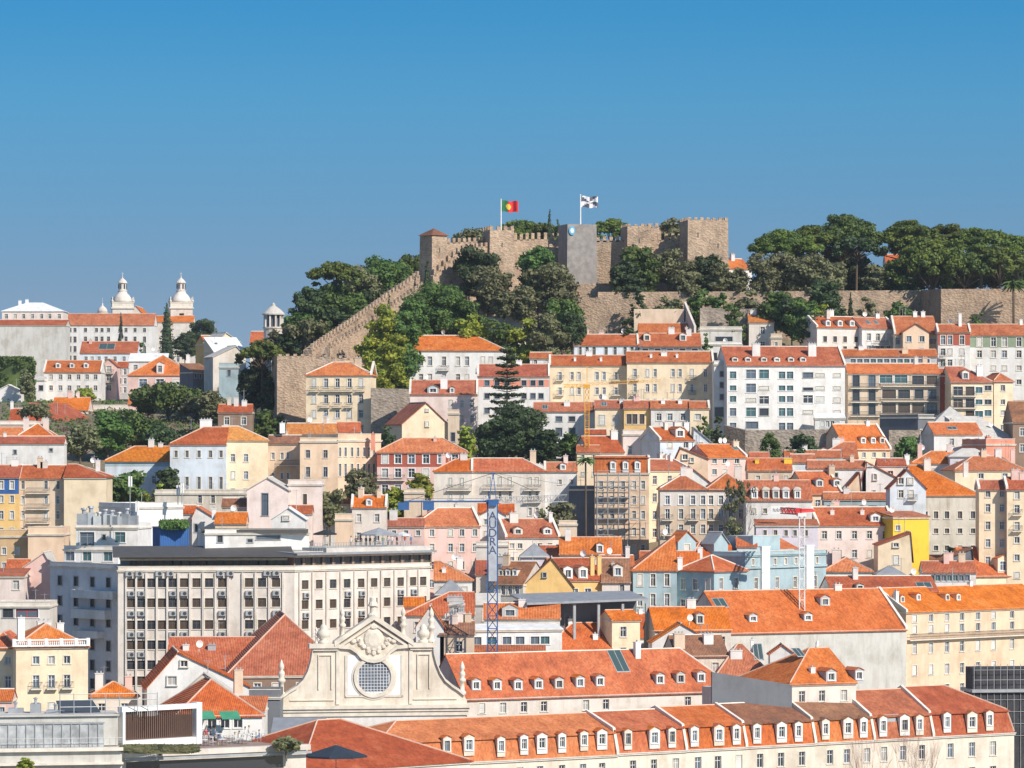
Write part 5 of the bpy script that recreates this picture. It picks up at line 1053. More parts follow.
mb = MB(); mb.slab([(-0.8, -0.9, f1.z(557.5)), (f1.W, -0.9, f1.z(557.5)), (f1.W, 9, f1.z(549)), (-0.8, 9, f1.z(549))], 0.25); hotel_part('roof_slab', mb, TILE['d'], f1)
mb = MB(); mb.slab([(-0.2, -1.0, f2.z(555.4)), (f2.W + 0.6, -1.0, f2.z(555.4)), (f2.W + 0.6, 12, f2.z(551)), (-0.2, 12, f2.z(551))], 0.3); hotel_part('roof_slab', mb, TILE['g'], f2)
mb = MB(); mb.box(f1.u(203), f1.u(311), 7.2, 15.2, f1.z(533, 8), f1.z(529.5, 8)); hotel_part('penthouse_roof', mb, TILE['d'], f1)
for fr, cols in ((f1, [126, 136.2, 146.3, 156.8, 167.3, 178.2, 190, 203, 215.5, 228, 242.5, 255.5, 269, 283]), (f2, [299, 312, 326, 340, 354, 367.5, 380.5, 394, 407, 418])):
    for c in cols:
        mb = MB(); u = fr.u(c); mb.box(u - 0.16, u + 0.16, -0.28, 0.0, 0, fr.z(573)); hotel_part('pilaster', mb, WALL['O'], fr)
acm = MB(); acm.box(-0.55, 0.55, -0.45, -0.02, 0, 0.8, 0); acm.prism([(0.1 + 0.3 * math.cos(t * 0.7854), -0.47, 0.4 + 0.3 * math.sin(t * 0.7854)) for t in range(8)], [(0.1 + 0.3 * math.cos(t * 0.7854), -0.44, 0.4 + 0.3 * math.sin(t * 0.7854)) for t in range(8)], 1); acm.box(-0.5, -0.44, -0.4, 0, -0.3, 0, 1); acm.box(0.44, 0.5, -0.4, 0, -0.3, 0, 1)
ACM = acm.mesh('air_conditioner', [M_GREYP, M_IRON])
AK = [(f1, x, y) for y in (594, 614, 635, 655) for x in (131, 141, 172.5, 184, 222, 249, 276)] + [(f1, x, 574) for x in (129, 139, 159, 170, 220, 230, 267, 276)] + [(f2, x, 596) for x in (305, 347, 361, 400, 413)] + [(f2, x, 616) for x in (347, 361, 305)]
for fr, x, y in AK: ob('air_conditioner', ACM, HB, Rm.inverted() @ Matrix.Translation(fr.loc) @ Matrix.Rotation(fr.rz, 4, 'Z') @ TR(fr.u(x), 0, fr.z(y + 2.2)))

# parasols and people on the hotel roof
def parasol(label, px, ytop, wpx, Y, zfoot, mat, group=None, h=2.7):
    r = P(px, ytop, Y); w = wpx * Y / F / 2; o = thing('parasol', label, 'parasol', Vector((r.x, r.y, r.z - h)), rnd.random(), group)
    mb = MB(); mb.tube((0, 0, 0), (0, 0, h), 0.05, 6); mb.lathe((0, 0, 0), [(0.4, 0), (0.4, 0.1), (0.08, 0.14)], 8); mb.build('pole', M_GREYP, o)
    mb = MB(); n = 8; z1 = h - 0.1; z0 = h - 0.1 - w * 0.32
    ring = [(w * math.cos(6.2832 * i / n), w * math.sin(6.2832 * i / n), z0) for i in range(n)]
    for i in range(n):
        a, b = ring[i], ring[(i + 1) % n]; mb.face([a, b, (0, 0, z1)]); mb.face([b, a, (a[0], a[1], z0 - 0.22), (b[0], b[1], z0 - 0.22)]); mb.face([a, (0, 0, z1 - 0.06), b])
    mb.build('canopy', mat, o); return o
parasol('dark marquee parasol on the hotel roof bar', 325, 529, 24, 640, 0, M_BLACK)
parasol('wide grey parasol over the crowded hotel roof bar', 379, 527, 40, 648, 0, plain('grey_cloth', (0.30, 0.31, 0.33), 0.9))
parasol('pale parasol at the right end of the hotel roof bar', 402, 531, 18, 652, 0, M_CLOTH)
parasol('large navy black parasol over the red brown bottom roof', 336, 744, 64, 478, 0, plain('navy_cloth', (0.018, 0.03, 0.05), 0.9), None, 3.0)

SKINS = [(0.50, 0.30, 0.21), (0.36, 0.20, 0.13), (0.58, 0.37, 0.28)]
def person_mesh(pose, mats):
    J = {'stand': [(0, 0, .93), (0, .0, 1.15), (0, 0, 1.40), (0, 0, 1.52), (0, -.02, 1.62), (0, -.02, 1.74), (.19, 0, 1.40), (.25, .03, 1.14), (.24, -.06, .90), (-.19, 0, 1.40), (-.25, .03, 1.14), (-.23, -.08, .90), (.10, 0, .90), (.11, -.02, .50), (.11, .02, .08), (.12, -.13, .04), (-.10, 0, .90), (-.12, .0, .50), (-.13, .03, .08), (-.14, -.12, .04)],
         'sit': [(0, 0, .50), (0, .02, .74), (0, 0, .98), (0, -.01, 1.09), (0, -.03, 1.19), (0, -.03, 1.31), (.19, 0, .97), (.25, -.04, .72), (.18, -.26, .66), (-.19, 0, .97), (-.25, -.04, .72), (-.18, -.26, .66), (.10, -.05, .49), (.12, -.45, .48), (.12, -.42, .08), (.12, -.55, .04), (-.10, -.05, .49), (-.12, -.45, .48), (-.12, -.40, .08), (-.12, -.53, .04)]}[pose]
    E = [(0, 1), (1, 2), (2, 3), (3, 4), (4, 5), (2, 6), (6, 7), (7, 8), (2, 9), (9, 10), (10, 11), (0, 12), (12, 13), (13, 14), (14, 15), (0, 16), (16, 17), (17, 18), (18, 19)]
    rad = [.14, .13, .13, .055, .095, .085, .065, .05, .035, .065, .05, .035, .095, .065, .045, .04, .095, .065, .045, .04]
    me = bpy.data.meshes.new('skeleton'); me.from_pydata(J, E, []); o = bpy.data.objects.new('skeleton', me); COL.objects.link(o)
    sk = o.modifiers.new('skin', 'SKIN'); o.modifiers.new('sub', 'SUBSURF').levels = 1
    for i, v in enumerate(me.skin_vertices[0].data): v.radius = (rad[i], rad[i] * 0.85); v.use_root = (i == 0)
    dg = bpy.context.evaluated_depsgraph_get(); nm = bpy.data.meshes.new_from_object(o.evaluated_get(dg)); bpy.data.objects.remove(o)
    nm.materials.clear()
    for k in mats: nm.materials.append(k)
    top, hip = J[2][2] + 0.07, J[0][2]
    for p in nm.polygons:
        c = p.center; k = 0
        if c.z < top and not (abs(c.x) > 0.14 and c.z < J[7][2] + 0.05 and c.z > 0.55 and pose == 'stand'): k = 1 if c.z > hip - 0.02 else 2
        if pose == 'sit' and c.y < -0.3 and c.z > 0.6: k = 0
        if c.z < 0.1: k = 3
        p.material_index = k; p.use_smooth = True
    nm.name = 'person'; return nm
PAL = [(.6, .58, .55), (.05, .06, .10), (.45, .06, .05), (.10, .20, .40), (.03, .03, .03), (.55, .45, .30), (.12, .25, .15), (.7, .68, .66)]
PM = {}
HAIR = MB(); HAIR.lathe((0, 0.01, 0), [(0.085, -0.06), (0.105, 0.0), (0.10, 0.06), (0.06, 0.115), (0.01, 0.13)], 10)
HM = [HAIR.mesh('hair', plain('hair_%d' % i, c, 0.7)) for i, c in enumerate([(.03, .02, .015), (.10, .06, .03), (.25, .17, .09)])]
def person(label, px, Y, z, pose='stand', k=0, rz=0.0, group=None):
    key = (pose, k % 8)
    if key not in PM: PM[key] = person_mesh(pose, [plain('skin_%d' % k, SKINS[k % 3]), plain('shirt_%d' % k, PAL[k % 8]), plain('trousers_%d' % k, PAL[(k * 3 + 1) % 8]), plain('shoes_%d' % k, (.05, .04, .04))])
    o = ob('person', PM[key], None, TR((px - CX) / F * Y, Y, z, rz)); tag(o, label, 'person', group)
    ob('hair', HM[k % 3], o, TR(0, -0.02, (1.76 if pose == 'stand' else 1.33)))
zr_ = Zof(547.5, 646)
for i, px in enumerate((351, 356, 361, 366, 370, 375, 383, 388, 392, 397, 405, 411)):
    person('standing guest on the crowded hotel roof bar by the grey parasol', px, 638.5 + (px - 294) * 0.147 + rnd.uniform(0, 2.0), zr_, 'stand', i, rnd.uniform(0, 6), 'guests on the hotel roof bar')
f = Frame(312, 416, 634, 15.5, 551); o = f.thing('roof_railing', 'steel railing along the crowded hotel roof bar', 'railing'); mb = MB()
for i in range(41): mb.box(f.W * i / 40 - 0.03, f.W * i / 40 + 0.03, -0.03, 0.03, 0, 1.25)
mb.box(0, f.W, -0.035, 0.035, 1.2, 1.27); mb.box(0, f.W, -0.03, 0.03, 0.6, 0.65); mb.build('bars', M_STEEL, o)
f = Frame(312, 416, 638, 15.5, 549.2); o = f.thing('roof_terrace_deck', 'pale deck of the hotel roof bar', 'deck'); mb = MB(); mb.box(0, f.W, -3.5, 8, -0.6, 0.25); mb.build('deck', TILE['p'], o)

# ------------------------------------------------------------------ the near church front
fr = Frame(277, 468, 572, 4.5, 760); CH_ = fr.thing('church', 'pale baroque church front with a large round window and curved shoulders', 'church')
U, Z = fr.u, fr.z
out = [(279, 770), (279, 703), (283, 697), (290, 692), (297, 688), (303, 682), (307.5, 674), (310.5, 664), (312.5, 652), (313, 645), (337, 643.5), (373.5, 619), (410, 643.5), (432.5, 645), (433.5, 654), (436, 664), (440, 674), (445, 682), (452, 688), (458, 692), (464, 697), (467, 703), (467, 770)]
mb = MB(); pts = [(U(x), Z(y)) for x, y in out]
mb.prism([(x, 0, z) for x, z in pts], [(x, 1.4, z) for x, z in pts]); mb.build('wall', FACADE, CH_)
mb = MB()                                            # shoulder mouldings that follow the curve
for seq in (out[2:10], out[13:21]):
    for A, B in zip(seq, seq[1:]):
        a, b = (U(A[0]), Z(A[1])), (U(B[0]), Z(B[1])); mb.prism([(a[0], -0.35, a[1] - .1), (a[0], 1.55, a[1] - .1), (a[0], 1.55, a[1] + .3), (a[0], -0.35, a[1] + .3)], [(b[0], -0.35, b[1] - .1), (b[0], 1.55, b[1] - .1), (b[0], 1.55, b[1] + .3), (b[0], -0.35, b[1] + .3)])
mb.build('scroll_moulding', M_STONE, CH_)
mb = MB(); mb.box(U(309), U(339), -0.6, 1.7, Z(648.5), Z(644)); mb.box(U(408), U(436), -0.6, 1.7, Z(648.5), Z(644)); mb.box(U(313), U(338), -0.35, 1.5, Z(651), Z(648.5)); mb.box(U(410), U(432), -0.35, 1.5, Z(651), Z(648.5))
mb.box(U(275), U(470), -0.75, 1.6, Z(709.5), Z(706)); mb.box(U(276), U(469), -0.5, 1.5, Z(712.5), Z(709.5)); mb.box(U(277), U(468), -0.3, 1.45, Z(717), Z(712.5)); mb.build('cornice', M_STONE, CH_)
def seg(mb, A, B, y0, y1, t0, t1, m=0):
    a, b = (U(A[0]), Z(A[1])), (U(B[0]), Z(B[1])); mb.prism([(a[0], y0, a[1] + t0), (a[0], y1, a[1] + t0), (a[0], y1, a[1] + t1), (a[0], y0, a[1] + t1)], [(b[0], y0, b[1] + t0), (b[0], y1, b[1] + t0), (b[0], y1, b[1] + t1), (b[0], y0, b[1] + t1)], m)
mb = MB(); seg(mb, (334, 645), (373.5, 618.5), -0.7, 1.7, -0.25, 0.5); seg(mb, (373.5, 618.5), (413, 645), -0.7, 1.7, -0.25, 0.5)
seg(mb, (338, 646), (373.5, 622.5), -0.4, 0, -0.5, -0.1); seg(mb, (373.5, 622.5), (409, 646), -0.4, 0, -0.5, -0.1)
arc = [(337, 647), (350, 648), (356, 652), (361, 658), (367, 661), (373.5, 662), (380, 661), (386, 658), (391, 652), (397, 648), (410, 647)]
for A, B in zip(arc, arc[1:]): seg(mb, A, B, -0.45, 0, -0.25, 0.25)
mb.build('pediment_moulding', M_STONE, CH_)
mb = MB(); cx_, cz_ = U(374), Z(678)                   # round window
for (ra, rb, ya) in ((2.45, 2.95, -0.3), (2.95, 3.25, -0.12)):
    n = 40
    for i in range(n):
        t0, t1 = 6.28319 * i / n, 6.28319 * (i + 1) / n
        c = lambda r, t, y: (cx_ + r * math.cos(t), y, cz_ + r * math.sin(t))
        mb.prism([c(ra, t0, ya), c(rb, t0, ya), c(rb, t0, 0.02), c(ra, t0, 0.02)], [c(ra, t1, ya), c(rb, t1, ya), c(rb, t1, 0.02), c(ra, t1, 0.02)])
rw = mb.build('round_window', M_STONE, CH_)
mb = MB(); mb.face([(cx_ + 2.47 * math.cos(6.28319 * i / 40), -0.03, cz_ + 2.47 * math.sin(6.28319 * i / 40)) for i in range(40)]); mb.build('pane', glass('leaded_glass', (0.10, 0.13, 0.18), 0.3), rw)
mb = MB()
for i in range(-5, 6):
    x = i * 0.45; hh = math.sqrt(max(0, 2.45 ** 2 - x * x))
    mb.box(cx_ + x - 0.045, cx_ + x + 0.045, -0.10, -0.04, cz_ - hh, cz_ + hh); mb.box(cx_ - hh, cx_ + hh, -0.096, -0.044, cz_ + x - 0.04, cz_ + x + 0.04)
mb.build('lattice', M_CLOTH, rw)
mb = MB()                                            # panels of the front
for A, B, C_, D_ in ((345, 404, 655, 698), ):
    for a, b, c, d in ((345, 347, 656, 698), (401, 403, 656, 698), (345, 403, 696.5, 698)): mb.box(U(a), U(b), -0.14, 0, Z(d), Z(c))
for a, b, c, d in ((336, 339.5, 651, 705), (409, 412.5, 651, 705), (318, 319, 656, 690), (331, 332, 656, 690), (318, 332, 655, 656), (417, 418, 656, 690), (429, 430, 656, 690), (417, 430, 655, 656), (290, 334, 700, 701), (413, 457, 700, 701)): mb.box(U(a), U(b), -0.18, 0, Z(d), Z(c))
mb.build('panel_moulding', M_STONE, CH_)
mb = MB()
for a, b, c, d in ((347.4, 359, 656, 696), (388.5, 400.6, 656, 696), (359, 388.5, 692.5, 696)): mb.box(U(a), U(b), -0.05, 0, Z(d), Z(c))
mb.build('white_panel', M_WHITE, CH_)
mb = MB(); mb.box(U(280), U(466), -0.07, 0, Z(760), Z(717.3)); mb.build('lower_wall', WALL['W'], CH_)
# carved cartouche under the gable: crown, shield and leaf scrolls in relief
mb = MB(); k = MB()
def blob(mb, px, py, rx, rz, ry=0.35, n=8):
    for j in range(1, 4):
        pass
    base = len(mb.v); rings = [(0.0, 1.0), (0.5, 0.86), (0.85, 0.5)]
    for dpt, s in rings:
        for i in range(n): mb.v.append((U(px) + rx * s * math.cos(6.2832 * i / n), -ry * dpt, Z(py) + rz * s * math.sin(6.2832 * i / n)))
    for r_ in range(2):
        for i in range(n): mb.f.append((base + r_*n + i, base + r_*n + (i+1) % n, base + (r_+1)*n + (i+1) % n, base + (r_+1)*n + i)); mb.m.append(0)
    mb.f.append(tuple(base + 2*n + i for i in range(n))); mb.m.append(0)
blob(mb, 373.5, 640, 1.5, 1.9, 0.5, 14); blob(mb, 373.5, 627.5, 0.8, 0.5, 0.6)
for i in range(9):
    a = math.pi * (i / 8) - math.pi; blob(mb, 373.5 + 14 * math.cos(a), 641 - 10 * math.sin(a) * 0.9, 0.42, 0.42, 0.4)
for dx in (-20, -15, 15, 20): blob(mb, 373.5 + dx, 636 + abs(dx) * 0.3, 0.5, 0.4, 0.4)
for dx in (-5, 0, 5): blob(mb, 373.5 + dx, 654 - abs(dx) * 0.4, 0.4, 0.5, 0.4)
mb.build('cartouche', M_STONE, CH_)
PIN = [(0.6, 0), (0.6, 0.5), (0.36, 0.7), (0.36, 2.0), (0.62, 2.2), (0.58, 2.5), (0.32, 2.8), (0.5, 3.2), (0.46, 3.6), (0.22, 3.9), (0.42, 4.2), (0.36, 4.6), (0.05, 5.4)]
def pinnacle(px, py, s): 
    mb = MB(); mb.lathe((0, 0, 0), [(r * s, z * s) for r, z in PIN], 10); mb.build('pinnacle', M_STONE, CH_, TR(U(px), 0.7, Z(py)), True)
pinnacle(282, 697, 0.98); pinnacle(463, 697, 0.9); pinnacle(404, 640, 0.85); pinnacle(343, 640, 0.85); pinnacle(432, 644.5, 0.95); pinnacle(317, 644.5, 0.45)
def urn(px, py, s):
    mb = MB(); mb.lathe((0, 0, 0), [(0.9 * s, 0), (0.9 * s, .5 * s), (.5 * s, .7 * s), (1.1 * s, 1.2 * s), (1.15 * s, 2 * s), (.6 * s, 2.5 * s), (.7 * s, 2.8 * s), (.2 * s, 3.4 * s)], 12); mb.build('urn', M_STONE, CH_, TR(U(px), 0.7, Z(py)), True)
urn(324, 644.5, 0.85); urn(424, 644.5, 0.8)
mb = MB(); mb.lathe((0, 0, 0), [(.8, 0), (.8, .5), (.45, .8), (.42, 1.6), (.75, 1.8), (.5, 2.4), (.5, 2.9), (.14, 3.1)], 10); mb.box(-0.09, 0.09, -0.09, 0.09, 3.0, 4.4); mb.box(-0.45, 0.45, -0.08, 0.08, 3.7, 3.88); mb.build('cross_finial', M_STONE, CH_, TR(U(373.5), 0.6, Z(619)))
H('great orange nave roof with pale edges behind the church front', 226, 350, 676, 614, 'h', 'BR', 'r', Y=592, dy=2, D=32, ant=0, name='church_nave', cat='church', oh=0.2)
H('long orange roof between hotel and white gable house', 166, 258, 668, 638, 'g', 'O', 'o', Y=604, D=14, ant=1, CH=[(186, 648, 6, 0.3), (212, 646, 8, 0.3, 'G')])
H('church sacristy wall in dark plaster left of the church front', 249, 280, 697, 690, 'f', 'DG', 'p', Y=564, D=8, ant=0)

# ------------------------------------------------------------------ cranes
def lattice(mb, a, b, w, n, m=0, r=0.07):
    a = Vector(a); b = Vector(b); d = (b - a).normalized(); s1 = Vector((0, 1, 0)) if abs(d.y) < 0.9 else Vector((1, 0, 0)); s2 = d.cross(s1).normalized(); s1 = s2.cross(d).normalized()
    cor = [s1 * w/2 + s2 * w/2, s1 * w/2 - s2 * w/2, -s1 * w/2 - s2 * w/2, -s1 * w/2 + s2 * w/2]
    for c in cor: mb.tube(a + c, b + c, r * 1.5, 4, m)
    for i in range(n):
        p, q_ = a + (b - a) * (i / n), a + (b - a) * ((i + 1) / n)
        for j in range(4):
            c0, c1 = cor[j], cor[(j + 1) % 4]; mb.tube(p + c0, p + c1, r * 0.8, 3, m); mb.tube(p + (c0 if i % 2 else c1), q_ + (c1 if i % 2 else c0), r * 0.8, 3, m)
Yc = 600; r = P(492.5, 660, Yc); g0 = zterr(492, Yc); cr = thing('tower_crane', 'tall blue tower crane with a lettered mast rising over the roofs', 'crane', Vector((r.x, Yc, g0)))
zc = lambda y: Zof(y, Yc) - g0
xc = lambda px: (px - 492.5) / F * Yc
mb = MB(); lattice(mb, (0, 0, 0), (0, 0, zc(502)), 1.45, 30, 0, 0.085); mb.box(-1.6, 1.6, -1.6, 1.6, -1, 0.8, 0); mb.build('mast', M_BLUEP, cr)
mb = MB(); mb.box(-0.95, 0.95, -0.95, 0.95, zc(504), zc(499.5)); mb.box(-0.6, 0.6, -1.3, -0.7, zc(506), zc(500)); mb.build('slewing_unit', M_BLUEP, cr)
mb = MB()
for sx, sy in ((-.55, -.5), (.55, -.5), (.55, .5), (-.55, .5)): mb.tube((sx, sy, zc(500)), (0.1, 0, zc(473)), 0.08, 4)
for f_ in (0.3, 0.55, 0.78): mb.box(-.55 * (1 - f_), .55 * (1 - f_) + 0.1, -0.4 * (1 - f_), 0.4 * (1 - f_), lerp(zc(500), zc(473), f_), lerp(zc(500), zc(473), f_) + 0.08)
mb.box(-0.35, 0.45, -0.3, 0.3, zc(474.5), zc(472.8)); mb.build('apex', M_BLUEP, cr)
mb = MB(); lattice(mb, (0.9, 0, zc(500.5)), (xc(566), 5, zc(498.5)), 1.0, 12, 0, 0.045); mb.build('jib', M_GREYP, cr)
mb = MB(); mb.box(xc(404), -0.9, -0.55, 0.55, zc(502.3), zc(500.7)); mb.tube((xc(404), -0.55, zc(498.5)), (-0.9, -0.55, zc(498.5)), 0.04, 4); mb.build('counter_jib', M_BLUEP, cr)
for a_, b_ in ((398, 409), (423, 434)):
    mb = MB(); mb.box(xc(a_), xc(b_), -0.62, 0.62, zc(510), zc(502.4)); mb.build('counterweight', M_BLUEP, cr)
mb = MB(); mb.tube((0.1, 0, zc(473)), (xc(408), 0, zc(501)), 0.05, 4); mb.tube((0.1, 0, zc(473)), (xc(540), 3.4, zc(494)), 0.05, 4); mb.tube((0.1, 0, zc(473)), (xc(566), 5, zc(485)), 0.03, 4); mb.build('pendant_rope', M_IRON, cr)
mb = MB(); mb.box(xc(488.6), xc(496.8), -0.92, -0.86, zc(581), zc(505)); sgn = mb.build('sign_board', plain('sign_grey', (0.42, 0.45, 0.50), 0.6), cr)
LETTER = plain('letter_blue', (0.05, 0.08, 0.16))
for i, ch in enumerate('AUDRA'):
    fc = bpy.data.curves.new('letter', 'FONT'); fc.body = ch; fc.size = 1.75; fc.align_x = 'CENTER'; fc.extrude = 0.015; fo = bpy.data.objects.new('letter', fc); COL.objects.link(fo); lm = bpy.data.meshes.new_from_object(fo.evaluated_get(bpy.context.evaluated_depsgraph_get())); bpy.data.objects.remove(fo); lm.materials.clear(); lm.materials.append(LETTER)
    ob('letter', lm, sgn, Matrix.Translation((xc(492.7), -0.94, zc(519.5 + i * 8.6))) @ Matrix.Rotation(math.pi / 2, 4, 'X'))
Yc = 652; g0 = zterr(802, Yc); r = P(802, 600, Yc); cr = thing('tower_crane', 'white lattice crane mast with a red head before the blue mansion', 'crane', Vector((r.x, Yc, g0)))
xc = lambda px: (px - 802) / F * Yc
mb = MB(); lattice(mb, (0, 0, 0), (0, 0, zc(516)), 0.85, 26, 0, 0.06); mb.box(-1.2, 1.2, -1.2, 1.2, -1, 0.6); mb.build('mast', M_WHITE, cr)
mb = MB(); mb.box(-0.7, 0.7, -0.7, 0.7, zc(516.5), zc(513)); mb.build('slewing_unit', M_WHITE, cr)
mb = MB(); lattice(mb, (-0.6, -0.5, zc(511.5)), (xc(790), 16, zc(512)), 0.9, 9, 0, 0.09); mb.prism([(xc(795), -1, zc(513)), (xc(816), 1.5, zc(512)), (xc(816), 2.5, zc(512)), (xc(795), 0, zc(513))], [(xc(796), -1, zc(508.5)), (xc(814), 1.5, zc(509)), (xc(814), 2.5, zc(509)), (xc(796), 0, zc(508.5))]); mb.build('jib', M_REDP, cr)
Yc = 774; g0 = zterr(587, Yc); r = P(587, 460, Yc); cr = thing('tower_crane', 'slim yellow orange crane in front of the yellow apartment houses', 'crane', Vector((r.x, Yc, g0)))
xc = lambda px: (px - 587) / F * Yc
mb = MB(); lattice(mb, (0, 0, 0), (0, 0, zc(386)), 0.8, 22, 0, 0.06); mb.tube((0, 0, zc(386)), (0, 0, zc(366)), 0.09, 4); mb.build('mast', M_YELLP, cr)
mb = MB(); mb.box(-0.6, 0.6, -0.6, 0.6, zc(388), zc(384.5)); lattice(mb, (0.3, 0, zc(384)), (xc(662), 6, zc(380)), 0.5, 16, 0, 0.03); lattice(mb, (-0.3, 0, zc(385.5)), (xc(564), -1, zc(386)), 0.55, 5, 0, 0.06); mb.tube((0, 0, zc(367)), (xc(640), 5, zc(381)), 0.03, 3); mb.tube((0, 0, zc(367)), (xc(566), -1, zc(385)), 0.03, 3); mb.build('jib', M_YELLP, cr)

MBm = Matrix([list(bm['_m'])[i * 4:i * 4 + 4] for i in range(4)]); f = Frame(745, 826, 666, 16, 640)
for a_, b_ in ((760, 768), (804.5, 812)):
    mb = MB(); mb.box(f.u(a_), f.u(b_), -0.45, -0.003, 0, f.z(548)); mb.box(f.u(a_) - 0.1, f.u(b_) + 0.1, -0.5, 0.3, f.z(548), f.z(546.6)); mb.build('chimney_band', M_WHITE, bm, MBm.inverted() @ Matrix.Translation(f.loc) @ Matrix.Rotation(f.rz, 4, 'Z'))
mb = MB(); mb.box(0, f.W, -0.3, 0.0, f.z(569), f.z(566.8)); mb.build('cornice_band', WALL['B'], bm, MBm.inverted() @ Matrix.Translation(f.loc) @ Matrix.Rotation(f.rz, 4, 'Z'))
# dark parapet terrace among the roofs
f = Frame(712, 792, 584, 3, 690); o = f.thing('parapet_terrace', 'dark slanting terrace parapet among the roofs behind the front row', 'terrace'); mb = MB(); mb.prism([(0, 0, -3), (f.W, 0, -3), (f.W, .5, -3), (0, .5, -3)], [(0, 0, f.z(672)), (f.W, 0, f.z(686)), (f.W, .5, f.z(686)), (0, .5, f.z(672))]); mb.build('parapet', WALL['DG'], o); mb = MB(); mb.box(0, f.W, 0.5, 5, -3, 0.3); mb.build('deck', TILE['p'], o)
# ------------------------------------------------------------------ scaffolding
def scaffold(label, x0, x1, ytop, ybot, Y, dy=0.0):
    f = Frame(x0, x1, Y, dy, ybot); o = f.thing('scaffolding', label, 'scaffolding'); Hh = f.z(ytop); n = max(2, round(f.W / 2.1)); k = max(2, round(Hh / 2.0)); mb = MB()
    for i in range(n + 1):
        for y in (0, 0.9): mb.tube((f.W * i / n, y, -1), (f.W * i / n, y, Hh + 0.6), 0.085, 5)
    for j in range(k + 1):
        z = Hh * j / k
        for y in (0, 0.9): mb.tube((0, y, z), (f.W, y, z), 0.075, 4); mb.tube((0, y, z + 1.0), (f.W, y, z + 1.0), 0.055, 4)
    for i in range(n):
        for j in range(k):
            if (i + j) % 2 == 0: mb.tube((f.W * i / n, 0, Hh * j / k), (f.W * (i + 1) / n, 0, Hh * (j + 1) / k), 0.04, 4)
    mb.build('poles', M_GREYP, o)
    for j in range(1, k): d = MB(); d.box(0, f.W, 0.08, 0.82, Hh * j / k + 0.02, Hh * j / k + 0.09); d.build('deck', M_BARK, o)
scaffold('steel scaffolding across the front of the peach apartment house', 597, 640, 476, 540, 732)
# netted building at the bottom right
f = Frame(974, 1060, 614, 2, 768); o = f.thing('shrouded_building', 'building wrapped in black scaffold netting at the bottom right edge', 'building')
mb = MB(); mb.box(0, f.W, 0, 6, -12, f.z(691)); mb.build('netting', NETD, o); mb = MB(); mb.box(f.u(974), f.W - 1, 0.8, 5, f.z(691), f.z(668)); mb.build('roof_box', NETD, o)
mb = MB(); mb.box(-0.4, f.W + 0.4, -0.5, 6.2, f.z(692.5), f.z(689.5)); mb.build('ledge', M_GREYP, o)
mb = MB()
for i in range(14): mb.tube((f.W * i / 13, -0.12, -12), (f.W * i / 13, -0.12, f.z(664)), 0.05, 4)
for y in (700, 712, 724, 736, 680, 670): mb.tube((0, -0.12, f.z(y)), (f.W, -0.12, f.z(y)), 0.045, 4)
mb.build('scaffold_poles', M_GREYP, o)
f = Frame(50, 118, 658, -15, 700); GBm = Matrix([list(gb['_m'])[i * 4:i * 4 + 4] for i in range(4)])
for x0, x1, y0, y1 in ((71, 113, 588, 596), (71, 105, 607, 616), (73, 98, 628, 635)):
    mb = MB(); a_, b_ = f.u(x0, -1.3), f.u(x1, -1.3); z0, z1 = f.z(y1), f.z(y0); mb.box(a_, b_, -1.4, -1.25, z0, z1); mb.box(a_, b_, -1.25, 0, z0, z0 + 0.15); mb.box(a_, a_ + 0.12, -1.25, 0, z0 + 0.15, z1); mb.box(b_ - 0.12, b_, -1.25, 0, z0 + 0.15, z1)
    mb.build('balcony', WALL['W'], gb, GBm.inverted() @ Matrix.Translation(f.loc) @ Matrix.Rotation(f.rz, 4, 'Z'))
# the metal canopy
f = Frame(527, 648, 628, 6, 625); o = f.thing('canopy', 'flat pale metal canopy over a dark open hall', 'canopy'); mb = MB()
mb.slab([(0, 0, f.z(605)), (f.W, 0, f.z(602)), (f.W, 9, f.z(596)), (0, 9, f.z(598))], 0.35); mb.build('roof', TILE['g'], o); mb = MB()
for i in range(6): mb.box(f.W * i / 5 - 0.2, f.W * i / 5 + 0.2, 0.5, 0.9, -8, f.z(605))
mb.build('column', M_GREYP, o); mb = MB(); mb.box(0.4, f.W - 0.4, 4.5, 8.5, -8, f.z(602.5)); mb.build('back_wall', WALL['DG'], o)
# blue container with a planted top and rooftop plant
f = Frame(160, 189, 668, 2, 546); o = f.thing('container', 'dark blue metal container cabin above the hotel roof', 'container'); mb = MB(); mb.box(0, f.W, 0, 4, -6, f.z(528)); mb.build('body', WALL['BB'], o)
mb = MB()
for i in range(12): mb.box(f.W * (i + .4) / 12, f.W * (i + .6) / 12, -0.06, 0, -3, f.z(529))
mb.box(-0.1, f.W + 0.1, -0.2, 4.1, f.z(528), f.z(526.8)); mb.build('rib', M_BLUEP, o)
rp = [(84, 508, 2.2), (91, 506, 1.3), (99, 512, 2.4), (105, 509, 1.4), (112, 510, 2.0), (119, 512, 2.6), (127, 508, 1.6), (133, 511, 1.8)]
for i, (px, py, w) in enumerate(rp):
    r = P(px, 523, 655); o = thing('rooftop_unit', 'silvery ventilation unit in the row on the white upper storey', 'ventilation unit', r, 0.2 * i, 'ventilation units on the grey office block'); h = P(px, py, 655).z - r.z
    mb = MB(); mb.box(-w/2, w/2, -0.7, 0.7, -0.3, h * 0.62, 0); mb.build('casing', M_STEEL, o); mb = MB(); mb.lathe((0, 0, h * 0.62), [(0.35, 0), (0.35, h * 0.25), (0.55, h * 0.27), (0.5, h * 0.38)], 10); mb.build('duct', M_STEEL, o)
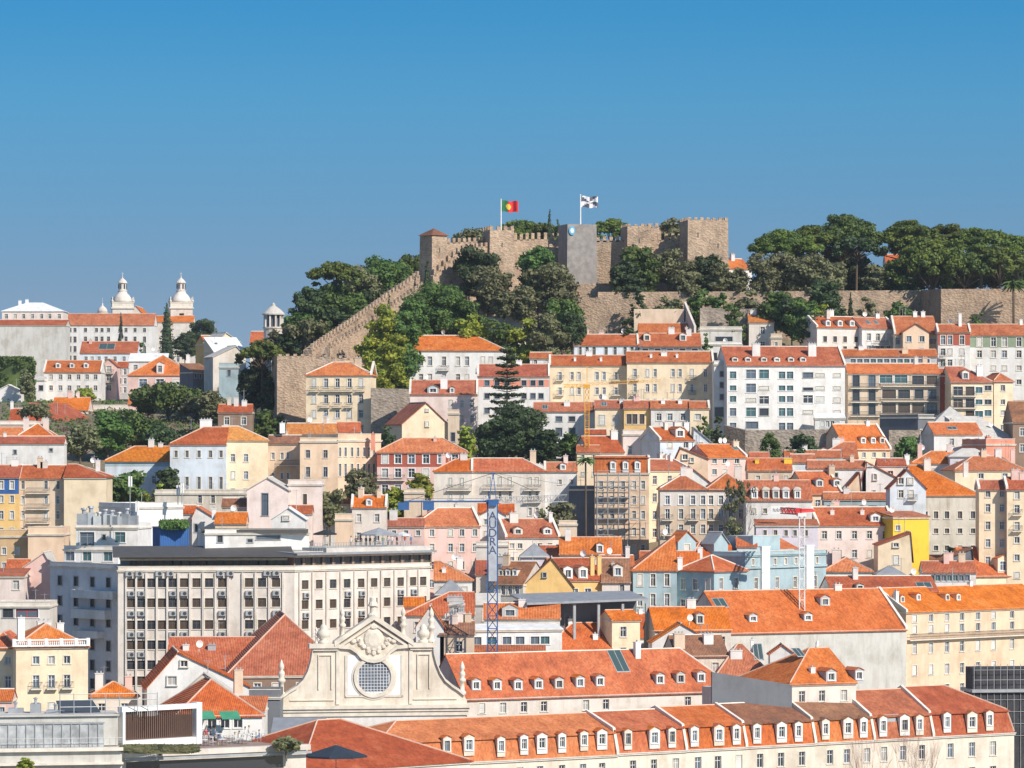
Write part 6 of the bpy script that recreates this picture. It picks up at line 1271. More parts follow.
for i, (px, yt, yb_, Y) in enumerate([(130, 475, 523, 656), (137, 500, 523, 654), (182, 482, 503, 690), (178, 484, 503, 691)]):
    r = P(px, yb_, Y); o = thing('mast_antenna', ['tall thin mast beside the rooftop ventilation units', 'short pole at the corner of the white upper storey', 'white phone mast on the long terrace building', 'thin phone mast left of the white one'][i], 'antenna mast', r); h = P(px, yt, Y).z - r.z
    mb = MB(); mb.tube((0, 0, -0.3), (0, 0, h), 0.1, 6, 0, 0.05); mb.build('pole', M_STEEL, o); mb = MB()
    for k in range(3): a = k * 2.094; mb.box(0.25 * math.cos(a) - 0.12, 0.25 * math.cos(a) + 0.12, 0.25 * math.sin(a) - 0.12, 0.25 * math.sin(a) + 0.12, h - 1.9, h - 0.2)
    mb.build('aerial_panel', M_WHITE, o)
f = Frame(265, 266, 712, 0, 530)
# shop sign on the white dormer house
f = Frame(771, 788, 697.2, 0, 514); o = f.thing('shop_sign', 'white sign board with a dark line of lettering on the white house', 'sign'); mb = MB(); mb.box(0, f.W, -0.1, 0.0, 0, f.z(506)); mb.build('board', M_WHITE, o); mb = MB()
for i in range(9):
    x = 0.35 + i * (f.W - 0.7) / 9; mb.box(x, x + 0.07, -0.13, -0.1, 0.42, 0.42 + (0.5 if i % 3 else 0.62)); mb.box(x + 0.07, x + 0.2, -0.128, -0.1, 0.42 if i % 2 else 0.7, 0.49 if i % 2 else 0.77)
mb.build('lettering', M_IRON, o)

# ------------------------------------------------------------------ bottom left roof terraces
f = Frame(-30, 122, 430, 3, 800); o = f.thing('roof_terrace', 'grey roof terrace with pale glass screens at the bottom left', 'roof terrace')
mb = MB(); mb.box(0, f.W, 0, 14, -10, f.z(750)); mb.build('wall', WALL['CW'], o)
mb = MB(); mb.box(0, f.W + 0.1, -0.5, 0.25, f.z(752.5), f.z(749)); mb.box(0, f.W + 0.1, -0.7, 0.0, f.z(766), f.z(764)); mb.build('ledge', M_PALE, o)
mb = MB(); mb.box(0.05, f.u(104), 0.5, 0.62, f.z(749), f.z(725)); mb.build('screen', plain('frosted_glass', (0.40, 0.41, 0.42), 0.25, 0, 0.3), o); mb = MB()
for x in list(range(-28, 106, 9)) : mb.box(f.u(x), f.u(x + 0.9), 0.4, 0.7, f.z(749), f.z(724))
mb.box(0.05, f.u(105), 0.38, 0.72, f.z(725.5), f.z(724)); mb.build('screen_frame', M_STEEL, o)
mb = MB(); mb.box(0.05, f.u(120), 2.5, 9, f.z(749), f.z(719)); mb.build('roof_room', WALL['CW'], o)
mb = MB(); mb.box(-0.2, f.u(121), 2.2, 9.2, f.z(719), f.z(717.5)); mb.build('roof_room_slab', TILE['p'], o)
mb = MB()
for y, v in ((703, 3), (697, 3), (710, 3)): mb.tube((f.u(62), v, f.z(y)), (f.u(160), v, f.z(y)), 0.045, 5)
for x in (62, 76, 93, 108, 122, 140, 160): mb.tube((f.u(x), 3, f.z(719)), (f.u(x), 3, f.z(696)), 0.05, 5)
mb.build('railing', M_STEEL, o)
for i, (px, w, hh, lab) in enumerate(((8, 1.6, 1.0, 'squat grey air unit at the left end of the grey roof terrace'), (30, 1.1, 1.5, 'tall grey vent box on the grey roof terrace'), (46, 2.0, 0.8, 'long low duct box left of the dark solar panel'))):
    g_ = Frame(px, px + 20, 437, 0, 717.5); o = g_.thing('rooftop_unit', lab, 'ventilation unit'); mb = MB(); mb.box(0, w, 0, 1.1, 0, hh); mb.build('casing', M_STEEL, o); mb = MB(); mb.tube((w * .5, .5, hh), (w * .5, .5, hh + .5), .14, 8); mb.lathe((w * .5, .5, hh + .5), [(.26, 0), (.26, .08), (.03, .2)], 10); mb.build('vent_cap', M_STEEL, o)
g_ = Frame(-30, 122, 429.6, 3, 749); o = g_.thing('roof_railing', 'thin steel railing along the front ledge of the grey terrace', 'railing'); mb = MB()
for i in range(26): mb.tube((g_.W * i / 25, 0.1, 0), (g_.W * i / 25, 0.1, 1.0), 0.022, 5)
mb.tube((0, 0.1, 1.0), (g_.W, 0.1, 1.0), 0.03, 5); mb.tube((0, 0.1, 0.5), (g_.W, 0.1, 0.5), 0.02, 5); mb.build('bars', M_STEEL, o)
f = Frame(60, 108, 436, 2, 717.5); o = f.thing('solar_panel', 'dark tilted solar panel on the grey roof terrace', 'solar panel'); mb = MB(); mb.slab([(0.2, 0.3, 0.15), (f.W - 0.6, 0.3, 0.15), (f.W - 1.1, 2.4, 1.6), (0.2, 2.4, 1.6)], 0.1); mb.build('panel', glass('solar_glass', (0.05, 0.06, 0.075), 0.2), o); mb = MB()
for x in (0.4, f.W - 1.4): mb.tube((x, 2.2, 0), (x, 2.2, 1.5), 0.05, 5); mb.tube((x, 0.4, 0), (x, 0.4, 0.2), 0.05, 5); mb.tube((x, 0.5, 0.05), (x, 2.2, 0.05), 0.04, 4)
mb.build('stand', M_STEEL, o)
f = Frame(121, 200, 436, 7, 748); o = f.thing('louvre_screen', 'white framed screen of brown vertical slats on the terrace', 'screen'); mb = MB()
mb.box(f.u(194.5), f.W, -0.4, 0.6, 0, f.z(706)); mb.box(-0.1, f.u(194.5), -0.35, 0.5, f.z(712), f.z(707)); mb.box(0, 0.35, -0.35, 0.5, 0, f.z(712)); mb.box(0, f.u(194.5), -0.3, 0.5, 0, f.z(741)); mb.build('frame', M_WHITE, o)
mb = MB(); n = 34
for i in range(n): x = 0.4 + (f.u(194) - 0.5) * i / n; mb.box(x, x + 0.09, -0.05, 0.12, f.z(740), f.z(711.9))
mb.build('slats', M_BROWNP, o); mb = MB(); mb.box(0.35, f.u(194), 0.35, 0.42, f.z(740.5), f.z(718)); mb.build('backing', M_BROWNP, o)
f = Frame(122, 306, 446, 12, 790); o = f.thing('restaurant_terrace', 'white curved parapet terrace of the rooftop restaurant', 'roof terrace')
mb = MB(); mb.box(0, f.W, 0.0, 26, -14, f.z(757)); mb.build('wall', WALL['O'], o); mb = MB(); mb.box(-0.1, f.W + 0.3, -0.6, 0.5, f.z(757.5), f.z(752)); mb.build('parapet', WALL['O'], o)
mb = MB(); mb.box(0, f.W + 0.35, -0.75, -0.55, f.z(761), f.z(758.5)); mb.build('gutter', M_GREYP, o); mb = MB(); mb.box(0.5, f.W - 3, -0.06, 0.02, f.z(775), f.z(762.5)); mb.build('window_band', GLASS[0], o)
zt_ = Zof(757, 446)
mb = MB(); mb.box(0.5, f.W - 0.2, 0.55, 25.5, f.z(757), f.z(757) + 0.12); mb.build('deck', plain('deck_boards', (0.32, 0.22, 0.17), 0.7), o)
zt_ += 0.12; tops = MB(); tops.lathe((0, 0, 0.70), [(0.45, 0), (0.45, 0.05)], 14); tops_m = tops.mesh('tabletop', M_WHITE); lg = MB(); lg.tube((0, 0, 0), (0, 0, 0.72), 0.04, 6); lg.lathe((0, 0, 0), [(0.28, 0), (0.28, 0.04), (0.05, 0.07)], 10); lg_m = lg.mesh('pedestal', M_IRON)
st_ = MB(); st_.box(-.22, .22, -.22, .22, .42, .47); st_m = st_.mesh('seat', M_CLOTH); bk_ = MB(); bk_.box(-.22, .22, .18, .22, .5, .9); bk_m = bk_.mesh('backrest', M_CLOTH); lgc = MB()
for sx in (-.19, .19):
    for sy in (-.19, .19): lgc.tube((sx, sy, 0), (sx, sy, .43), .022, 5)
lgc_m = lgc.mesh('legs', M_STEEL)
SP = [(204, 461), (213, 465), (222, 462), (232, 466), (242, 464), (252, 468), (218, 471), (238, 473), (256, 475), (208, 472)]
LT = ['leftmost', 'second', 'third', 'fourth', 'fifth', 'sixth']
for i, (px, Y) in enumerate(SP):
    X0 = (px - CX) / F * Y; t = thing('cafe_table', 'small round white table on the rooftop restaurant terrace', 'table', (X0, Y, zt_), 0, 'tables on the restaurant terrace'); ob('tabletop', tops_m, t); ob('pedestal', lg_m, t)
    for j, sx in enumerate((-0.85, 0.85)):
        c = thing('chair', 'pale cafe chair at a white table on the restaurant terrace', 'chair', (X0 + sx, Y, zt_), -math.pi / 2 if sx > 0 else math.pi / 2, 'chairs on the restaurant terrace'); ob('seat', st_m, c); ob('backrest', bk_m, c); ob('legs', lgc_m, c)
        if (i + j) % 2 == 0: o_ = person('seated diner at a white table on the restaurant terrace', (X0 + sx) / Y * F + CX, Y, zt_ - 0.02, 'sit', i * 2 + j, -math.pi / 2 if sx > 0 else math.pi / 2, 'diners on the restaurant terrace')
person('waiter in a red shirt standing on the restaurant terrace', 206, 466, zt_, 'stand', 2, 0.5)
aw = MB()
pv = ROOTS['garden pavilion with orange hip roof and green awnings']
for a_, b_ in ((6, 16), (46, 72)): pass
f = Frame(176, 262, 538, 3, 716)
for lab, x0, x1 in (('green awning over the left pavilion windows', 197, 215), ('green awning over the right pavilion windows', 221, 240)):
    k = Frame(x0, x1, 535.5, 0.7, 719); o = k.thing('awning', lab, 'awning'); mb = MB(); mb.slab([(0, -0.7, 0), (k.W, -0.7, 0), (k.W, 1.6, 0.9), (0, 1.6, 0.9)], 0.05); mb.build('cloth', plain('awning_green', (0.05, 0.26, 0.15), 0.8), o)
    mb = MB(); mb.tube((0.1, -0.6, 0), (0.1, 1.5, -0.5), 0.03, 4); mb.tube((k.W - 0.1, -0.6, 0), (k.W - 0.1, 1.5, -0.5), 0.03, 4); mb.build('arm', M_STEEL, o)
# balustrade of the cream house
f = Frame(14, 89, 567.6, 3, 647); o = f.thing('balustrade', 'white stone balustrade on the cream classical house', 'balustrade'); mb = MB(); mb.box(0, f.W, -0.2, 0.15, 0, 0.25); mb.box(0, f.W, -0.2, 0.15, 0.85, 1.05)
for x in (14, 29, 46, 61, 76, 88): u = f.u(x); mb.box(u - 0.25, u + 0.25, -0.24, 0.2, 0.02, 1.15)
mb.build('rail', M_WHITE, o); mb = MB(); n = 40
for i in range(n): mb.lathe((f.W * (i + .5) / n, -0.02, 0.25), [(.06, 0), (.10, .2), (.05, .45), (.08, .6)], 6)
mb.build('balusters', M_WHITE, o)
import numpy as np
# ------------------------------------------------------------------ trees
LEAF = {'broad': leaf('leaf_green', (0.049, 0.091, 0.021), (0.098, 0.170, 0.038), (0.177, 0.261, 0.054)),
        'dark': leaf('leaf_dark', (0.033, 0.053, 0.022), (0.059, 0.096, 0.035), (0.107, 0.154, 0.049)),
        'olive': leaf('leaf_olive', (0.102, 0.112, 0.054), (0.194, 0.202, 0.095), (0.309, 0.298, 0.141)),
        'bright': leaf('leaf_bright', (0.135, 0.187, 0.026), (0.282, 0.347, 0.041), (0.511, 0.492, 0.058)),
        'pine': leaf('leaf_pine', (0.059, 0.091, 0.021), (0.118, 0.165, 0.029), (0.215, 0.261, 0.041)),
        'cyp': leaf('leaf_cypress', (0.028, 0.048, 0.021), (0.049, 0.079, 0.029), (0.087, 0.121, 0.038)),
        'dry': leaf('leaf_dry', (0.15, 0.10, 0.06), (0.22, 0.16, 0.10), (0.28, 0.20, 0.13)), 'twig': plain('red_twigs', (0.30, 0.16, 0.13), 0.9, 0, 0.25),
        'bark': M_BARK}
def leafball(mb, c, r, n, s, rg, flat=1.0):
    rs = np.random.RandomState(rg.randrange(1 << 30)); n = int(n)
    d = rs.normal(size=(n, 3)); d /= np.linalg.norm(d, axis=1)[:, None]
    p = np.array(c) + d * (r * rs.uniform(0.72, 1.08, n))[:, None] * np.array([1, 1, flat])
    nn = d + rs.normal(scale=0.65, size=(n, 3)); nn /= np.linalg.norm(nn, axis=1)[:, None]
    t = np.cross(nn, rs.normal(size=(n, 3))); t /= np.linalg.norm(t, axis=1)[:, None]; b = np.cross(nn, t)
    e = (s * rs.uniform(0.6, 1.3, n))[:, None]; t = t * e; b = b * e
    q4 = np.stack([p - t - b * .5, p + t * .2 - b * .7, p + t + b * .3, p - t * .3 + b * .7], 1).reshape(-1, 3)
    k = len(mb.v); mb.v.extend(map(tuple, q4.tolist())); mb.f.extend((k + 4*i, k + 4*i + 1, k + 4*i + 2, k + 4*i + 3) for i in range(n)); mb.m.extend([0] * n)
def core(mb, c, r, flat, rg):
    n = 7; base = len(mb.v)
    for j in range(5):
        th = math.pi * (j + 0.5) / 5
        for i in range(n):
            a = 6.2832 * i / n; k = r * rg.uniform(0.55, 0.82)
            mb.v.append((c[0] + k * math.sin(th) * math.cos(a), c[1] + k * math.sin(th) * math.sin(a), c[2] + k * math.cos(th) * flat))
    for j in range(4):
        for i in range(n): mb.f.append((base + j*n + i, base + (j+1)*n + i, base + (j+1)*n + (i+1) % n, base + j*n + (i+1) % n)); mb.m.append(0)
    mb.f.append(tuple(base + i for i in range(n))); mb.m.append(0); mb.f.append(tuple(base + 4*n + i for i in reversed(range(n)))); mb.m.append(0)
TM = {}
def tree_mesh(kind, v, A, s):
    """unit tree: crown one wide, A tall, leaves of size s"""
    key = (kind, v, A, s)
    if key in TM: return TM[key]
    rg = random.Random(v * 31 + len(kind) * 7 + int(A * 10)); cr = MB(); tr = MB()
    cnt = lambda r, k=4.5: max(10, min(320, k * (r / s) ** 2))
    if kind in ('broad', 'bush', 'olive'):
        if kind == 'bush': z0, z1 = 0.0, A
        else: z1 = A; z0 = max(A * 0.22, A - 1.45)
        hz = (z1 - z0) / 2; zc_ = (z0 + z1) / 2; n = int(34 * max(0.7, min(1.6, hz / 0.5)))
        for i in range(n):
            x, y, z = rg.gauss(0, 1), rg.gauss(0, 1), rg.gauss(0, 1); L = math.sqrt(x*x + y*y + z*z) + 1e-6; k = rg.uniform(0.35, 1.0) ** 0.6
            r = rg.uniform(0.10, 0.17); f_ = 1.0 if kind != 'olive' else 0.95
            c = (x / L * k * (0.5 - r) * f_, y / L * k * (0.5 - r) * f_, zc_ + z / L * k * max(0.02, hz - r * 0.8) * (1.0 if z > 0 else 0.92))
            leafball(cr, c, r, cnt(r, 4.5 if kind != 'olive' else 3.6), s, rg, 0.8); core(cr, c, r * (0.92 if kind != 'olive' else 0.75), 0.8, rg)
            if i % 4 == 0 and kind != 'bush': tr.tube((0, 0, z0 + hz * 0.3), c, 0.016, 5, 0, 0.006)
        core(cr, (0, 0, zc_), 0.27, hz / 0.5 * 0.95, rg)
        tr.tube((0, 0, -0.2), (0.01, 0, z0 + hz * 0.8), 0.035, 8, 0, 0.018)
    elif kind == 'pine':
        th = min(0.44, A * 0.6); top = A
        for i in range(84):
            a = rg.uniform(0, 6.28); d = math.sqrt(rg.random()) * 0.44; r = rg.uniform(0.055, 0.085)
            z = top - r * 0.7 - th * (0.62 * (d / 0.43) ** 2) - (rg.uniform(0, th * 0.12) if i % 3 else rg.uniform(0.1, 0.4) * th); c = (d * math.cos(a), d * math.sin(a), z)
            leafball(cr, c, r, cnt(r, 5), s, rg, 0.7); core(cr, c, r * 0.95, 0.65, rg)
            if i % 9 == 0: tr.tube((0, 0, max(0.05, top - th - 0.15)), (c[0] * .9, c[1] * .9, z - 0.02), 0.014, 5, 0, 0.006)
        core(cr, (0, 0, top - th * 0.5), 0.30, 0.25, rg)
        tr.tube((0, 0, -0.2), (0.02, 0.01, max(0.1, top - th)), 0.03, 8, 0, 0.022); tr.tube((0.02, 0.01, max(0.1, top - th)), (0, 0, top - th * 0.4), 0.022, 7, 0, 0.01)
    elif kind == 'cyp':
        n = 18
        for i in range(n):
            t = (i + 0.5) / n; r = 0.5 * (0.45 + 0.55 * math.sin(math.pi * min(0.5, 0.12 + t * 0.9))) * (1 - t ** 2.6) + 0.04; fl = A / n * 1.1 / r
            leafball(cr, (rg.uniform(-.04, .04), rg.uniform(-.04, .04), A * (0.04 + t * 0.94)), r, cnt(r, 3) * 0.6 + 14, s, rg, fl); core(cr, (0, 0, A * (0.04 + t * 0.94)), r * 1.1, fl, rg)
        tr.tube((0, 0, -0.2), (0, 0, A * 0.1), 0.1, 7, 0, 0.08)
    elif kind == 'palm':
        tr.tube((0, 0, -0.2), (0.02, 0, A - 0.3), 0.055, 8, 0, 0.045)
        for i in range(46):
            a = rg.uniform(0, 6.28); up = rg.uniform(-0.7, 1.0); L = rg.uniform(0.40, 0.5); z = A - 0.3; p = Vector((0.02, 0, z)); n = 6
            for j in range(n):
                t = (j + 1) / n; q_ = Vector((0.02 + L * t * math.cos(a), L * t * math.sin(a), z + 0.34 * up * t - (0.24 if up > 0 else 0.12) * t * t))
                w = Vector((-math.sin(a), math.cos(a), 0)) * 0.055 * (1 - 0.6 * t)
                for sg_ in (1, -1): cr.face([p, q_, q_ + w * sg_ - Vector((0, 0, .03)), p + w * sg_ - Vector((0, 0, .03))])
                p = q_
        leafball(cr, (0.02, 0, A - 0.38), 0.10, 60, 0.035, rg, 1.3)
    elif kind == 'monkey':
        tr.tube((0, 0, -0.1), (0, 0, A * 0.98), 0.03, 7, 0, 0.006)
        for t in range(15):
            z = A * (0.10 + 0.86 * t / 15); L = 0.5 * (1 - t / 16) ** 0.7 * rg.uniform(0.85, 1.05)
            for i in range(7):
                a = t * 0.5 + i * 0.898; e = Vector((L * math.cos(a), L * math.sin(a), z + 0.05)); tr.tube((0, 0, z), e, 0.010, 4, 0, 0.005)
                for j in range(4): f_ = 0.4 + 0.6 * j / 3; leafball(cr, (e.x * f_, e.y * f_, z + 0.05 * f_), 0.045, 12, 0.028, rg, 0.7)
        leafball(cr, (0, 0, A * 0.97), 0.06, 30, 0.03, rg)
    elif kind in ('bare', 'dry'):
        def br(p, d, L, r, dep):
            q_ = p + d * L; (cr if kind == 'dry' and dep < 3 else tr).tube(p, q_, r, 5 if dep > 1 else 3, 0, r * 0.65)
            if dep == 0:
                (leafball(cr, q_, 0.06, 14, s, rg) if kind == 'bare' else None); return
            for _ in range(3 if dep > 1 else 4):
                nd_ = (d + Vector((rg.gauss(0, .38), rg.gauss(0, .38), rg.uniform(0.0, .35)))).normalized(); br(q_, nd_, L * rg.uniform(0.62, 0.8), r * 0.6, dep - 1)
        br(Vector((0, 0, -0.05)), Vector((0, 0, 1)), 0.30 * A, 0.022 if kind == 'bare' else 0.034, 4 if kind == 'bare' else 5)
    elif kind == 'hedge':
        for i in range(150):
            f_ = rg.randrange(3); x, y, z = rg.uniform(-.46, .46), rg.uniform(-.28, .28), rg.uniform(.04, A - .05)
            if f_ == 0: y = rg.choice((-.3, .3))
            elif f_ == 1: z = A - 0.05
            else: x = rg.choice((-.47, .47))
            leafball(cr, (x, y, z), 0.08, cnt(0.08, 6), s, rg, 0.8)
        cr.box(-0.41, 0.41, -0.25, 0.25, -0.05, A - 0.11); tr.tube((0, 0, -0.1), (0, 0, A * 0.3), 0.02, 6)
    k = cr.v; 
    if kind not in ('hedge',):
        xs = [p[0] for p in k]; w = max(0.2, np.percentile(xs, 99.3) - np.percentile(xs, 0.7)); f_ = 1.0 / w; fz = A / np.percentile([p[2] for p in k], 99.6); cr.v = [(p[0] * f_, p[1] * f_, p[2] * fz) for p in k]
    TM[key] = [cr, tr.mesh('trunk', M_BARK), {}]
    return TM[key]
CAT = {'broad': ('tree', 'tree'), 'olive': ('tree', 'tree'), 'pine': ('umbrella_pine', 'pine tree'), 'cyp': ('cypress', 'cypress'), 'bush': ('bush', 'bush'), 'palm': ('palm_tree', 'palm tree'), 'monkey': ('monkey_puzzle_tree', 'tree'), 'bare': ('poplar_tree', 'tree'), 'dry': ('bare_tree', 'tree'), 'hedge': ('hedge', 'hedge')}
tcount = [0]
def T(kind, px, yb, yt, w, label, Y=None, col=None, dep=1.0, roof=False):
    """tree at picture column px, foot row yb, top row yt, crown width w (px)"""
    group = None
    Y = GY(px, yb) if Y is None else Y; X = (px - CX) / F * Y; zg = zter(X, Y); z0 = Zof(yb, Y) if roof else min(Zof(yb, Y), zg); z1 = Zof(yt, Y); m = Y / F
    col = col or {'broad': 'broad', 'bush': 'broad', 'olive': 'olive', 'pine': 'pine', 'cyp': 'cyp', 'palm': 'olive', 'monkey': 'cyp', 'bare': 'olive', 'dry': 'twig', 'hedge': 'broad'}[kind]
    tcount[0] += 1; v = tcount[0] % (4 if kind in ('broad', 'bush', 'olive', 'pine') else 1)
    sx = w * m; h = z1 - z0; A = max(0.2 if kind == 'hedge' else 0.4, min(6.0, round(h / sx * 5) / 5)); s_ = max(0.015, min(0.09, round(0.30 / sx, 3)))
    s_ = round(s_ * 125) / 125 if s_ > 0.016 else 0.016
    cr, tm, cache = tree_mesh(kind, v, A, s_)
    if col not in cache: cache[col] = cr.mesh('crown', LEAF[col])
    n, c = CAT[kind]
    o = ob(n, None, None, Matrix.Translation((X, Y, z0)) @ Matrix.Rotation(tcount[0] * 2.4 if kind != 'hedge' else 0.0, 4, 'Z') @ Matrix.Diagonal((sx, sx * dep, h / A, 1)))
    tag(o, label, c, group); ob('crown', cache[col], o); ob('trunk', tm, o); return o
# far left hill
T('cyp', 167, 356, 305, 16, 'tall dark cypress before the right bell tower', 1420)
T('cyp', 121, 343, 314, 8, 'slim dark cypress in front of the white convent', 1470)
T('broad', 203, 358, 320, 32, 'dark round tree right of the far bell towers', 1400, 'dark')
T('broad', 185, 358, 334, 22, 'dark tree between the tall cypress and bell tower tree', 1385, 'dark')
T('bush', 143, 358, 343, 13, 'small olive bush by the low pale blue house', 1270)
T('hedge', 12, 392, 357, 42, 'tall clipped green hedge at the left edge', 1090)
T('bush', 27, 390, 370, 16, 'rounded bush at the end of the tall left hedge', 1075, 'olive')
T('bush', 86, 402, 388, 20, 'bright green bush before the white dormer house', 1085, 'bright')
T('olive', 37, 428, 403, 34, 'grey green tree among the low roofs at the left', 935)
T('broad', 168, 434, 383, 60, 'biggest dark tree before the large pink house', 955)
T('broad', 196, 432, 397, 34, 'dusky tree right of the biggest dark left tree', 950, 'olive')
T('broad', 148, 430, 388, 30, 'dark tree left of the biggest dark left tree', 965, 'dark')
T('olive', 80, 474, 424, 38, 'grey green tree behind the white terrace house end', 848)
T('broad', 108, 474, 412, 46, 'broad dark tree above the low house with the blue band', 862)
T('broad', 138, 470, 411, 42, 'green tree above the blue band roof', 870)
T('broad', 161, 464, 424, 32, 'dark green tree at the left end of the long blue house', 858, 'dark')
T('olive', 213, 425, 391, 30, 'olive tree below the dark stepped street', 905)
T('bush', 236, 428, 407, 36, 'ivy bush under the dark umbrella pine', 862)
T('bush', 268, 426, 411, 36, 'low bush at the foot of the tawny bastion', 860)
T('broad', 125, 505, 472, 42, 'dense green tree below the blue band house', 757)
T('broad', 168, 491, 468, 23, 'round tree at the corner of the long blue house', 757, 'dark')
T('bush', 159, 496, 484, 16, 'yellow green bush beneath the round corner tree', 752, 'bright')
T('bush', 147, 503, 494, 14, 'autumn coloured bush above the white terrace building', 748, 'bright')
T('pine', 262, 422, 341, 48, 'dark umbrella pine left of the tawny bastion', 880)
T('broad', 256, 418, 362, 36, 'dark tree beneath the umbrella pine by the bastion', 884, 'dark')
T('broad', 272, 422, 378, 26, 'dark tree touching the left edge of the bastion', 876, 'dark')
# wooded slope left of the castle, behind the city wall
SL_ = [(303, 350, 306, 34, 'broad', 'broad'), (312, 345, 288, 42, 'broad', 'dark'), (336, 335, 262, 52, 'pine', 'pine'), (331, 340, 284, 46, 'broad', 'broad'), (360, 320, 266, 46, 'olive', 'olive'), (385, 305, 257, 52, 'broad', 'broad'), (408, 292, 255, 42, 'broad', 'broad'),
       (350, 338, 292, 44, 'broad', 'broad'), (370, 322, 284, 44, 'broad', 'dark'), (305, 352, 318, 42, 'broad', 'olive'), (289, 354, 328, 26, 'broad', 'dark'), (330, 345, 305, 40, 'broad', 'dark'), (393, 300, 272, 36, 'broad', 'dark'), (276, 352, 330, 24, 'olive', 'olive'), (318, 350, 322, 30, 'broad', 'broad')]
SLN = ['leafy tree just right of the round lantern pavilion', 'dark tree on the skyline above the lantern pavilion', 'umbrella pine highest on the slope left of the castle', 'green tree directly below the highest slope pine', 'olive coloured tree on the skyline left of the corner turret', 'broad green tree on the skyline nearest the corner turret', 'green tree tucked behind the corner turret',
       'green tree in the middle of the wooded castle slope', 'dark tree by the upper city wall steps', 'dusky olive tree above the bastion corner', 'dark low tree behind the pale blue gabled house', 'dark tree halfway along the climbing city wall', 'dark tree against the top of the climbing wall', 'small olive tree beneath the lantern pavilion', 'green tree at the foot of the climbing city wall']
for (x, yb, yt, w, k, c), n_ in zip(SL_, SLN): T(k, x, yb, yt, w, n_, 930 + (yb < 330) * 12 + (354 - yb) * 0.35, c)
# castle slope in front
T('bush', 384, 352, 306, 46, 'yellow green ivy mass under the climbing city wall', 876, 'bright')
T('bush', 402, 350, 312, 40, 'bright green shrub mass beside the yellow ivy', 880, 'broad')
T('bush', 368, 352, 326, 28, 'yellow autumn shrub at the low end of the city wall', 874, 'bright')
T('cyp', 389, 330, 296, 9, 'small cypress against the climbing city wall', 896)
T('broad', 437, 340, 283, 66, 'large rich green tree in front of the climbing wall', 898)
T('broad', 414, 344, 300, 38, 'green tree left of the large rich green tree', 893)
T('broad', 478, 294, 248, 42, 'dark green tree hiding the wall left of the second castle tower', 926, 'dark')
T('olive', 486, 298, 266, 36, 'olive tree at the foot of the second castle tower', 920)
T('cyp', 427, 284, 262, 13, 'little cypress at the foot of the corner turret', 922)
T('broad', 538, 293, 247, 38, 'rounded tree before the castle curtain wall', 924)
T('olive', 547, 304, 264, 46, 'big olive tree left of the netted tower', 917)
T('olive', 562, 308, 276, 32, 'olive tree at the foot of the netted tower', 914)
T('olive', 522, 318, 286, 30, 'grey green tree on the slope below the curtain wall', 909)
T('olive', 504, 320, 290, 24, 'small grey green tree on the open castle slope', 907)
T('olive', 549, 352, 314, 38, 'grey leaved tree lowest on the castle slope', 884, 'olive')
T('broad', 562, 342, 299, 40, 'green tree at the right end of the castle slope', 896)
T('broad', 572, 350, 314, 28, 'dark green tree at the slope foot by the white red roof house', 886, 'dark')
T('broad', 468, 332, 302, 36, 'green tree between the large rich tree and the slope', 901)
T('bush', 470, 345, 316, 42, 'yellow green shrubs above the big white house roof', 890, 'bright')
T('bush', 500, 348, 322, 42, 'green shrubs above the right end of the big white house', 888)
T('bush', 527, 352, 320, 38, 'bright shrubs between the big white house and grey tree', 886, 'bright')
T('bush', 505, 290, 274, 26, 'brownish bush at the foot of the second castle tower', 922, 'olive')
# behind the castle
T('pine', 520, 262, 221, 60, 'flat topped green tree behind the second castle tower', 985)
T('pine', 545, 262, 224, 56, 'green tree crown behind the curtain wall', 982)
T('cyp', 549.5, 256, 211, 10, 'dark cypress spire behind the castle curtain wall', 975)
T('cyp', 558, 256, 220, 11, 'shorter dark cypress spire behind the castle', 977, 'dark')
T('pine', 612, 262, 219, 50, 'green tree crown right of the netted tower', 985)
T('olive', 470, 262, 229, 34, 'thin olive crown behind the corner wall of the castle', 990)
T('olive', 672, 262, 219, 24, 'tree growing inside the castle beside the keep', 952)
# right castle foot
T('broad', 640, 294, 246, 42, 'green tree in front of the right hand castle tower', 929)
T('broad', 628, 295, 262, 34, 'dark tree at the left of the castle foot grove', 926, 'dark')
T('olive', 668, 288, 249, 30, 'olive tree before the wall left of the keep', 930)
T('olive', 686, 292, 261, 32, 'grey olive tree at the left foot of the keep', 926)
T('broad', 705, 290, 256, 38, 'dark green tree at the centre foot of the keep', 930, 'dark')
T('olive', 720, 291, 264, 26, 'grey tree at the right foot of the keep', 926)
T('olive', 738, 292, 268, 22, 'low tree before the white house with the red roof', 926)
T('olive', 764, 293, 254, 36, 'first grey olive tree right of the keep', 927)
T('olive', 785, 293, 253, 42, 'second grey olive tree right of the keep', 929)
T('olive', 806, 293, 255, 40, 'grey olive tree under the leftmost umbrella pine', 927)
T('olive', 826, 293, 258, 36, 'grey olive tree beside the cypress clump by the terrace wall', 926)
T('bush', 742, 298, 282, 26, 'dry brown bush on the terrace right of the keep', 926, 'olive')
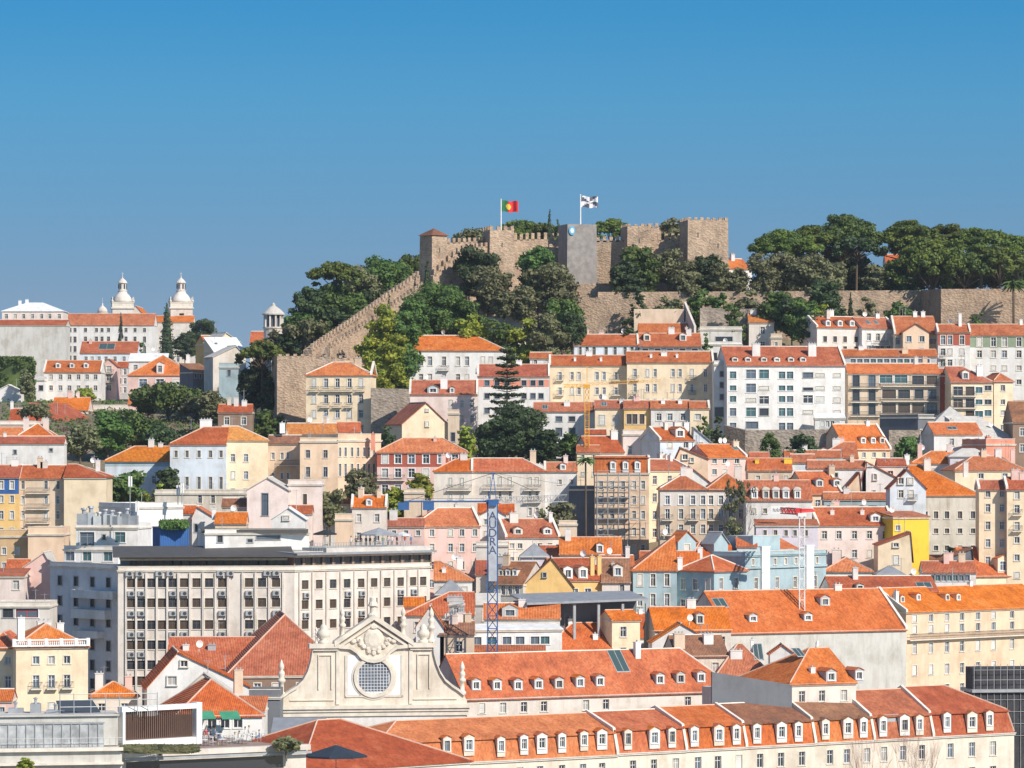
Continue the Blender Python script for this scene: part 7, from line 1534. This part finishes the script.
PN = [(786, 292, 230, 66, 938, 'pine', 'leftmost umbrella pine with a drooping crown'), (815, 292, 226, 64, 948, 'pine', 'second umbrella pine from the keep'), (843, 292, 215, 76, 955, 'broad', 'highest umbrella pine on the right skyline'), (856, 296, 236, 44, 942, 'dark', 'dark pine in the gap with the orange house'),
      (910, 292, 221, 72, 958, 'pine', 'umbrella pine right of the gap on the skyline'), (948, 292, 225, 66, 962, 'pine', 'umbrella pine in the middle of the right grove'), (932, 292, 238, 84, 930, 'pine', 'wide bright umbrella pine in front of the right grove'), (982, 292, 229, 70, 956, 'pine', 'umbrella pine above the big tawny bastion wall'), (1016, 292, 236, 64, 950, 'pine', 'umbrella pine at the right edge'), (1000, 292, 247, 62, 928, 'pine', 'low umbrella pine in front at the right edge'), (965, 292, 252, 56, 926, 'broad', 'shaded pine low in the right grove'), (1052, 292, 240, 60, 945, 'pine', 'umbrella pine cut by the right edge')]
for x, yb, yt, w, Y, c, lab in PN: T('pine', x, yb, yt, w, lab, Y, c)
for x, yt, w, Y, lab in ((858, 274, 34, 972, 'low dark oak behind the dark pine in the gap'), (886, 278, 30, 974, 'low dark oak in front of the gap with the orange house'), (800, 252, 58, 962, 'dark holm oak behind the leftmost umbrella pine'), (838, 246, 56, 966, 'dark holm oak under the highest umbrella pine'), (868, 266, 46, 968, 'dark holm oak left of the orange house'), (920, 258, 60, 970, 'dark holm oak right of the orange house'), (955, 262, 66, 972, 'dark holm oak behind the middle of the right grove'), (995, 262, 70, 970, 'dark holm oak behind the right grove bastion'), (1030, 262, 50, 968, 'dark holm oak at the far right edge')):
    T('broad', x, 296, yt, w, lab, Y, 'dark')
T('bush', 905, 296, 272, 28, 'dark bush on the terrace below the pine gap', 930, 'dark')
T('olive', 876, 292, 265, 24, 'pale olive tree below the orange house', 930)
T('broad', 826, 322, 280, 36, 'dark green tree before the terrace wall corner', 908, 'dark')
T('cyp', 850.5, 320, 293, 9, 'slender cypress against the terrace wall', 912)
T('bush', 868, 318, 298, 22, 'round grey green bush against the terrace wall', 911, 'olive')
T('bush', 900, 320, 303, 28, 'wide green bush against the terrace wall', 909)
T('bush', 978, 330, 313, 21, 'round bush against the big tawny bastion wall', 896)
T('palm', 1014, 330, 280, 27, 'palm tree before the big tawny bastion wall', 897, 'broad')
T('bush', 821, 324, 305, 26, 'yellow green bush at the left of the dormered pink grey house', 898, 'bright')
T('broad', 776, 328, 292, 32, 'green tree below the terrace wall right of the ruined hut', 908)
T('broad', 792, 334, 296, 32, 'dark tree in the grove left of the pink grey house', 905, 'dark')
T('broad', 802, 348, 300, 36, 'green tree low in the grove left of the pink grey house', 899)
T('broad', 814, 346, 312, 28, 'dark tree touching the pink grey house', 896, 'dark')
T('bush', 747, 312, 291, 27, 'grey green bush at the terrace wall under the keep', 914, 'olive')
T('bush', 703, 310, 290, 30, 'green bush at the terrace wall below the keep', 916)
T('bush', 720, 308, 294, 18, 'small bush at the terrace wall under the keep corner', 915)
T('bush', 639, 312, 290, 17, 'dark bush on the grey stone slope wall', 914, 'dark')
T('bush', 733, 327, 304, 24, 'ivy bush by the concrete terrace house', 906)
T('bush', 628, 338, 318, 20, 'dark bush behind the white red roofed row', 890, 'dark')
T('bush', 706, 345, 334, 15, 'rounded shrub in the yard of the concrete house', 890)
T('bush', 668, 312, 298, 34, 'dry bush on the ground above the pale terrace wall', 916, 'olive')
# among the houses
T('monkey', 507, 424, 345, 42, 'tall monkey puzzle tree before the white red panel house', 822)
T('broad', 519, 464, 404, 74, 'huge dark evergreen tree in the middle of the houses', 792, 'dark')
T('broad', 500, 464, 416, 44, 'dark lower left part of the evergreen clump', 788, 'dark')
T('broad', 568, 463, 434, 28, 'green tree right of the huge evergreen', 788)
T('broad', 545, 464, 430, 30, 'dark tree between the huge evergreen and white house', 787, 'dark')
T('bush', 468, 445, 427, 19, 'bright green bush left of the huge evergreen', 808, 'bright')
T('broad', 396, 514, 488, 30, 'yellowing autumn tree beside the red house', 738, 'bright')
T('broad', 420, 512, 474, 24, 'bright green tree right of the autumn tree', 741, 'bright')
T('olive', 330, 516, 490, 30, 'grey bush tree behind the hotel roof bar', 733)
T('olive', 361, 505, 470, 32, 'grey green tree before the peach palace front', 742)
T('bush', 386, 446, 427, 22, 'dark bush left of the cream gable', 800, 'dark')
T('bush', 704, 434, 418, 22, 'green bush at the end of the middle terrace', 795)
T('bush', 717, 434, 417, 18, 'dark bush left of the white apartment block wall', 800, 'dark')
T('bush', 769, 458, 434, 26, 'green tree before the stone wall under the white block', 778)
T('broad', 802, 459, 435, 32, 'dark tree before the stone wall under the white block', 780, 'dark')
T('palm', 586, 535, 457, 19, 'tall palm tree left of the scaffolded house', 726, 'broad')
T('olive', 561, 524, 502, 30, 'grey green tree behind the two dormer house', 708)
T('bush', 541, 524, 511, 20, 'small bush left of the grey green tree by the dormers', 706, 'olive')
T('bare', 734, 552, 480, 34, 'slender half bare poplar before the beige apartment house', 702)
T('bush', 735, 532, 508, 26, 'olive shrub at the foot of the half bare poplar', 701, 'olive')
T('bush', 1015, 562, 542, 20, 'dark bush at the right edge by the orange roof', 716)
T('bush', 950, 559, 548, 14, 'small green bush beside the dark gable', 720)
T('bush', 908, 464, 437, 28, 'green bush under the old stone wall', 806)
T('hedge', 901, 432, 418, 34, 'dark green hedge beneath the balcony block', 846, None, 0.3)
T('hedge', 174, 528, 521, 26, 'strip of planting on top of the blue cabin', 668.2, None, 0.8, True)
T('hedge', 160, 752, 745, 72, 'row of terrace planting under the brown louvre screen', 433, 'olive', 0.12, True)
T('bush', 286, 753, 737, 30, 'pale flowering shrub at the end of the restaurant parapet', 455, 'olive', 1.0, True)
T('bush', 24, 782, 758, 18, 'yellow green plant top at the bottom left edge', 424, 'bright', 1.0, True)
T('dry', 868, 800, 731, 52, 'leafless reddish tree before the front row', 535)
T('dry', 910, 800, 727, 54, 'second leafless reddish tree before the front row', 538)
# ground cover on the castle slope
def undergrowth(name, areas, mat, seed, label):
    rg = random.Random(seed); mb = MB()
    for x0, x1, Ya, Yb, n in areas:
        for _ in range(n):
            px = rg.uniform(x0, x1); Y = rg.uniform(Ya, Yb); X = (px - CX) / F * Y; r = rg.uniform(0.5, 1.5); leafball(mb, (X, Y, zter(X, Y) + 0.2), r, 16, 0.3, rg, 0.7)
    o = mb.build(name, mat); o['kind'] = 'stuff'; o['label'] = label
undergrowth('undergrowth', [(390, 600, 872, 935, 700), (290, 420, 925, 985, 350), (640, 830, 880, 925, 260), (100, 280, 880, 1020, 400), (-20, 140, 900, 1090, 260)], LEAF['broad'], 3, 'green undergrowth on the castle slope')
undergrowth('dry_scrub', [(560, 640, 890, 925, 160), (700, 830, 880, 922, 160), (440, 600, 880, 930, 200), (60, 280, 880, 1000, 200)], LEAF['dry'], 4, 'dry brown scrub on the castle slope')
# ------------------------------------------------------------------ done
